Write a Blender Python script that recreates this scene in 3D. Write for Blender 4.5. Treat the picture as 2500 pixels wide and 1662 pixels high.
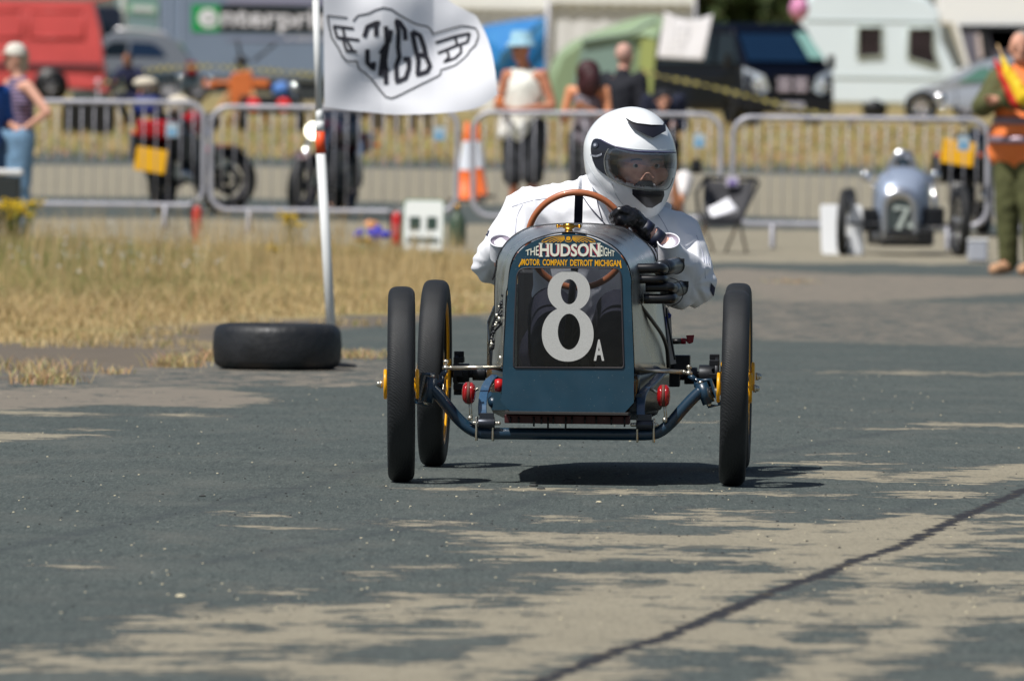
import bpy, bmesh, math, random
import numpy as np
from mathutils import Vector, Matrix, noise
from mathutils.bvhtree import BVHTree
from mathutils.geometry import delaunay_2d_cdt
for o in list(bpy.data.objects): bpy.data.objects.remove(o)
S = bpy.context.scene
COL = S.collection
rad = math.radians
# ------------------------------------------------------------------ camera
F = 28200.0            # focal length in photo pixels (2500 wide)
CH = 1.017             # camera height above the track
PU, PV, RA = 1250.0, 330.0, 0.0105
cam = bpy.data.cameras.new('camera'); co = bpy.data.objects.new('camera', cam); COL.objects.link(co)
S.camera = co
cam.sensor_width = 36; cam.lens = F / 2500 * 36
cam.shift_y = -(831 - PV) / 2500
co.location = (0, 0, CH); co.rotation_euler = (rad(90), -RA, 0)
cam.clip_start = 0.5; cam.clip_end = 6000
cam.dof.use_dof = True; cam.dof.focus_distance = 33.95; cam.dof.aperture_fstop = 11.5
# ------------------------------------------------------------------ light
SUN = Vector((-0.42, -0.42, 1.0)).normalized()
w = bpy.data.worlds.new('World'); S.world = w; w.use_nodes = True
nt = w.node_tree; nt.nodes.clear()
sk = nt.nodes.new('ShaderNodeTexSky'); sk.sky_type = 'NISHITA'; sk.sun_disc = False
sk.sun_elevation = math.asin(SUN.z); sk.sun_rotation = math.atan2(SUN.x, SUN.y)
sk.air_density = 1.0; sk.dust_density = 1.5; sk.ozone_density = 1.0
bg = nt.nodes.new('ShaderNodeBackground'); bg.inputs[1].default_value = 0.065
wo = nt.nodes.new('ShaderNodeOutputWorld')
nt.links.new(sk.outputs[0], bg.inputs[0]); nt.links.new(bg.outputs[0], wo.inputs[0])
sl = bpy.data.lights.new('sun', 'SUN'); sl.energy = 4.8; sl.angle = rad(0.53); sl.color = (1, 0.97, 0.925)
so = bpy.data.objects.new('sun', sl); COL.objects.link(so)
so.rotation_euler = (-SUN).to_track_quat('-Z', 'Y').to_euler(); so.location = (0, 0, 50)
S.view_settings.view_transform = 'Standard'; S.view_settings.look = 'None'
S.view_settings.exposure = 0.0; S.view_settings.gamma = 1
# ------------------------------------------------------------------ helpers
def lin(c):
    c = c / 255.0
    return c / 12.92 if c <= 0.04045 else ((c + 0.055) / 1.055) ** 2.4
def col(r, g, b): return (lin(r), lin(g), lin(b), 1)
_M = {}
def mat(name, rgb, rough=0.5, metal=0.0, var=0.0, scale=8.0, bump=0.0, bscale=60.0, rgb2=None, coat=0.0, spec=0.5, emit=None, trans=0.0, rvar=0.0):
    if name in _M: return _M[name]
    m = bpy.data.materials.new(name); _M[name] = m; m.use_nodes = True
    t = m.node_tree; b = t.nodes['Principled BSDF']
    b.inputs['Roughness'].default_value = rough; b.inputs['Metallic'].default_value = metal
    b.inputs['Base Color'].default_value = col(*rgb); b.inputs['Coat Weight'].default_value = coat
    b.inputs['Specular IOR Level'].default_value = spec; b.inputs['Transmission Weight'].default_value = trans
    m.diffuse_color = col(*rgb)
    tc = None
    if var or bump or rgb2 or rvar:
        tc = t.nodes.new('ShaderNodeTexCoord')
    if var or rgb2:
        n = t.nodes.new('ShaderNodeTexNoise'); n.inputs['Scale'].default_value = scale; n.inputs['Detail'].default_value = 5
        t.links.new(tc.outputs['Object'], n.inputs['Vector'])
        mx = t.nodes.new('ShaderNodeMix'); mx.data_type = 'RGBA'
        c1 = Vector(col(*rgb)[:3])
        if rgb2: a, bb = c1, Vector(col(*rgb2)[:3])
        else: a, bb = c1 * (1 - var), c1 * (1 + var)
        mx.inputs[6].default_value = (*a, 1); mx.inputs[7].default_value = (*[min(1, x) for x in bb], 1)
        mr = t.nodes.new('ShaderNodeMapRange'); mr.inputs[1].default_value = 0.35; mr.inputs[2].default_value = 0.65
        t.links.new(n.outputs[0], mr.inputs[0]); t.links.new(mr.outputs[0], mx.inputs[0]); t.links.new(mx.outputs[2], b.inputs['Base Color'])
    if rvar:
        n3 = t.nodes.new('ShaderNodeTexNoise'); n3.inputs['Scale'].default_value = scale * 2.3; n3.inputs['Detail'].default_value = 6
        t.links.new(tc.outputs['Object'], n3.inputs['Vector'])
        r3 = t.nodes.new('ShaderNodeMapRange'); r3.inputs[1].default_value = 0.3; r3.inputs[2].default_value = 0.7
        r3.inputs[3].default_value = max(0.02, rough - rvar); r3.inputs[4].default_value = rough + rvar
        t.links.new(n3.outputs[0], r3.inputs[0]); t.links.new(r3.outputs[0], b.inputs['Roughness'])
    if bump:
        n2 = t.nodes.new('ShaderNodeTexNoise'); n2.inputs['Scale'].default_value = bscale; n2.inputs['Detail'].default_value = 4
        t.links.new(tc.outputs['Object'], n2.inputs['Vector'])
        bp = t.nodes.new('ShaderNodeBump'); bp.inputs['Strength'].default_value = bump; bp.inputs['Distance'].default_value = 0.01
        t.links.new(n2.outputs[0], bp.inputs['Height']); t.links.new(bp.outputs[0], b.inputs['Normal'])
    if emit:
        b.inputs['Emission Color'].default_value = (*emit[:3], 1); b.inputs['Emission Strength'].default_value = emit[3]
    return m
def glass(name, tint, mixg=0.12, rough=0.05):
    m = bpy.data.materials.new(name); m.use_nodes = True; t = m.node_tree; t.nodes.clear()
    o = t.nodes.new('ShaderNodeOutputMaterial'); a = t.nodes.new('ShaderNodeBsdfTransparent'); a.inputs[0].default_value = (*tint, 1)
    g = t.nodes.new('ShaderNodeBsdfGlossy'); g.inputs['Roughness'].default_value = rough
    fr = t.nodes.new('ShaderNodeFresnel'); fr.inputs[0].default_value = 1.5
    ad = t.nodes.new('ShaderNodeMath'); ad.operation = 'ADD'; ad.inputs[1].default_value = mixg
    mx = t.nodes.new('ShaderNodeMixShader'); t.links.new(fr.outputs[0], ad.inputs[0]); t.links.new(ad.outputs[0], mx.inputs[0])
    t.links.new(a.outputs[0], mx.inputs[1]); t.links.new(g.outputs[0], mx.inputs[2]); t.links.new(mx.outputs[0], o.inputs[0])
    return m
def W(u, v, Y):
    du, dv = u - PU, v - PV
    return Vector(((du + dv * RA) * Y / F, Y, CH - (dv - du * RA) * Y / F))
def gz(X, Y):
    z = float(np.interp(Y, [95, 104, 115, 135, 225, 300, 420, 600, 1500], [0, .03, .14, .36, 1.25, 1.70, 2.3, 3, 3]))
    if Y > 90: z += .018 * min(1, (Y - 90) / 15) * min(max(0, -X - .3), 3)
    return z
def gpt(u, v):                       # where the view ray through a photo pixel meets the ground
    lo, hi = 18.0, 500.0
    for _ in range(48):
        m = (lo + hi) / 2; p = W(u, v, m)
        if p.z > gz(p.x, m): lo = m
        else: hi = m
    return W(u, v, lo)
class MB:
    def __init__(s): s.v = []; s.f = []; s.m = []; s.s = []
    def add(s, vs, fs, m=0, sm=False, T=None):
        o = len(s.v)
        s.v += [tuple(T @ Vector(p)) if T else tuple(p) for p in vs]
        for f in fs: s.f.append(tuple(i + o for i in f)); s.m.append(m); s.s.append(sm)
        return s
    def box(s, c, d, m=0, R=None, T=None):
        x, y, z = d[0] / 2, d[1] / 2, d[2] / 2
        vs = [Vector((i, j, k)) for i in (-x, x) for j in (-y, y) for k in (-z, z)]
        if R: vs = [R @ p for p in vs]
        vs = [p + Vector(c) for p in vs]
        return s.add(vs, [(0, 1, 3, 2), (4, 6, 7, 5), (0, 4, 5, 1), (2, 3, 7, 6), (0, 2, 6, 4), (1, 5, 7, 3)], m, False, T)
    def tube(s, pts, r, n=10, m=0, closed=False, T=None, flat=None, cap=True):
        pts = [Vector(p) for p in pts]; N = len(pts)
        rs = r if isinstance(r, (list, tuple)) else [r] * N
        vs = []; prev = None
        for i, p in enumerate(pts):
            a = pts[(i - 1) % N] if (closed or i > 0) else p
            b = pts[(i + 1) % N] if (closed or i < N - 1) else p
            d = (b - a).normalized()
            if prev is None:
                up = Vector((0, 0, 1)) if abs(d.z) < .9 else Vector((1, 0, 0))
                x = d.cross(up).normalized()
            else: x = (prev - d * prev.dot(d)).normalized()
            prev = x; y = d.cross(x)
            for k in range(n):
                an = 2 * math.pi * k / n
                vs.append(p + x * math.cos(an) * rs[i] + y * math.sin(an) * rs[i] * (flat or 1))
        fs = []
        for i in range(N if closed else N - 1):
            j = (i + 1) % N
            for k in range(n):
                l = (k + 1) % n; fs.append((i * n + k, i * n + l, j * n + l, j * n + k))
        if not closed and cap: fs += [tuple(range(n - 1, -1, -1)), tuple((N - 1) * n + k for k in range(n))]
        return s.add(vs, fs, m, True, T)
    def cyl(s, a, b, r, n=16, m=0, r2=None, T=None): return s.tube([a, b], [r, r if r2 is None else r2], n, m, T=T)
    def ball(s, c, r, m=0, n=12, R=None, T=None):
        if not isinstance(r, (tuple, list)): r = (r, r, r)
        vs = []; fs = []; k = n // 2 + 1
        for i in range(k + 1):
            th = math.pi * i / k
            for j in range(n):
                ph = 2 * math.pi * j / n
                p = Vector((r[0] * math.sin(th) * math.cos(ph), r[1] * math.sin(th) * math.sin(ph), r[2] * math.cos(th)))
                if R: p = R @ p
                vs.append(p + Vector(c))
        for i in range(k):
            for j in range(n):
                l = (j + 1) % n; fs.append((i * n + j, (i + 1) * n + j, (i + 1) * n + l, i * n + l))
        return s.add(vs, fs, m, True, T)
    def cap(s, a, b, ra, rb, m=0, n=12):
        a = Vector(a); b = Vector(b)
        s.ball(a, ra, m, n); s.ball(b, rb, m, n)
        if (b - a).length > 1e-4: s.tube([a, b], [ra, rb], n, m)
        return s
    def lathe(s, prof, ax='x', n=40, m=0, c=(0, 0, 0), close=False):   # prof: (along axis, radius)
        vs = []
        for (a, r) in prof:
            for k in range(n):
                t = 2 * math.pi * k / n; p, q = r * math.cos(t), r * math.sin(t)
                vs.append(Vector(c) + Vector({'x': (a, p, q), 'y': (q, a, p), 'z': (p, q, a)}[ax]))
        fs = []; L = len(prof)
        for i in range(L if close else L - 1):
            j = (i + 1) % L
            for k in range(n):
                l = (k + 1) % n; fs.append((i * n + k, j * n + k, j * n + l, i * n + l))
        return s.add(vs, fs, m, True)
    def prism(s, poly, fn, m=0, side=None, T=None):     # poly 2d; fn(a,b,0/1)->3d point of front / back
        n = len(poly); vs = [fn(a, b, 0) for a, b in poly] + [fn(a, b, 1) for a, b in poly]
        s.add(vs, [tuple(range(n)), tuple(range(2 * n - 1, n - 1, -1))], m, False, T)
        s.add(vs, [(i, i + n, (i + 1) % n + n, (i + 1) % n) for i in range(n)], m if side is None else side, False, T)
        return s
    def loft(s, secs, m=0, closed=False, sm=True, capends=False):
        n = len(secs[0]); vs = [p for q in secs for p in q]; fs = []
        for i in range(len(secs) - 1):
            for k in range(n if closed else n - 1):
                l = (k + 1) % n; fs.append((i * n + k, i * n + l, (i + 1) * n + l, (i + 1) * n + k))
        if capends: fs += [tuple(range(n - 1, -1, -1)), tuple((len(secs) - 1) * n + k for k in range(n))]
        return s.add(vs, fs, m, sm)
    def build(s, name, mats, parent=None, bevel=0, loc=None, solid=0, sub=0):
        me = bpy.data.meshes.new(name); me.from_pydata([tuple(p) for p in s.v], [], s.f)
        if not isinstance(mats, (list, tuple)): mats = [mats]
        for m in mats: me.materials.append(m)
        me.polygons.foreach_set('material_index', s.m); me.polygons.foreach_set('use_smooth', s.s)
        me.update(); used = set(i for f in s.f for i in f)
        if len(used) < len(s.v):
            bm = bmesh.new(); bm.from_mesh(me); bmesh.ops.delete(bm, geom=[v for v in bm.verts if not v.link_faces], context='VERTS'); bm.to_mesh(me); bm.free()
        o = bpy.data.objects.new(name, me); COL.objects.link(o)
        if parent: o.parent = parent
        if loc is not None: o.location = loc
        if not bevel or solid or sub:
            bm = bmesh.new(); bm.from_mesh(me); bmesh.ops.recalc_face_normals(bm, faces=bm.faces); bm.to_mesh(me); bm.free()
        if solid:
            md = o.modifiers.new('solid', 'SOLIDIFY'); md.thickness = solid; md.offset = -1
        if bevel:
            bm = bmesh.new(); bm.from_mesh(me); bmesh.ops.remove_doubles(bm, verts=bm.verts, dist=1e-6); bmesh.ops.recalc_face_normals(bm, faces=bm.faces); bm.to_mesh(me); bm.free()
            md = o.modifiers.new('bevel', 'BEVEL'); md.width = bevel; md.segments = 2; md.limit_method = 'ANGLE'; md.angle_limit = rad(35)
        if sub:
            md = o.modifiers.new('sub', 'SUBSURF'); md.levels = sub; md.render_levels = sub
        return o
def tag(o, label=None, cat=None, group=None, kind=None):
    for k, x in (('label', label), ('category', cat), ('group', group), ('kind', kind)):
        if x: o[k] = x
    return o
def thing(name, label, cat, loc=(0, 0, 0), rz=0.0, group=None):
    o = bpy.data.objects.new(name, None); COL.objects.link(o); o.empty_display_size = .2
    o.location = loc; o.rotation_euler = (0, 0, rz); tag(o, label, cat, group); return o
def copy_tree(o, parent=None):
    c = o.copy(); COL.objects.link(c); c.parent = parent
    for ch in [x for x in bpy.data.objects if x.parent == o]: copy_tree(ch, c)
    return c
class Frame:                                            # local frame of a thing, reachable from photo pixels
    def __init__(s, loc, rz): s.M = Matrix.Translation(loc) @ Matrix.Rotation(rz, 4, 'Z'); s.I = s.M.inverted(); s.y0 = loc[1]
    def __call__(s, u, v, y):
        Y = s.y0 + y
        for _ in range(4):
            p = s.I @ W(u, v, Y); Y += y - p.y
        return s.I @ W(u, v, Y)
def blob(mb, name, mats, parent, voxel=.012, smooth=8, fold=None, fac=.5):
    me = bpy.data.meshes.new('tmp'); me.from_pydata([tuple(p) for p in mb.v], [], mb.f)
    bm = bmesh.new(); bm.from_mesh(me); bmesh.ops.recalc_face_normals(bm, faces=bm.faces); bm.to_mesh(me); bm.free()
    o = bpy.data.objects.new('tmp', me); COL.objects.link(o)
    r = o.modifiers.new('r', 'REMESH'); r.mode = 'VOXEL'; r.voxel_size = voxel; r.use_smooth_shade = True
    if smooth:
        q = o.modifiers.new('s', 'SMOOTH'); q.iterations = smooth; q.factor = fac
    dg = bpy.context.evaluated_depsgraph_get(); dg.update()
    me2 = bpy.data.meshes.new_from_object(o.evaluated_get(dg)); bpy.data.objects.remove(o)
    me2.name = name; me2.materials.clear()
    for m in (mats if isinstance(mats, (list, tuple)) else [mats]): me2.materials.append(m)
    if fold:
        no = [Vector(v.normal) for v in me2.vertices]
        for i, v in enumerate(me2.vertices):
            v.co = v.co + no[i] * fold(Vector(v.co))
    me2.polygons.foreach_set('use_smooth', [True] * len(me2.polygons)); me2.update()
    ob = bpy.data.objects.new(name, me2); COL.objects.link(ob)
    if parent: ob.parent = parent
    return ob
def bvh_of(o): 
    me = o.data; return BVHTree.FromPolygons([v.co.copy() for v in me.vertices], [tuple(p.vertices) for p in me.polygons])
def cdt(poly, step):
    P = [Vector(p) for p in poly]; n = len(P); V2 = []; 
    for i in range(n):
        a, b = P[i], P[(i + 1) % n]; k = max(1, int((b - a).length / step))
        V2 += [a.lerp(b, j / k) for j in range(k)]
    nb = len(V2); E = [(i, (i + 1) % nb) for i in range(nb)]
    xs = [p.x for p in P]; ys = [p.y for p in P]
    y = min(ys) + step / 2; A = np.array([(p.x, p.y) for p in V2])
    while y < max(ys):
        x = min(xs) + step / 2
        while x < max(xs):
            if np.min(np.hypot(A[:, 0] - x, A[:, 1] - y)) > step * .5: V2.append(Vector((x, y)))
            x += step
        y += step
    r = delaunay_2d_cdt(V2, E, [list(range(nb))], 1, 1e-5)
    return [tuple(p) for p in r[0]], [tuple(f) for f in r[2]]
def densify(poly, k=6):                                  # closed Catmull-Rom
    out = []; n = len(poly)
    for i in range(n):
        p0, p1, p2, p3 = [Vector(poly[(i + j) % n]) for j in (-1, 0, 1, 2)]
        for a in range(k):
            t = a / k
            out.append(tuple(.5 * ((2 * p1) + (p2 - p0) * t + (2 * p0 - 5 * p1 + 4 * p2 - p3) * t * t + (3 * p1 - p0 - 3 * p2 + p3) * t ** 3)))
    return out
def spline(pts, k=8):
    pts = [Vector(p) for p in pts]; out = []; n = len(pts)
    for i in range(n - 1):
        p0 = pts[max(i - 1, 0)]; p1 = pts[i]; p2 = pts[i + 1]; p3 = pts[min(i + 2, n - 1)]
        for a in range(k):
            t = a / k; out.append(.5 * ((2 * p1) + (p2 - p0) * t + (2 * p0 - 5 * p1 + 4 * p2 - p3) * t * t + (3 * p1 - p0 - 3 * p2 + p3) * t ** 3))
    return out + [pts[-1]]
def text_polys(s, offset=0.0, shear=0.0):
    cu = bpy.data.curves.new('t', 'FONT'); cu.body = s; cu.offset = offset; cu.shear = shear; cu.resolution_u = 3; cu.fill_mode = 'FRONT'
    o = bpy.data.objects.new('t', cu); COL.objects.link(o)
    dg = bpy.context.evaluated_depsgraph_get(); dg.update()
    me = bpy.data.meshes.new_from_object(o.evaluated_get(dg)); bpy.data.objects.remove(o)
    vs = np.array([v.co[:2] for v in me.vertices]); fs = [tuple(p.vertices) for p in me.polygons]
    mn = vs.min(0); mx = vs.max(0); vs = (vs - mn) / (mx - mn)
    return vs, fs
def put_text(mb, s, fn, offset=0.0, m=0, shear=0.0):     # fn(a,b) with a,b in 0..1 -> 3d
    vs, fs = text_polys(s, offset, shear); mb.add([fn(a, b) for a, b in vs], fs, m)
def strokes(mb, lines, fn, wd, m=0, step=None):          # ribbons in 2d given by polylines, mapped by fn
    for L in lines:
        P = [Vector(p) for p in L]
        if step:
            Q = []
            for a, b in zip(P[:-1], P[1:]):
                k = max(1, int((b - a).length / step)); Q += [a.lerp(b, j / k) for j in range(k)]
            P = Q + [P[-1]]
        vs = []
        for i, p in enumerate(P):
            d = (P[min(i + 1, len(P) - 1)] - P[max(i - 1, 0)]).normalized(); nn = Vector((-d.y, d.x)) * wd / 2
            vs += [fn(*(p + nn)), fn(*(p - nn))]
        mb.add(vs, [(2 * i, 2 * i + 1, 2 * i + 3, 2 * i + 2) for i in range(len(P) - 1)], m)
random.seed(7)
# common materials
galv = mat('galvanised steel', (176, 176, 184), .45, .25, var=.12, scale=5)
chrome = mat('chrome', (225, 225, 225), .12, 1.0)
steel = mat('zinc plated steel', (205, 200, 185), .3, .9, var=.1)
darkmetal = mat('dark steel', (38, 40, 44), .45, .5, var=.3)
black = mat('black plastic', (18, 18, 20), .45)
rubber = mat('tyre rubber', (24, 25, 27), .72, 0, var=.25, scale=14, bump=.25, bscale=90)
skin = mat('skin', (205, 150, 125), .55, 0, var=.12, scale=9)
skin2 = mat('tanned skin', (190, 125, 95), .55, 0, var=.12, scale=9)
white = mat('white paint', (228, 230, 232), .4, 0, var=.03)
redp = mat('red paint', (190, 30, 34), .35)
ylw = mat('yellow paint', (235, 168, 12), .38, 0, var=.1, rvar=.1)
# ================================================================== GROUND
def wpoly(pts): return np.array([gpt(u, v)[:2] for u, v in pts])
def LL(*p): return [(x * .5299, 900 + y * .5299) for x, y in p]
def RR(*p): return [(1250 + x * .5299, 900 + y * .5299) for x, y in p]
# + bare pale concrete, - dark surface coating; later entries win
areas = [
 ('c', [(-700, 1600)] + LL((0, 1290), (300, 1292), (560, 1240), (820, 1215), (560, 1150), (700, 1140), (900, 1135), (870, 1092), (1010, 1100), (1180, 1090), (1340, 1082), (1660, 1085), (1790, 1060), (1850, 1037), (2230, 1040)) + RR((0, 1090), (0, 745), (400, 757), (1000, 762), (1110, 742), (1300, 745), (800, 710), (1000, 690), (1180, 705), (1450, 703), (1640, 690), (1800, 663), (1960, 675), (2200, 665), (2359, 672)) + [(3000, 1230), (3000, 1900), (-700, 1900)]),
 ('d', RR((0, 885), (300, 885), (700, 880), (1000, 885), (1200, 903), (1440, 918), (1200, 938), (900, 934), (600, 940), (150, 938), (-200, 1000), (-300, 940))),
 ('d', LL((2100, 890), (2360, 930), (2500, 990), (2360, 1010), (2050, 1015), (1800, 1040), (1500, 1060))),
 ('d', RR((0, 950), (200, 955), (380, 990), (180, 1040), (0, 1035))),
 ('d', RR((340, 963), (740, 970), (560, 980), (350, 975))),
 ('d', RR((0, 778), (290, 785), (60, 795), (0, 800))), ('d', RR((0, 825), (200, 808), (400, 815), (740, 810), (600, 822), (380, 832), (100, 855), (0, 870))),
 ('d', RR((580, 845), (820, 822), (1180, 830), (1000, 858), (700, 850))),
 ('d', RR((935, 1062), (1180, 1018), (1300, 1000), (1450, 925), (1500, 960), (1640, 985), (1400, 1060), (1190, 1072), (1000, 1090))),
 ('d', RR((1480, 972), (1700, 985), (2359, 993), (2900, 1000), (2900, 1012), (2359, 1004), (2000, 1003), (1700, 994))),
 ('d', RR((1740, 1004), (2050, 1003), (2359, 1035), (2700, 1060), (2359, 1062), (2150, 1035), (1800, 1020))),
 ('d', RR((1250, 1222), (1340, 1185), (1500, 1150), (1590, 1155), (1480, 1178), (1490, 1200), (1660, 1195), (1650, 1170), (1830, 1165), (1760, 1200), (1580, 1245), (1400, 1262), (1340, 1230))),
 ('d', RR((560, 1282), (700, 1278), (900, 1292), (1200, 1285), (1520, 1302), (1300, 1330), (1240, 1392), (1100, 1460), (480, 1470), (620, 1390), (560, 1330))),
 ('d', RR((-40, 1450), (150, 1370), (290, 1312), (480, 1298), (430, 1330), (300, 1370), (130, 1440))),
 ('c', RR((620, 1390), (800, 1380), (760, 1400), (640, 1405))), ('c', RR((1000, 1330), (1230, 1325), (1100, 1345))),
 ('d', RR((1600, 1450), (1750, 1360), (1900, 1290), (2050, 1200), (2180, 1162), (2359, 1160), (3000, 1150), (3000, 1800), (1500, 1800))),
 ('c', RR((2200, 1370), (2290, 1355), (2450, 1360), (2450, 1410), (2260, 1412), (2190, 1390))),
 ('d', RR((1690, 900), (1790, 892), (1850, 862), (2000, 868), (2170, 858), (2200, 827), (2359, 825), (2700, 820), (2700, 930), (2359, 935), (2000, 922), (1900, 898), (1790, 905))),
 ('d', RR((2120, 690), (2250, 670), (2359, 680), (2230, 720), (2150, 715))), ('d', RR((2100, 740), (2359, 735), (2359, 765), (2180, 760))),
 ('d', RR((1990, 810), (2110, 795), (2359, 790), (2359, 800), (2050, 822))),
 ('d', LL((1490, 1188), (1660, 1150), (1850, 1165), (2010, 1150), (2140, 1168), (1990, 1200), (1860, 1222), (1700, 1200))),
 ('d', LL((1130, 1272), (1400, 1262), (1600, 1290), (1900, 1240), (2060, 1240), (2359, 1222), (2359, 1262), (2100, 1352), (1800, 1357), (1400, 1352), (1500, 1318), (1600, 1300), (1300, 1290))),
 ('d', LL((350, 1312), (700, 1290), (1100, 1310), (1350, 1340), (1200, 1352), (900, 1335), (480, 1335))),
 ('d', LL((-400, 1395), (0, 1388), (600, 1392), (1100, 1405), (1400, 1425), (1400, 1500), (-400, 1500))),
 ('d', LL((980, 1180), (1300, 1178), (1420, 1195), (1150, 1210))), ('d', LL((0, 1310), (60, 1330), (50, 1365), (-50, 1370), (-200, 1330))),
 ('d', LL((1840, 1095), (2100, 1098), (2359, 1070), (2400, 1090), (2200, 1108))),
 ('d', RR((0, 1065), (110, 1078), (20, 1100), (-100, 1100))), ('d', RR((960, 1150), (1170, 1155), (1060, 1172))),
 ('c', LL((535, 1232), (620, 1220), (830, 1215), (790, 1235), (600, 1247))), ('c', LL((1180, 1022), (1370, 1022), (1410, 1038), (1280, 1045))),
 ('c', LL((1600, 945), (1750, 948), (1810, 962), (1690, 966))), ('c', LL((1820, 910), (1900, 905), (2010, 912), (1900, 920))),
 ('c', LL((300, 905), (360, 903), (410, 910), (350, 915))), ('c', LL((1690, 703), (2000, 703), (2200, 713), (2100, 721), (1900, 722), (1780, 713))),
 ('c', LL((1155, 725), (1300, 727), (1435, 734), (1290, 735))), ('c', LL((1080, 666), (1260, 670), (1250, 673), (1085, 671))),
 ('c', LL((2010, 750), (2300, 750), (2359, 755), (2500, 790), (2359, 800), (2130, 785), (2240, 772))), ('c', LL((2200, 810), (2400, 800), (2600, 850), (2300, 860), (2080, 845), (2280, 835))),
 ('c', RR((0, 550), (350, 560), (440, 556), (900, 562), (1300, 572), (1660, 586), (1500, 590), (1100, 578), (700, 575), (350, 572), (0, 561), (-400, 558), (-440, 545))),
 ('c', RR((1730, 575), (1850, 562), (2000, 560), (2100, 570), (2165, 582), (2000, 596), (1850, 592))),
 ('c', RR((1290, 500), (1330, 485), (1460, 468), (1660, 465), (1720, 485), (2000, 472), (2240, 440), (2359, 432), (3000, 420), (3000, 520), (2359, 505), (2200, 528), (2040, 530), (1960, 505), (1700, 520), (1500, 505))),
 ('c', RR((1130, 428), (1500, 427), (1760, 435), (1500, 443), (1250, 438))), ('c', RR((1350, 393), (1500, 390), (1600, 388), (1500, 400))),
 ('c', RR((800, 652), (900, 645), (1060, 652), (1170, 657), (1000, 668), (1170, 700), (1000, 715), (800, 705), (860, 685))),
 ('c', RR((190, 683), (280, 682), (270, 690), (400, 697), (550, 705), (480, 710), (190, 700))), ('c', RR((530, 683), (800, 688), (680, 692))),
 ('c', RR((1850, 255), (1960, 247), (2359, 255), (3000, 260), (3000, 272), (2359, 270), (1960, 262))), ('c', RR((1530, 273), (1700, 272), (2030, 277), (1650, 278))),
 ('c', RR((1480, 10), (2000, 16), (2359, 22), (2200, 28), (1700, 22))), ('c', RR((780, 238), (960, 243), (800, 246))),
 ('p', LL((-600, 90), (0, 95), (800, 84), (1060, 95), (1150, 112), (1270, 150), (1000, 180), (500, 165), (0, 190), (-600, 200))),
 ('m', [(-900, 850), (0, 862), (500, 868), (900, 880), (1100, 905), (1000, 935), (500, 945), (0, 950), (-900, 960)]), ('m', [(1150, 760), (1300, 740), (1900, 735), (2700, 745), (2700, 850), (1900, 830), (1300, 800)]),
 ('p', LL((1400, 85), (1560, 62), (1720, 68), (1600, 82))),
 ('c', LL((-400, 195), (0, 190), (140, 192), (500, 212), (420, 220), (200, 215), (0, 208), (-400, 215))), ('c', LL((640, 210), (850, 205), (1000, 214), (850, 221))),
 ('c', LL((-400, 295), (0, 292), (200, 296), (460, 306), (200, 318), (60, 332), (-400, 345))), ('c', LL((330, 277), (450, 276), (530, 283), (400, 284))),
 ('p', [(1500, 668), (1800, 655), (2100, 672), (2500, 650), (3200, 640), (3200, 700), (2500, 715), (2100, 740), (1850, 735), (1780, 700)]),
 ('c', [(1250, 600), (1700, 575), (2500, 600), (3200, 600), (3200, 640), (2500, 640), (2150, 650), (1800, 640), (1500, 650)]),
 ('c', [(-800, 530), (1250, 548), (2600, 572), (3400, 575), (3400, 630), (2500, 630), (1180, 640), (-800, 700)]),
 ('d', [(1800, 645), (2150, 642), (2500, 655), (3200, 660), (3200, 672), (2400, 676), (1900, 662)]),
 ('d', [(-900, 470), (0, 479), (700, 487), (1250, 500), (2100, 540), (3400, 568), (3400, 585), (2100, 556), (1250, 534), (700, 518), (0, 510), (-900, 500)]),
 ('c', [(-900, 393), (0, 402), (700, 408), (1250, 415), (2100, 430), (3400, 450), (3400, 568), (2100, 540), (1250, 500), (700, 487), (0, 479), (-900, 470)]),
]
veg_areas = [wpoly([(-1500, 905), (0, 838), (250, 842), (420, 862), (520, 850), (505, 800), (700, 788), (900, 770), (1200, 768), (1290, 745), (1320, 660), (1250, 615), (1150, 622), (700, 618), (0, 606), (-1500, 590)]),
             np.array([tuple(gpt(u, v)[:2]) for u, v in ((-1600, 345), (0, 366), (700, 384), (1250, 392), (2100, 404), (3600, 425))] + [(60, 480), (-60, 480)])]
dirt_areas = [wpoly(p) for p in ([(-600, 855), (0, 835), (220, 838), (330, 800), (520, 790), (900, 770), (1150, 765), (1130, 785), (900, 800), (560, 830), (500, 900), (150, 905), (-600, 920)],
              [(0, 855), (400, 860), (470, 885), (200, 925), (0, 930)])]
areas_w = [(k, wpoly(p)) for k, p in areas]
def sdist(poly, X, Y, ay=.35):                           # signed distance (inside > 0), depth axis compressed
    px = poly[:, 0]; py = poly[:, 1] * ay; Yq = Y * ay
    d = np.full(X.shape, 1e9); ins = np.zeros(X.shape, bool); n = len(px)
    for i in range(n):
        x1, y1, x2, y2 = px[i], py[i], px[(i + 1) % n], py[(i + 1) % n]
        ex, ey = x2 - x1, y2 - y1; L = ex * ex + ey * ey + 1e-12
        t = np.clip(((X - x1) * ex + (Yq - y1) * ey) / L, 0, 1)
        d = np.minimum(d, np.hypot(X - x1 - t * ex, Yq - y1 - t * ey))
        c = ((y1 > Yq) != (y2 > Yq)) & (X < ex * (Yq - y1) / (ey + 1e-12 * (ey == 0)) + x1); ins ^= c
    return np.where(ins, d, -d)
rows = np.concatenate([[-1500, -300, -60, 0, 12], np.arange(18, 50, .075), np.arange(50, 125, .3), np.arange(125, 440, 1.5), [470, 520, 600, 800, 1200, 2000, 3500]])
ts = np.concatenate([[-3000, -400, -80, -20, -8, -4, -2.2, -1.5], np.linspace(-1.15, 1.15, 251), [1.5, 2.2, 4, 8, 20, 80, 400, 3000]])
YY = np.repeat(rows[:, None], len(ts), 1); XX = ts[None, :] * np.maximum(YY, 18) * .046
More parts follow.
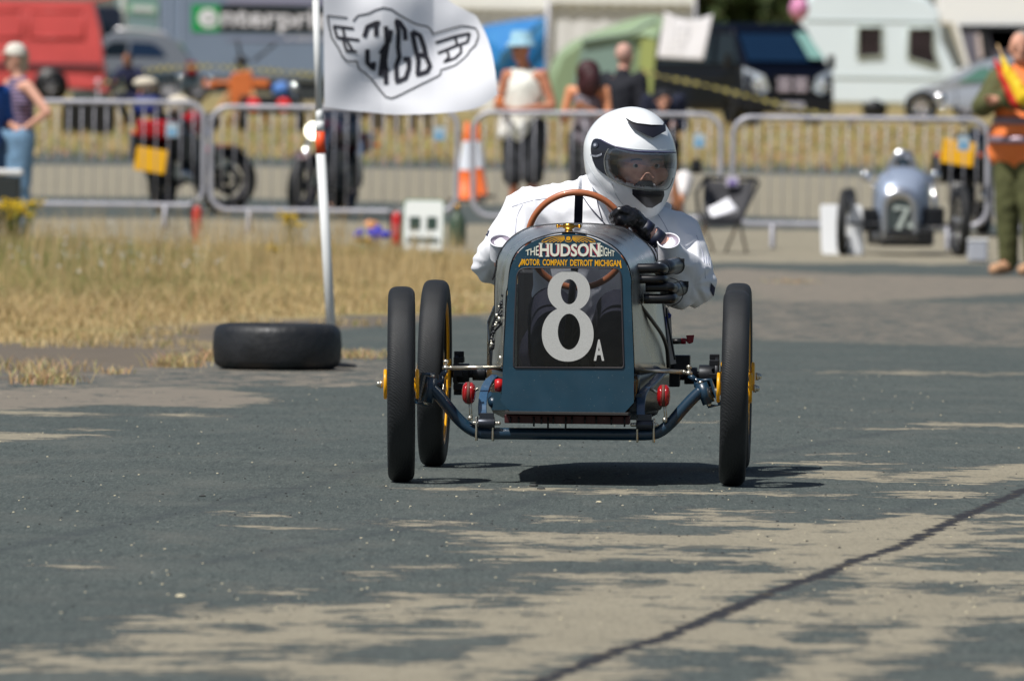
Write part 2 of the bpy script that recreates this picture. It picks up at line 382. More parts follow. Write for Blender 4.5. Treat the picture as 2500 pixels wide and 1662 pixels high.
XX = np.clip(XX, -3500, 3500) * (1 + np.abs(ts)[None, :] * 1e-6)
conc = np.full(XX.shape, -.25); pk = np.zeros(XX.shape)
for k, p in areas_w:
    far = p[:, 1].mean() > 50
    sd = sdist(p, XX, YY) * (.4 if far else 1.0)
    if k == 'd': conc = np.minimum(conc, np.maximum(-sd, -.25))
    else:
        conc = np.maximum(conc, np.minimum(sd, .07 if k == 'p' else (.0 if k == 'm' else .25)))
        if k in 'pm': pk = np.maximum(pk, np.clip(sd * 8 + .5, 0, 1))
veg = np.full(XX.shape, -2.0)
for p in veg_areas: veg = np.maximum(veg, sdist(p, XX, YY, .5))
dirt = np.full(XX.shape, -2.0)
for p in dirt_areas: dirt = np.maximum(dirt, sdist(p, XX, YY, .5))
def lined(pts, X, Y, ay=1.0):
    p = wpoly(pts); d = np.full(X.shape, 1e9)
    for (x1, y1), (x2, y2) in zip(p[:-1], p[1:]):
        ex, ey = x2 - x1, (y2 - y1) * ay; L = ex * ex + ey * ey + 1e-12
        t = np.clip(((X - x1) * ex + (Y - y1) * ay * ey) / L, 0, 1)
        d = np.minimum(d, np.hypot(X - x1 - t * ex, (Y - y1) * ay - t * ey))
    return d
crk = lined(RR((-100, 1530), (150, 1430), (480, 1300), (690, 1240), (880, 1160), (1080, 1075), (1240, 1010), (1440, 945), (1560, 890), (1780, 820), (1960, 735), (2080, 680), (2200, 630), (2300, 585), (2359, 560), (2800, 430)), XX, YY)
thin = np.minimum.reduce([lined(LL((-300, 530), (0, 535), (1000, 545), (1500, 552), (1900, 560)), XX, YY), lined(LL((500, 280), (1100, 287), (1900, 292)) + RR((200, 320), (1150, 322)), XX, YY),
                          lined(LL((430, 925), (1000, 930), (1650, 945)), XX, YY)])
mark = np.minimum.reduce([lined(LL((-300, 900), (0, 835), (400, 750), (850, 655), (1300, 570), (1750, 450), (2300, 340)), XX, YY), lined(LL((900, 900), (1500, 800), (2100, 700)) + RR((100, 600), (900, 440), (1500, 330), (2000, 250)), XX, YY),
                          lined(RR((1000, 900), (1900, 620), (2359, 470), (2800, 380)), XX, YY)])
ZZ = np.array([[gz(x, y) for x, y in zip(a, b)] for a, b in zip(XX, YY)])
nr, nc = XX.shape
me = bpy.data.meshes.new('ground')
vs = np.stack([XX, YY, ZZ], -1).reshape(-1, 3)
idx = np.arange(nr * nc).reshape(nr, nc)
q = np.stack([idx[:-1, :-1], idx[:-1, 1:], idx[1:, 1:], idx[1:, :-1]], -1).reshape(-1, 4)
me.vertices.add(len(vs)); me.vertices.foreach_set('co', vs.ravel())
me.loops.add(q.size); me.loops.foreach_set('vertex_index', q.ravel().astype(np.int32))
me.polygons.add(len(q)); me.polygons.foreach_set('loop_start', np.arange(0, q.size, 4).astype(np.int32)); me.polygons.foreach_set('loop_total', np.full(len(q), 4, np.int32))
me.update(); me.validate()
for nm, A in (('conc', conc), ('pinkish', pk), ('veg', veg), ('dirt', dirt), ('crack', np.minimum(crk, 1)), ('thin', np.minimum(thin, 1)), ('mark', np.minimum(mark, 1))):
    at = me.attributes.new(nm, 'FLOAT', 'POINT'); at.data.foreach_set('value', A.ravel().astype(np.float32))
me.polygons.foreach_set('use_smooth', [True] * len(me.polygons))
ground = bpy.data.objects.new('ground', me); COL.objects.link(ground); ground['kind'] = 'structure'
gm = bpy.data.materials.new('worn coated concrete'); gm.use_nodes = True; me.materials.append(gm)
T = gm.node_tree; PB = T.nodes['Principled BSDF']; PB.inputs['Roughness'].default_value = .85; PB.inputs['Specular IOR Level'].default_value = .25
tc = T.nodes.new('ShaderNodeTexCoord')
def N(scale, detail=4, rough=.55, sc=None):
    n = T.nodes.new('ShaderNodeTexNoise'); n.inputs['Scale'].default_value = scale; n.inputs['Detail'].default_value = detail; n.inputs['Roughness'].default_value = rough
    src = tc.outputs['Object']
    if sc:
        mp = T.nodes.new('ShaderNodeMapping'); mp.inputs['Scale'].default_value = sc; T.links.new(src, mp.inputs[0]); src = mp.outputs[0]
    T.links.new(src, n.inputs['Vector']); return n.outputs[0]
def A(nm): a = T.nodes.new('ShaderNodeAttribute'); a.attribute_name = nm; return a.outputs['Fac']
def ma(op, a, b=None, c=None):
    n = T.nodes.new('ShaderNodeMath'); n.operation = op
    for i, x in enumerate((a, b, c)):
        if x is None: continue
        if isinstance(x, (int, float)): n.inputs[i].default_value = x
        else: T.links.new(x, n.inputs[i])
    return n.outputs[0]
def mrg(x, a, b, c=0., d=1.):
    n = T.nodes.new('ShaderNodeMapRange'); n.clamp = True
    for i, q_ in enumerate((a, b, c, d)): n.inputs[i + 1].default_value = q_
    T.links.new(x, n.inputs[0]); return n.outputs[0]
def mix(f, a, b):
    n = T.nodes.new('ShaderNodeMix'); n.data_type = 'RGBA'
    if isinstance(f, float): n.inputs[0].default_value = f
    else: T.links.new(f, n.inputs[0])
    for i, x in ((6, a), (7, b)):
        if isinstance(x, tuple): n.inputs[i].default_value = (*x[:3], 1)
        else: T.links.new(x, n.inputs[i])
    return n.outputs[2]
edge = ma('ADD', ma('MULTIPLY', ma('SUBTRACT', N(5.5, 7, .68), .5), .72), ma('MULTIPLY', ma('SUBTRACT', N(26, 6, .75), .5), .22))
cm = mrg(ma('ADD', A('conc'), edge), -.004, .008)
nearedge = mrg(ma('ADD', A('conc'), ma('MULTIPLY', edge, 1.3)), -.06, 0)         # thinning coat round a patch
asph = mix(N(.45, 4), (.058, .075, .069), (.088, .106, .097))
asph = mix(mrg(N(140, 3, .7), .42, .75), asph, (.135, .148, .137))
asph = mix(mrg(N(60, 3, .7), .6, .8, 0, .5), asph, (.03, .036, .038))
asph = mix(mrg(N(130, 4, .8, (1, .07, 1)), .46, .66, 0, .8), asph, (.028, .036, .036))
asph = mix(mrg(N(100, 4, .8, (1, .06, 1)), .54, .72, 0, .7), asph, (.19, .21, .195))
asph = mix(mrg(N(.9, 6, .7), .42, .7, 0, .45), asph, (.045, .056, .055))
asph = mix(mrg(N(38, 4, .85, (1, .05, 1)), .5, .68, 0, .6), asph, (.026, .033, .033))
asph = mix(mrg(N(55, 3, .85, (1, .04, 1)), .60, .74, 0, .55), asph, (.22, .235, .21))
asph = mix(mrg(N(1.9, 8, .8, (1, .25, 1)), .54, .66, 0, .35), asph, (.14, .135, .115))
asph = mix(mrg(N(2.6, 5, .6, (1, .35, 1)), .5, .75, 0, .45), asph, (.13, .135, .12))
mk = ma('MULTIPLY', mrg(A('mark'), .012, .06, 1, 0), mrg(N(5, 3), .3, .6, .1, .5)); asph = mix(mk, asph, (.045, .053, .056))
conc_c = mix(N(1.7, 5), (.240, .215, .155), (.335, .302, .222))
conc_c = mix(mrg(N(55, 4, .7), .5, .8, 0, .6), conc_c, (.2, .175, .14))
conc_c = mix(mrg(N(9, 6, .7), .55, .75, 0, .35), conc_c, (.17, .16, .135))
conc_c = mix(mrg(N(90, 4, .75, (1, .08, 1)), .5, .75, 0, .7), conc_c, (.14, .122, .095))
conc_c = mix(mrg(N(110, 4, .75, (1, .08, 1)), .56, .78, 0, .6), conc_c, (.50, .45, .36))
conc_c = mix(mrg(ma('ADD', N(5, 8, .72, (1, .5, 1)), ma('MULTIPLY', A('conc'), -.35)), .53, .56, 0, .85), conc_c, (.085, .09, .08))
conc_c = mix(mrg(N(30, 4, .85, (1, .05, 1)), .52, .68, 0, .4), conc_c, (.15, .135, .105))
conc_c = mix(A('pinkish'), conc_c, (.205, .18, .145))
c = mix(ma('MAXIMUM', cm, mrg(ma('ADD', N(4, 8, .75, (1, .5, 1)), ma('MULTIPLY', A('conc'), .5)), .60, .625, 0, .8)), asph, conc_c)
rim_ = ma('MULTIPLY', nearedge, ma('SUBTRACT', 1., cm)); c = mix(ma('MULTIPLY', rim_, .5), c, (.045, .05, .056))
ck = mrg(ma('ADD', A('crack'), ma('MULTIPLY', ma('SUBTRACT', N(7, 7, .8), .5), .15)), .019, .024, 1, 0); c = mix(ck, c, (.028, .028, .032))
cw = ma('MULTIPLY', mrg(A('crack'), .015, .035, 1, 0), mrg(N(8, 5, .7), .6, .68, 0, .8)); c = mix(cw, c, (.33, .26, .12))
th = ma('MULTIPLY', mrg(A('thin'), .006, .03, 1, 0), mrg(N(2.2, 3), .42, .6, 0, .9)); c = mix(th, c, (.025, .028, .032))
vg = mrg(ma('ADD', A('veg'), ma('MULTIPLY', ma('SUBTRACT', N(1.6, 5, .65), .5), 1.2)), -.05, .1)
grc = mix(N(.5, 5), (.30, .22, .095), (.34, .27, .14)); grc = mix(mrg(N(.16, 4), .45, .62), grc, (.25, .21, .075))
c = mix(vg, c, grc)
dt = mrg(ma('ADD', A('dirt'), ma('MULTIPLY', ma('SUBTRACT', N(1.3, 6, .7), .5), 1.5)), .0, .15, 0, .9); c = mix(dt, c, mix(N(3, 5), (.10, .08, .06), (.20, .165, .125)))
T.links.new(c, PB.inputs['Base Color'])
bp = T.nodes.new('ShaderNodeBump'); bp.inputs['Strength'].default_value = .5; bp.inputs['Distance'].default_value = .006
hh = ma('ADD', ma('MULTIPLY', N(110, 4, .7), 1.0), ma('MULTIPLY', ma('SUBTRACT', 1., cm), .6)); T.links.new(hh, bp.inputs['Height']); T.links.new(bp.outputs[0], PB.inputs['Normal'])
# ------------------------------------------------------------------ loose stones
def stone(u, v, r, label, m, flat=.6):
    p = gpt(u, v); mb = MB(); mb.ball((0, 0, 0), 1, 0, 12)
    mb.v = [tuple(Vector(q_) * (1 + .35 * noise.noise(Vector(q_) * 1.3 + Vector((u, v, 0)))) * r) for q_ in mb.v]
    mb.v = [(x * 1.35, y, max(z * flat, -r * .15)) for x, y, z in mb.v]; mb.s = [False] * len(mb.s)
    return tag(mb.build('stone', m, None, loc=(p.x, p.y, p.z + r * .2)), label, 'stone')
stm = mat('dark stone', (58, 60, 58), .8, 0, var=.3, scale=30); stw = mat('pale stone', (205, 195, 165), .8)
stone(1388, 1180, .016, 'flat dark stone lying in the shadow just in front of the race car', stm)
stone(1302, 1187, .010, 'left one of two small black chips on the pale line before the car', stm)
stone(1322, 1194, .009, 'right one of two small black chips on the pale line before the car', stm)
stone(1462, 1226, .006, 'small cream pebble on the tarmac below the race car', stw)
stone(441, 1456, .008, 'pale pebble on the dark tarmac at lower left', stw)
stone(495, 1212, .007, 'small black stone on the tarmac left of the front wheel', stm)
mb = MB(); rs = random.Random(4)
for i in range(950):
    u = rs.uniform(-100, 2600); v = 905 + (rs.random() ** 1.3) * 640; p = gpt(u, v); r = rs.uniform(.0012, .0033)
    mb.ball((p.x, p.y, p.z + r * .3), (r * 1.3, r, r * .7), 0 if rs.random() < .4 else 1, 6)
tag(mb.build('gravel_specks', [stw, stm]), kind='stuff')
# ------------------------------------------------------------------ dry grass
def inpoly(poly, x, y): return sdist(poly, np.array([x]), np.array([y]), .5)[0]
def attr_mat(name, rough=.7, transl=True):
    m = bpy.data.materials.new(name); m.use_nodes = True; t = m.node_tree; b = t.nodes['Principled BSDF']; b.inputs['Roughness'].default_value = rough
    b.inputs['Specular IOR Level'].default_value = .2
    a = t.nodes.new('ShaderNodeAttribute'); a.attribute_name = 'col'; t.links.new(a.outputs['Color'], b.inputs['Base Color']); 
    if transl:
        tr = t.nodes.new('ShaderNodeBsdfTranslucent'); t.links.new(a.outputs['Color'], tr.inputs[0]); mx = t.nodes.new('ShaderNodeMixShader'); mx.inputs[0].default_value = .35
        t.links.new(b.outputs[0], mx.inputs[1]); t.links.new(tr.outputs[0], mx.inputs[2]); t.links.new(mx.outputs[0], t.nodes['Material Output'].inputs[0])
    return m
bladem = attr_mat('grass blades')
def blades(name, pts):                                   # pts: x,y,z,h,w,lean,color
    rr = random.Random(9); n = len(pts); V = np.zeros((n * 5, 3)); C = np.ones((n * 5, 4)); Fc = []
    for i, (x, y, z, h, wd, ln, c) in enumerate(pts):
        a = rr.uniform(0, 6.28); dx, dy = math.cos(a) * ln * h, math.sin(a) * ln * h; b = rr.uniform(-.9, .9); wx, wy = wd * math.cos(b), wd * math.sin(b)
        V[i * 5:i * 5 + 5] = [(x - wx, y - wy, z - .01), (x + wx, y + wy, z - .01), (x - wx * .7 + dx * .35, y - wy * .7 + dy * .35, z + h * .55), (x + wx * .7 + dx * .35, y + wy * .7 + dy * .35, z + h * .55), (x + dx, y + dy, z + h)]
        C[i * 5:i * 5 + 5, :3] = c; k = i * 5; Fc += [(k, k + 1, k + 3, k + 2), (k + 2, k + 3, k + 4)]
    me = bpy.data.meshes.new(name); me.from_pydata(V.tolist(), [], Fc); me.materials.append(bladem)
    at = me.attributes.new('col', 'FLOAT_COLOR', 'POINT'); at.data.foreach_set('color', C.ravel())
    o = bpy.data.objects.new(name, me); COL.objects.link(o); tag(o, kind='stuff'); return o
rg = random.Random(3); pts = []
TAN = [(.62, .46, .23), (.54, .40, .20), (.70, .55, .30), (.44, .33, .17), (.56, .45, .25)]; GRN = [(.22, .26, .08), (.30, .31, .11), (.17, .21, .065)]
poly = veg_areas[0]; nn_ = 95000
BX = np.array([rg.uniform(-6.5, .6) for _ in range(nn_ * 2)]); BY = np.array([54 + 50 * rg.random() ** 1.15 for _ in range(nn_ * 2)])
SDv = sdist(poly, BX, BY, .5); kept = 0
for x, y, sd in zip(BX, BY, SDv):
    if kept >= nn_: break
    if x < -.048 * y - .4 or (y > 84 and rg.random() > (102 - y) / 17): continue
    n1 = noise.noise(Vector((x * 1.1, y * .45, 0))); n2 = noise.noise(Vector((x * 3.1, y * 1.3, 5))); e = sd + 1.8 * n1 + .8 * n2
    if e < .1 or rg.random() > .18 + min(.9, e * .45) or (n2 + .5 * n1 > .42 and rg.random() < .85): continue
    t_ = min(1, max(0, (y - 60) / 26)); gn = noise.noise(Vector((x * .55 + 3, y * .12, 2))) 
    left = min(1, max(0, (-x - .9) / 2.2))
    h = (.035 + .035 * min(1, sd)) + (.025 + .10 * t_ * (.35 + .65 * left)) * rg.uniform(.3, 1.2) + .04 * gn
    h = max(.04, h * min(1, .35 + sd * .5))
    pg = (.05 + .8 * t_ * left + .8 * gn * t_) if (y > 66) else .04 + .2 * max(0, gn)
    c = rg.choice(GRN) if rg.random() < pg else rg.choice(TAN)
    k = rg.uniform(.85, 1.12) * (1 + .25 * n1); pts.append((x, y, gz(x, y), h, rg.uniform(.0022, .0048), rg.uniform(.2, .9), [q_ * k for q_ in c])); kept += 1
for i in range(1800):                                     # tall seeding stems and small white flowers
    x = rg.uniform(-5, -.2); y = rg.uniform(70, 97)
    if inpoly(poly, x, y) < .5: continue
    pts.append((x, y, gz(x, y), rg.uniform(.22, .5) * (1 if x < -1.2 else .65), .004, .2, rg.choice(TAN)))
for (u, v, wr, n, hh_) in ((110, 935, .12, 400, .05), (275, 912, .07, 60, .03), (430, 895, .09, 260, .06), (880, 872, .16, 300, .035), (520, 880, .1, 260, .06), (1040, 758, .4, 700, .05), (60, 905, .3, 200, .05), (1930, 690, .2, 80, .03)):
    p = gpt(u, v)
    for i in range(n):
        a = rg.gauss(0, wr * .5); b = rg.gauss(0, wr * 1.6); pts.append((p.x + a, p.y + b, 0, hh_ * rg.uniform(.4, 1.3), .003, .8, [q_ * rg.uniform(.8, 1.2) for q_ in rg.choice(TAN)]))
blades('dry_grass', pts)
fpts = []
for i in range(9000):
    y = 156 + 70 * rg.random(); x = rg.uniform(-.05, .05) * y
    c = rg.choice(TAN + [(.45, .40, .14), (.40, .36, .14)]); fpts.append((x, y, gz(x, y), rg.uniform(.04, .12), .02, .6, [q_ * rg.uniform(.7, 1.1) for q_ in c]))
blades('far_grass', fpts)
mb = MB()
for i in range(170):
    u = rg.uniform(-20, 560); v = rg.uniform(585, 690); p = gpt(u, v + 30); z = gz(p.x, p.y) + rg.uniform(.12, .26); r = rg.uniform(.005, .012)
    mb.ball((p.x, p.y, z), (r, r, r * .6), 0, 6); mb.tube([(p.x, p.y, gz(p.x, p.y)), (p.x, p.y, z)], .0015, 4, 1)
tag(mb.build('white_wildflowers', [white, mat('flower stem', (90, 105, 50), .7)]), kind='stuff')
yfl = mat('ragwort petals', (225, 190, 20), .6, 0, var=.2); stem = mat('ragwort stem', (110, 115, 45), .7, 0, var=.2, scale=20)
def ragwort(u, v, h, n, spread, label, seed):
    r_ = random.Random(seed); p = gpt(u, v); o = thing('ragwort_plant', label, 'wildflower', (p.x, p.y, gz(p.x, p.y)))
    a = MB(); b = MB(); c = MB()
    for i in range(n):
        dx = r_.gauss(0, spread * .35); dy = r_.gauss(0, spread * .35); hh = h * r_.uniform(.75, 1.0); top = Vector((dx, dy, hh)); base = Vector((dx * .25, dy * .25, 0))
        a.tube([base, base.lerp(top, .5) + Vector((r_.uniform(-.02, .02), 0, 0)), top], [.005, .004, .003], 5)
        for k in range(9):
            q_ = top + Vector((r_.gauss(0, .03), r_.gauss(0, .03), r_.uniform(-.04, .012))); b.ball(q_, (.012, .012, .007), 0, 6)
            a.tube([top - Vector((0, 0, .05)), q_], .0015, 4)
        for k in range(10):
            t = r_.uniform(.15, .85); q_ = base.lerp(top, t); an = r_.uniform(0, 6.28); L = r_.uniform(.03, .06); d = Vector((math.cos(an), math.sin(an), .4)) * L; s_ = Vector((-math.sin(an), math.cos(an), 0)) * L * .25
            c.add([q_, q_ + d * .5 + s_, q_ + d, q_ + d * .5 - s_], [(0, 1, 2, 3)])
    a.build('stem', stem, o); b.build('flower_heads', yfl, o); c.build('leaves', stem, o)
ragwort(30, 628, .46, 30, .3, 'dense clump of yellow ragwort in front of the woman at the left edge', 1)
ragwort(708, 640, .40, 8, .1, 'tall straggly yellow ragwort standing in the dry grass left of the flag pole', 2)
ragwort(668, 652, .16, 5, .06, 'low yellow ragwort sprig beside the tall straggly one', 5)
# ================================================================== RACE KART
blue = mat('slate blue paint', (26, 62, 80), .42, .0, var=.10, scale=9, coat=.25, rvar=.12)
_t = blue.node_tree; _pb = _t.nodes['Principled BSDF']; _lk = _pb.inputs['Base Color'].links[0].from_socket; _n = _t.nodes.new('ShaderNodeTexNoise'); _n.inputs['Scale'].default_value = 170; _n.inputs['Detail'].default_value = 3
_c = _t.nodes.new('ShaderNodeTexCoord'); _t.links.new(_c.outputs['Object'], _n.inputs['Vector']); _r = _t.nodes.new('ShaderNodeMapRange'); _r.inputs[1].default_value = .68; _r.inputs[2].default_value = .76; _r.inputs[4].default_value = .55
_t.links.new(_n.outputs[0], _r.inputs[0]); _x = _t.nodes.new('ShaderNodeMix'); _x.data_type = 'RGBA'; _x.inputs[7].default_value = col(132, 140, 138); _t.links.new(_r.outputs[0], _x.inputs[0]); _t.links.new(_lk, _x.inputs[6]); _t.links.new(_x.outputs[2], _pb.inputs['Base Color'])
bluegl = mat('glossy blue tube paint', (24, 52, 72), .34, 0, var=.06, coat=.3)
alu = mat('polished aluminium', (214, 214, 210), .30, 1.0, var=.14, scale=3, bump=.05, bscale=7, rvar=.1)
brass = mat('brass', (205, 150, 60), .25, 1.0)
cream = mat('cream lettering', (232, 232, 214), .5); crimson = mat('crimson lettering', (150, 22, 58), .5); gold = mat('gold lettering', (240, 175, 20), .45)
redu = mat('dark red underpan', (62, 14, 18), .5); blk2 = mat('satin black rubber', (20, 21, 24), .33)
redg = mat('glossy red damper', (158, 20, 24), .18, coat=.7); brown = mat('brown friction disc', (96, 60, 50), .7)
wood = mat('tan wooden rim', (176, 104, 66), .38, 0, var=.12, scale=12, coat=.4)
tread = mat('treaded rubber', (33, 35, 37), .62, 0, var=.22, scale=10, spec=.4)
_t = tread.node_tree; _w = _t.nodes.new('ShaderNodeTexWave'); _w.inputs['Scale'].default_value = 70; _w.inputs['Distortion'].default_value = 5; _w.inputs['Detail'].default_value = 2
_w.bands_direction = 'DIAGONAL'; _c = _t.nodes.new('ShaderNodeTexCoord'); _b = _t.nodes.new('ShaderNodeBump'); _b.inputs['Strength'].default_value = .3; _b.inputs['Distance'].default_value = .002
_t.links.new(_c.outputs['Object'], _w.inputs[0]); _t.links.new(_w.outputs['Fac'], _b.inputs['Height']); _t.links.new(_b.outputs[0], _t.nodes['Principled BSDF'].inputs['Normal'])
def loc_poly(o): return o
def kart_wheel(parent, c, camber, toe, R=.2855, w=.0395, rimm=None, hubm=None, tyre=None, hub=True, ns=36):
    o = bpy.data.objects.new('wheel', None); COL.objects.link(o); o.parent = parent; o.location = c; o.rotation_euler = (0, camber, toe); o.empty_display_size = .1
    pr = [(w * math.copysign(abs(math.cos(t)) ** .62, math.cos(t)), R - .038 + .0385 * (math.copysign(abs(math.sin(t)) ** .62, math.sin(t)))) for t in [2 * math.pi * k / 28 for k in range(28)]]
    MB().lathe(pr, 'x', 96, close=True).build('tyre', tyre or tread, o)
    r1 = R - .052
    MB().lathe([(-.030, r1 + .006), (-.034, r1 + .004), (-.034, r1 - .012), (-.031, r1 - .030), (-.026, r1 - .030), (-.024, r1 - .010), (-.012, r1 - .003), (.012, r1 - .003), (.024, r1 - .010), (.026, r1 - .030), (.031, r1 - .030), (.034, r1 - .012), (.034, r1 + .004), (.030, r1 + .006)], 'x', 72).build('rim', rimm or ylw, o)
    m = MB()
    for k in range(ns):
        a = 2 * math.pi * k / ns; s = 1 if k % 2 else -1; b = a + (.5 if k % 4 < 2 else -.5)
        m.tube([(s * .03, .032 * math.cos(b), .032 * math.sin(b)), (s * .006, r1 * math.cos(a), r1 * math.sin(a))], .0014, 5)
    m.build('spokes', steel, o)
    if hub:
        MB().lathe([(-.052, 0), (-.052, .041), (-.050, .044), (-.044, .044), (-.042, .041), (-.042, .02), (.042, .02), (.042, .041), (.044, .044), (.050, .044), (.052, .041), (.052, 0)], 'x', 28).build('hub', hubm or ylw, o)
        m = MB(); s = -1 if c[0] < 0 else 1; m.cyl((s * .055, 0, 0), (s * .064, 0, 0), .013, 6); m.ball((s * .066, 0, 0), .009); m.build('axle_nut', steel, o)
    return o
KL, KR = (.173, 33.78, 0), rad(-2.2)
K = Frame(KL, KR)
kart = thing('race_kart', 'slate blue vintage style race kart number 8 with yellow wheels, driven towards the viewer', 'race kart', KL, KR)
xl, xr = K(980, 940, 0).x, K(1793, 945, 0).x
kart_wheel(kart, (xl, 0, .2855), rad(-.5), rad(2.3)); kart_wheel(kart, (xr, 0, .2855), rad(.9), rad(1.2))
kart_wheel(kart, (K(1061, 910, 1.65).x, 1.65, .2855), rad(.4), rad(-.6)); kart_wheel(kart, (K(1801, 918, 1.65).x, 1.65, .2855), 0, rad(-.2))
def c1(x, y, yl): return K(900 + x * .4027, 240 + y * .4027, yl)
def c2(x, y, yl): return K(900 + x * .4027, 640 + y * .4027, yl)
def c4(x, y, yl): return K(1180 + x / 5.128, 520 + y / 5.128, yl)
# front panel with window opening
PY = -.105
outer = [c2(940 - 70, 916, PY), c2(1540, 918, PY), c2(1608, 850, PY), c2(1608, 640, PY), c2(1590, 200, PY), K(1539, 678, PY), K(1530, 645, PY), K(1508, 614, PY), K(1480, 594, PY), K(1440, 577, PY), K(1389, 570, PY), K(1339, 576, PY), K(1295, 592, PY), K(1266, 614, PY), K(1249, 645, PY), K(1242, 700, PY), c2(835, 200, PY), c2(815, 640, PY), c2(803, 845, PY)]
arch_raw = [(1228, 898), (1236, 720), (1240, 700), (1247, 645), (1264, 612), (1294, 589), (1339, 573), (1389, 567), (1440, 574), (1481, 591), (1510, 612), (1532, 643), (1541, 678), (1541, 720), (1548, 898)]
top = spline([K(u, v, PY) for u, v in [(1540, 700), (1540, 678), (1529, 645), (1508, 616), (1480, 596), (1440, 578), (1389, 571), (1339, 577), (1295, 593), (1266, 616), (1250, 645), (1242, 678), (1240, 700)]], 5)
outer = [c2(870, 916, PY), c2(1545, 918, PY), c2(1608, 850, PY), c2(1608, 640, PY)] + top + [c2(815, 640, PY), c2(803, 845, PY)]
win = spline([K(u, v, PY) for u, v in [(1254, 893), (1256, 800), (1261, 690), (1264, 668), (1273, 657), (1290, 654)]], 5) + spline([K(u, v, PY) for u, v in [(1495, 654), (1508, 657), (1515, 668), (1517, 690), (1520, 800), (1523, 893)]], 5) + [K(1519, 898, PY), K(1258, 897, PY)]
from mathutils.geometry import tessellate_polygon
def plate(mb, loops, m=0):
    P = [[Vector((p.x, p.z, 0)) for p in L] for L in loops]; tri = tessellate_polygon(P); allp = [p for L in loops for p in L]
    mb.add(allp, [tuple(t) for t in tri], m)
m = MB(); plate(m, [outer, win]); panel = m.build('grille_panel', blue, kart, solid=.004)
panel.modifiers['solid'].offset = 0
m = MB(); m.tube([p + Vector((0, -.003, 0)) for p in win], .0025, 6, closed=True); m.build('window_seal', mat('window seal', (50, 46, 50), .6), kart)
wgl = glass('smoked window', (.48, .50, .54), .02, .08)
m = MB(); m.add([p + Vector((0, .006, 0)) for p in win], [tuple(range(len(win)))]); m.build('window_pane', wgl, kart)
dig = mat('racing number vinyl', (190, 190, 186), .6, 0, var=.1, scale=350)
def ring(mb, cx, cy, ox, oy, hx, hy, hdx, hdy, yo, n=56, pw=2.0):
    vs = []
    for k in range(n):
        t = 2 * math.pi * k / n; ct, st = math.cos(t), math.sin(t)
        vs += [c2(cx + ox * math.copysign(abs(ct) ** (2 / pw), ct), cy + oy * math.copysign(abs(st) ** (2 / pw), st), PY - yo), c2(cx + hdx + hx * ct, cy + hdy + hy * st, PY - yo)]
    mb.add(vs, [(2 * k, 2 * k + 1, (2 * k + 3) % (2 * n), (2 * k + 2) % (2 * n)) for k in range(n)])
m = MB(); ring(m, 1214, 176, 129, 124, 51, 76, 2, 3, .0005, pw=2.1); ring(m, 1207, 436, 157, 166, 68, 109, 8, -15, .0012, pw=2.1)
put_text(m, 'A', lambda a, b: c2(1365 + a * 63, 597 - b * 129, PY - .0008), .03); m.build('racing_number', dig, kart)
# lettering on the panel
LY = PY - .0035
m = MB()
def hud(a, b, dx=0, dy=0, y=0): return c4(704 + a * 752 + dx, 548 - b * (166 - 6 * math.cos((a - .5) * 6)) + dy, LY - y)
put_text(m, 'HUDSON', lambda a, b: hud(a, b, -9, 3, 0), .045, 1); put_text(m, 'HUDSON', lambda a, b: hud(a, b, 3, -2, .0009), .03, 0)
for sx in (.0, .112, .163, .27, .885, .965):                                 # slab serifs
    for y_ in (.0, .93):
        if sx in (.163, .27) and y_ == 0: continue
        m.add([hud(sx - .012, y_, 0, 0, .0011), hud(sx + .052, y_, 0, 0, .0011), hud(sx + .052, y_ + .07, 0, 0, .0011), hud(sx - .012, y_ + .07, 0, 0, .0011)], [(0, 1, 2, 3)], 0)
put_text(m, 'THE', lambda a, b: c4(530 + a * 165, (530 - a * 0) - b * (62 + 66 * a) - 0 + 2 * a, LY), .012, 0)
put_text(m, 'EIGHT', lambda a, b: c4(1464 + a * 180, 542 - b * (142 - 78 * a) + 0 * a, LY), .010, 0)
for s_, x0, x1 in (('MOTOR', 478, 710), ('COMPANY', 742, 1055), ('DETROIT', 1087, 1367), ('MICHIGAN', 1395, 1722)):
    put_text(m, s_, lambda a, b: c4(x0 + a * (x1 - x0), 662 - b * 80 + (x0 + a * (x1 - x0) - 1080) * .012, LY), .022, 2)
strokes(m, [[(500, 580), (478, 610), (445, 672)], [(1712, 600), (1724, 690)]], lambda a, b: c4(a, b, LY - .0004), 15, 2)
for sg in (-1, 1):
    f = lambda a, b, sg=sg: c4(1065 + sg * (1065 - a), b, LY)
    strokes(m, [[(1015, 292), (930, 293), (860, 300), (790, 320), (745, 342), (728, 360), (745, 366), (800, 362)], [(1012, 305), (930, 309), (860, 324), (790, 352), (770, 360)], [(1010, 314), (940, 322), (880, 340), (820, 364), (850, 366)],
                [(1008, 322), (950, 334), (900, 354), (870, 368)], [(1006, 330), (960, 346), (925, 368)], [(1008, 338), (978, 355), (960, 370)], [(1010, 292), (1016, 325), (1035, 355), (1065, 366)]], f, 7, 2)
put_text(m, '8', lambda a, b: c4(1036 + a * 56, 344 - b * 50, LY), .05, 2)
m.build('lettering', [cream, crimson, gold], kart)
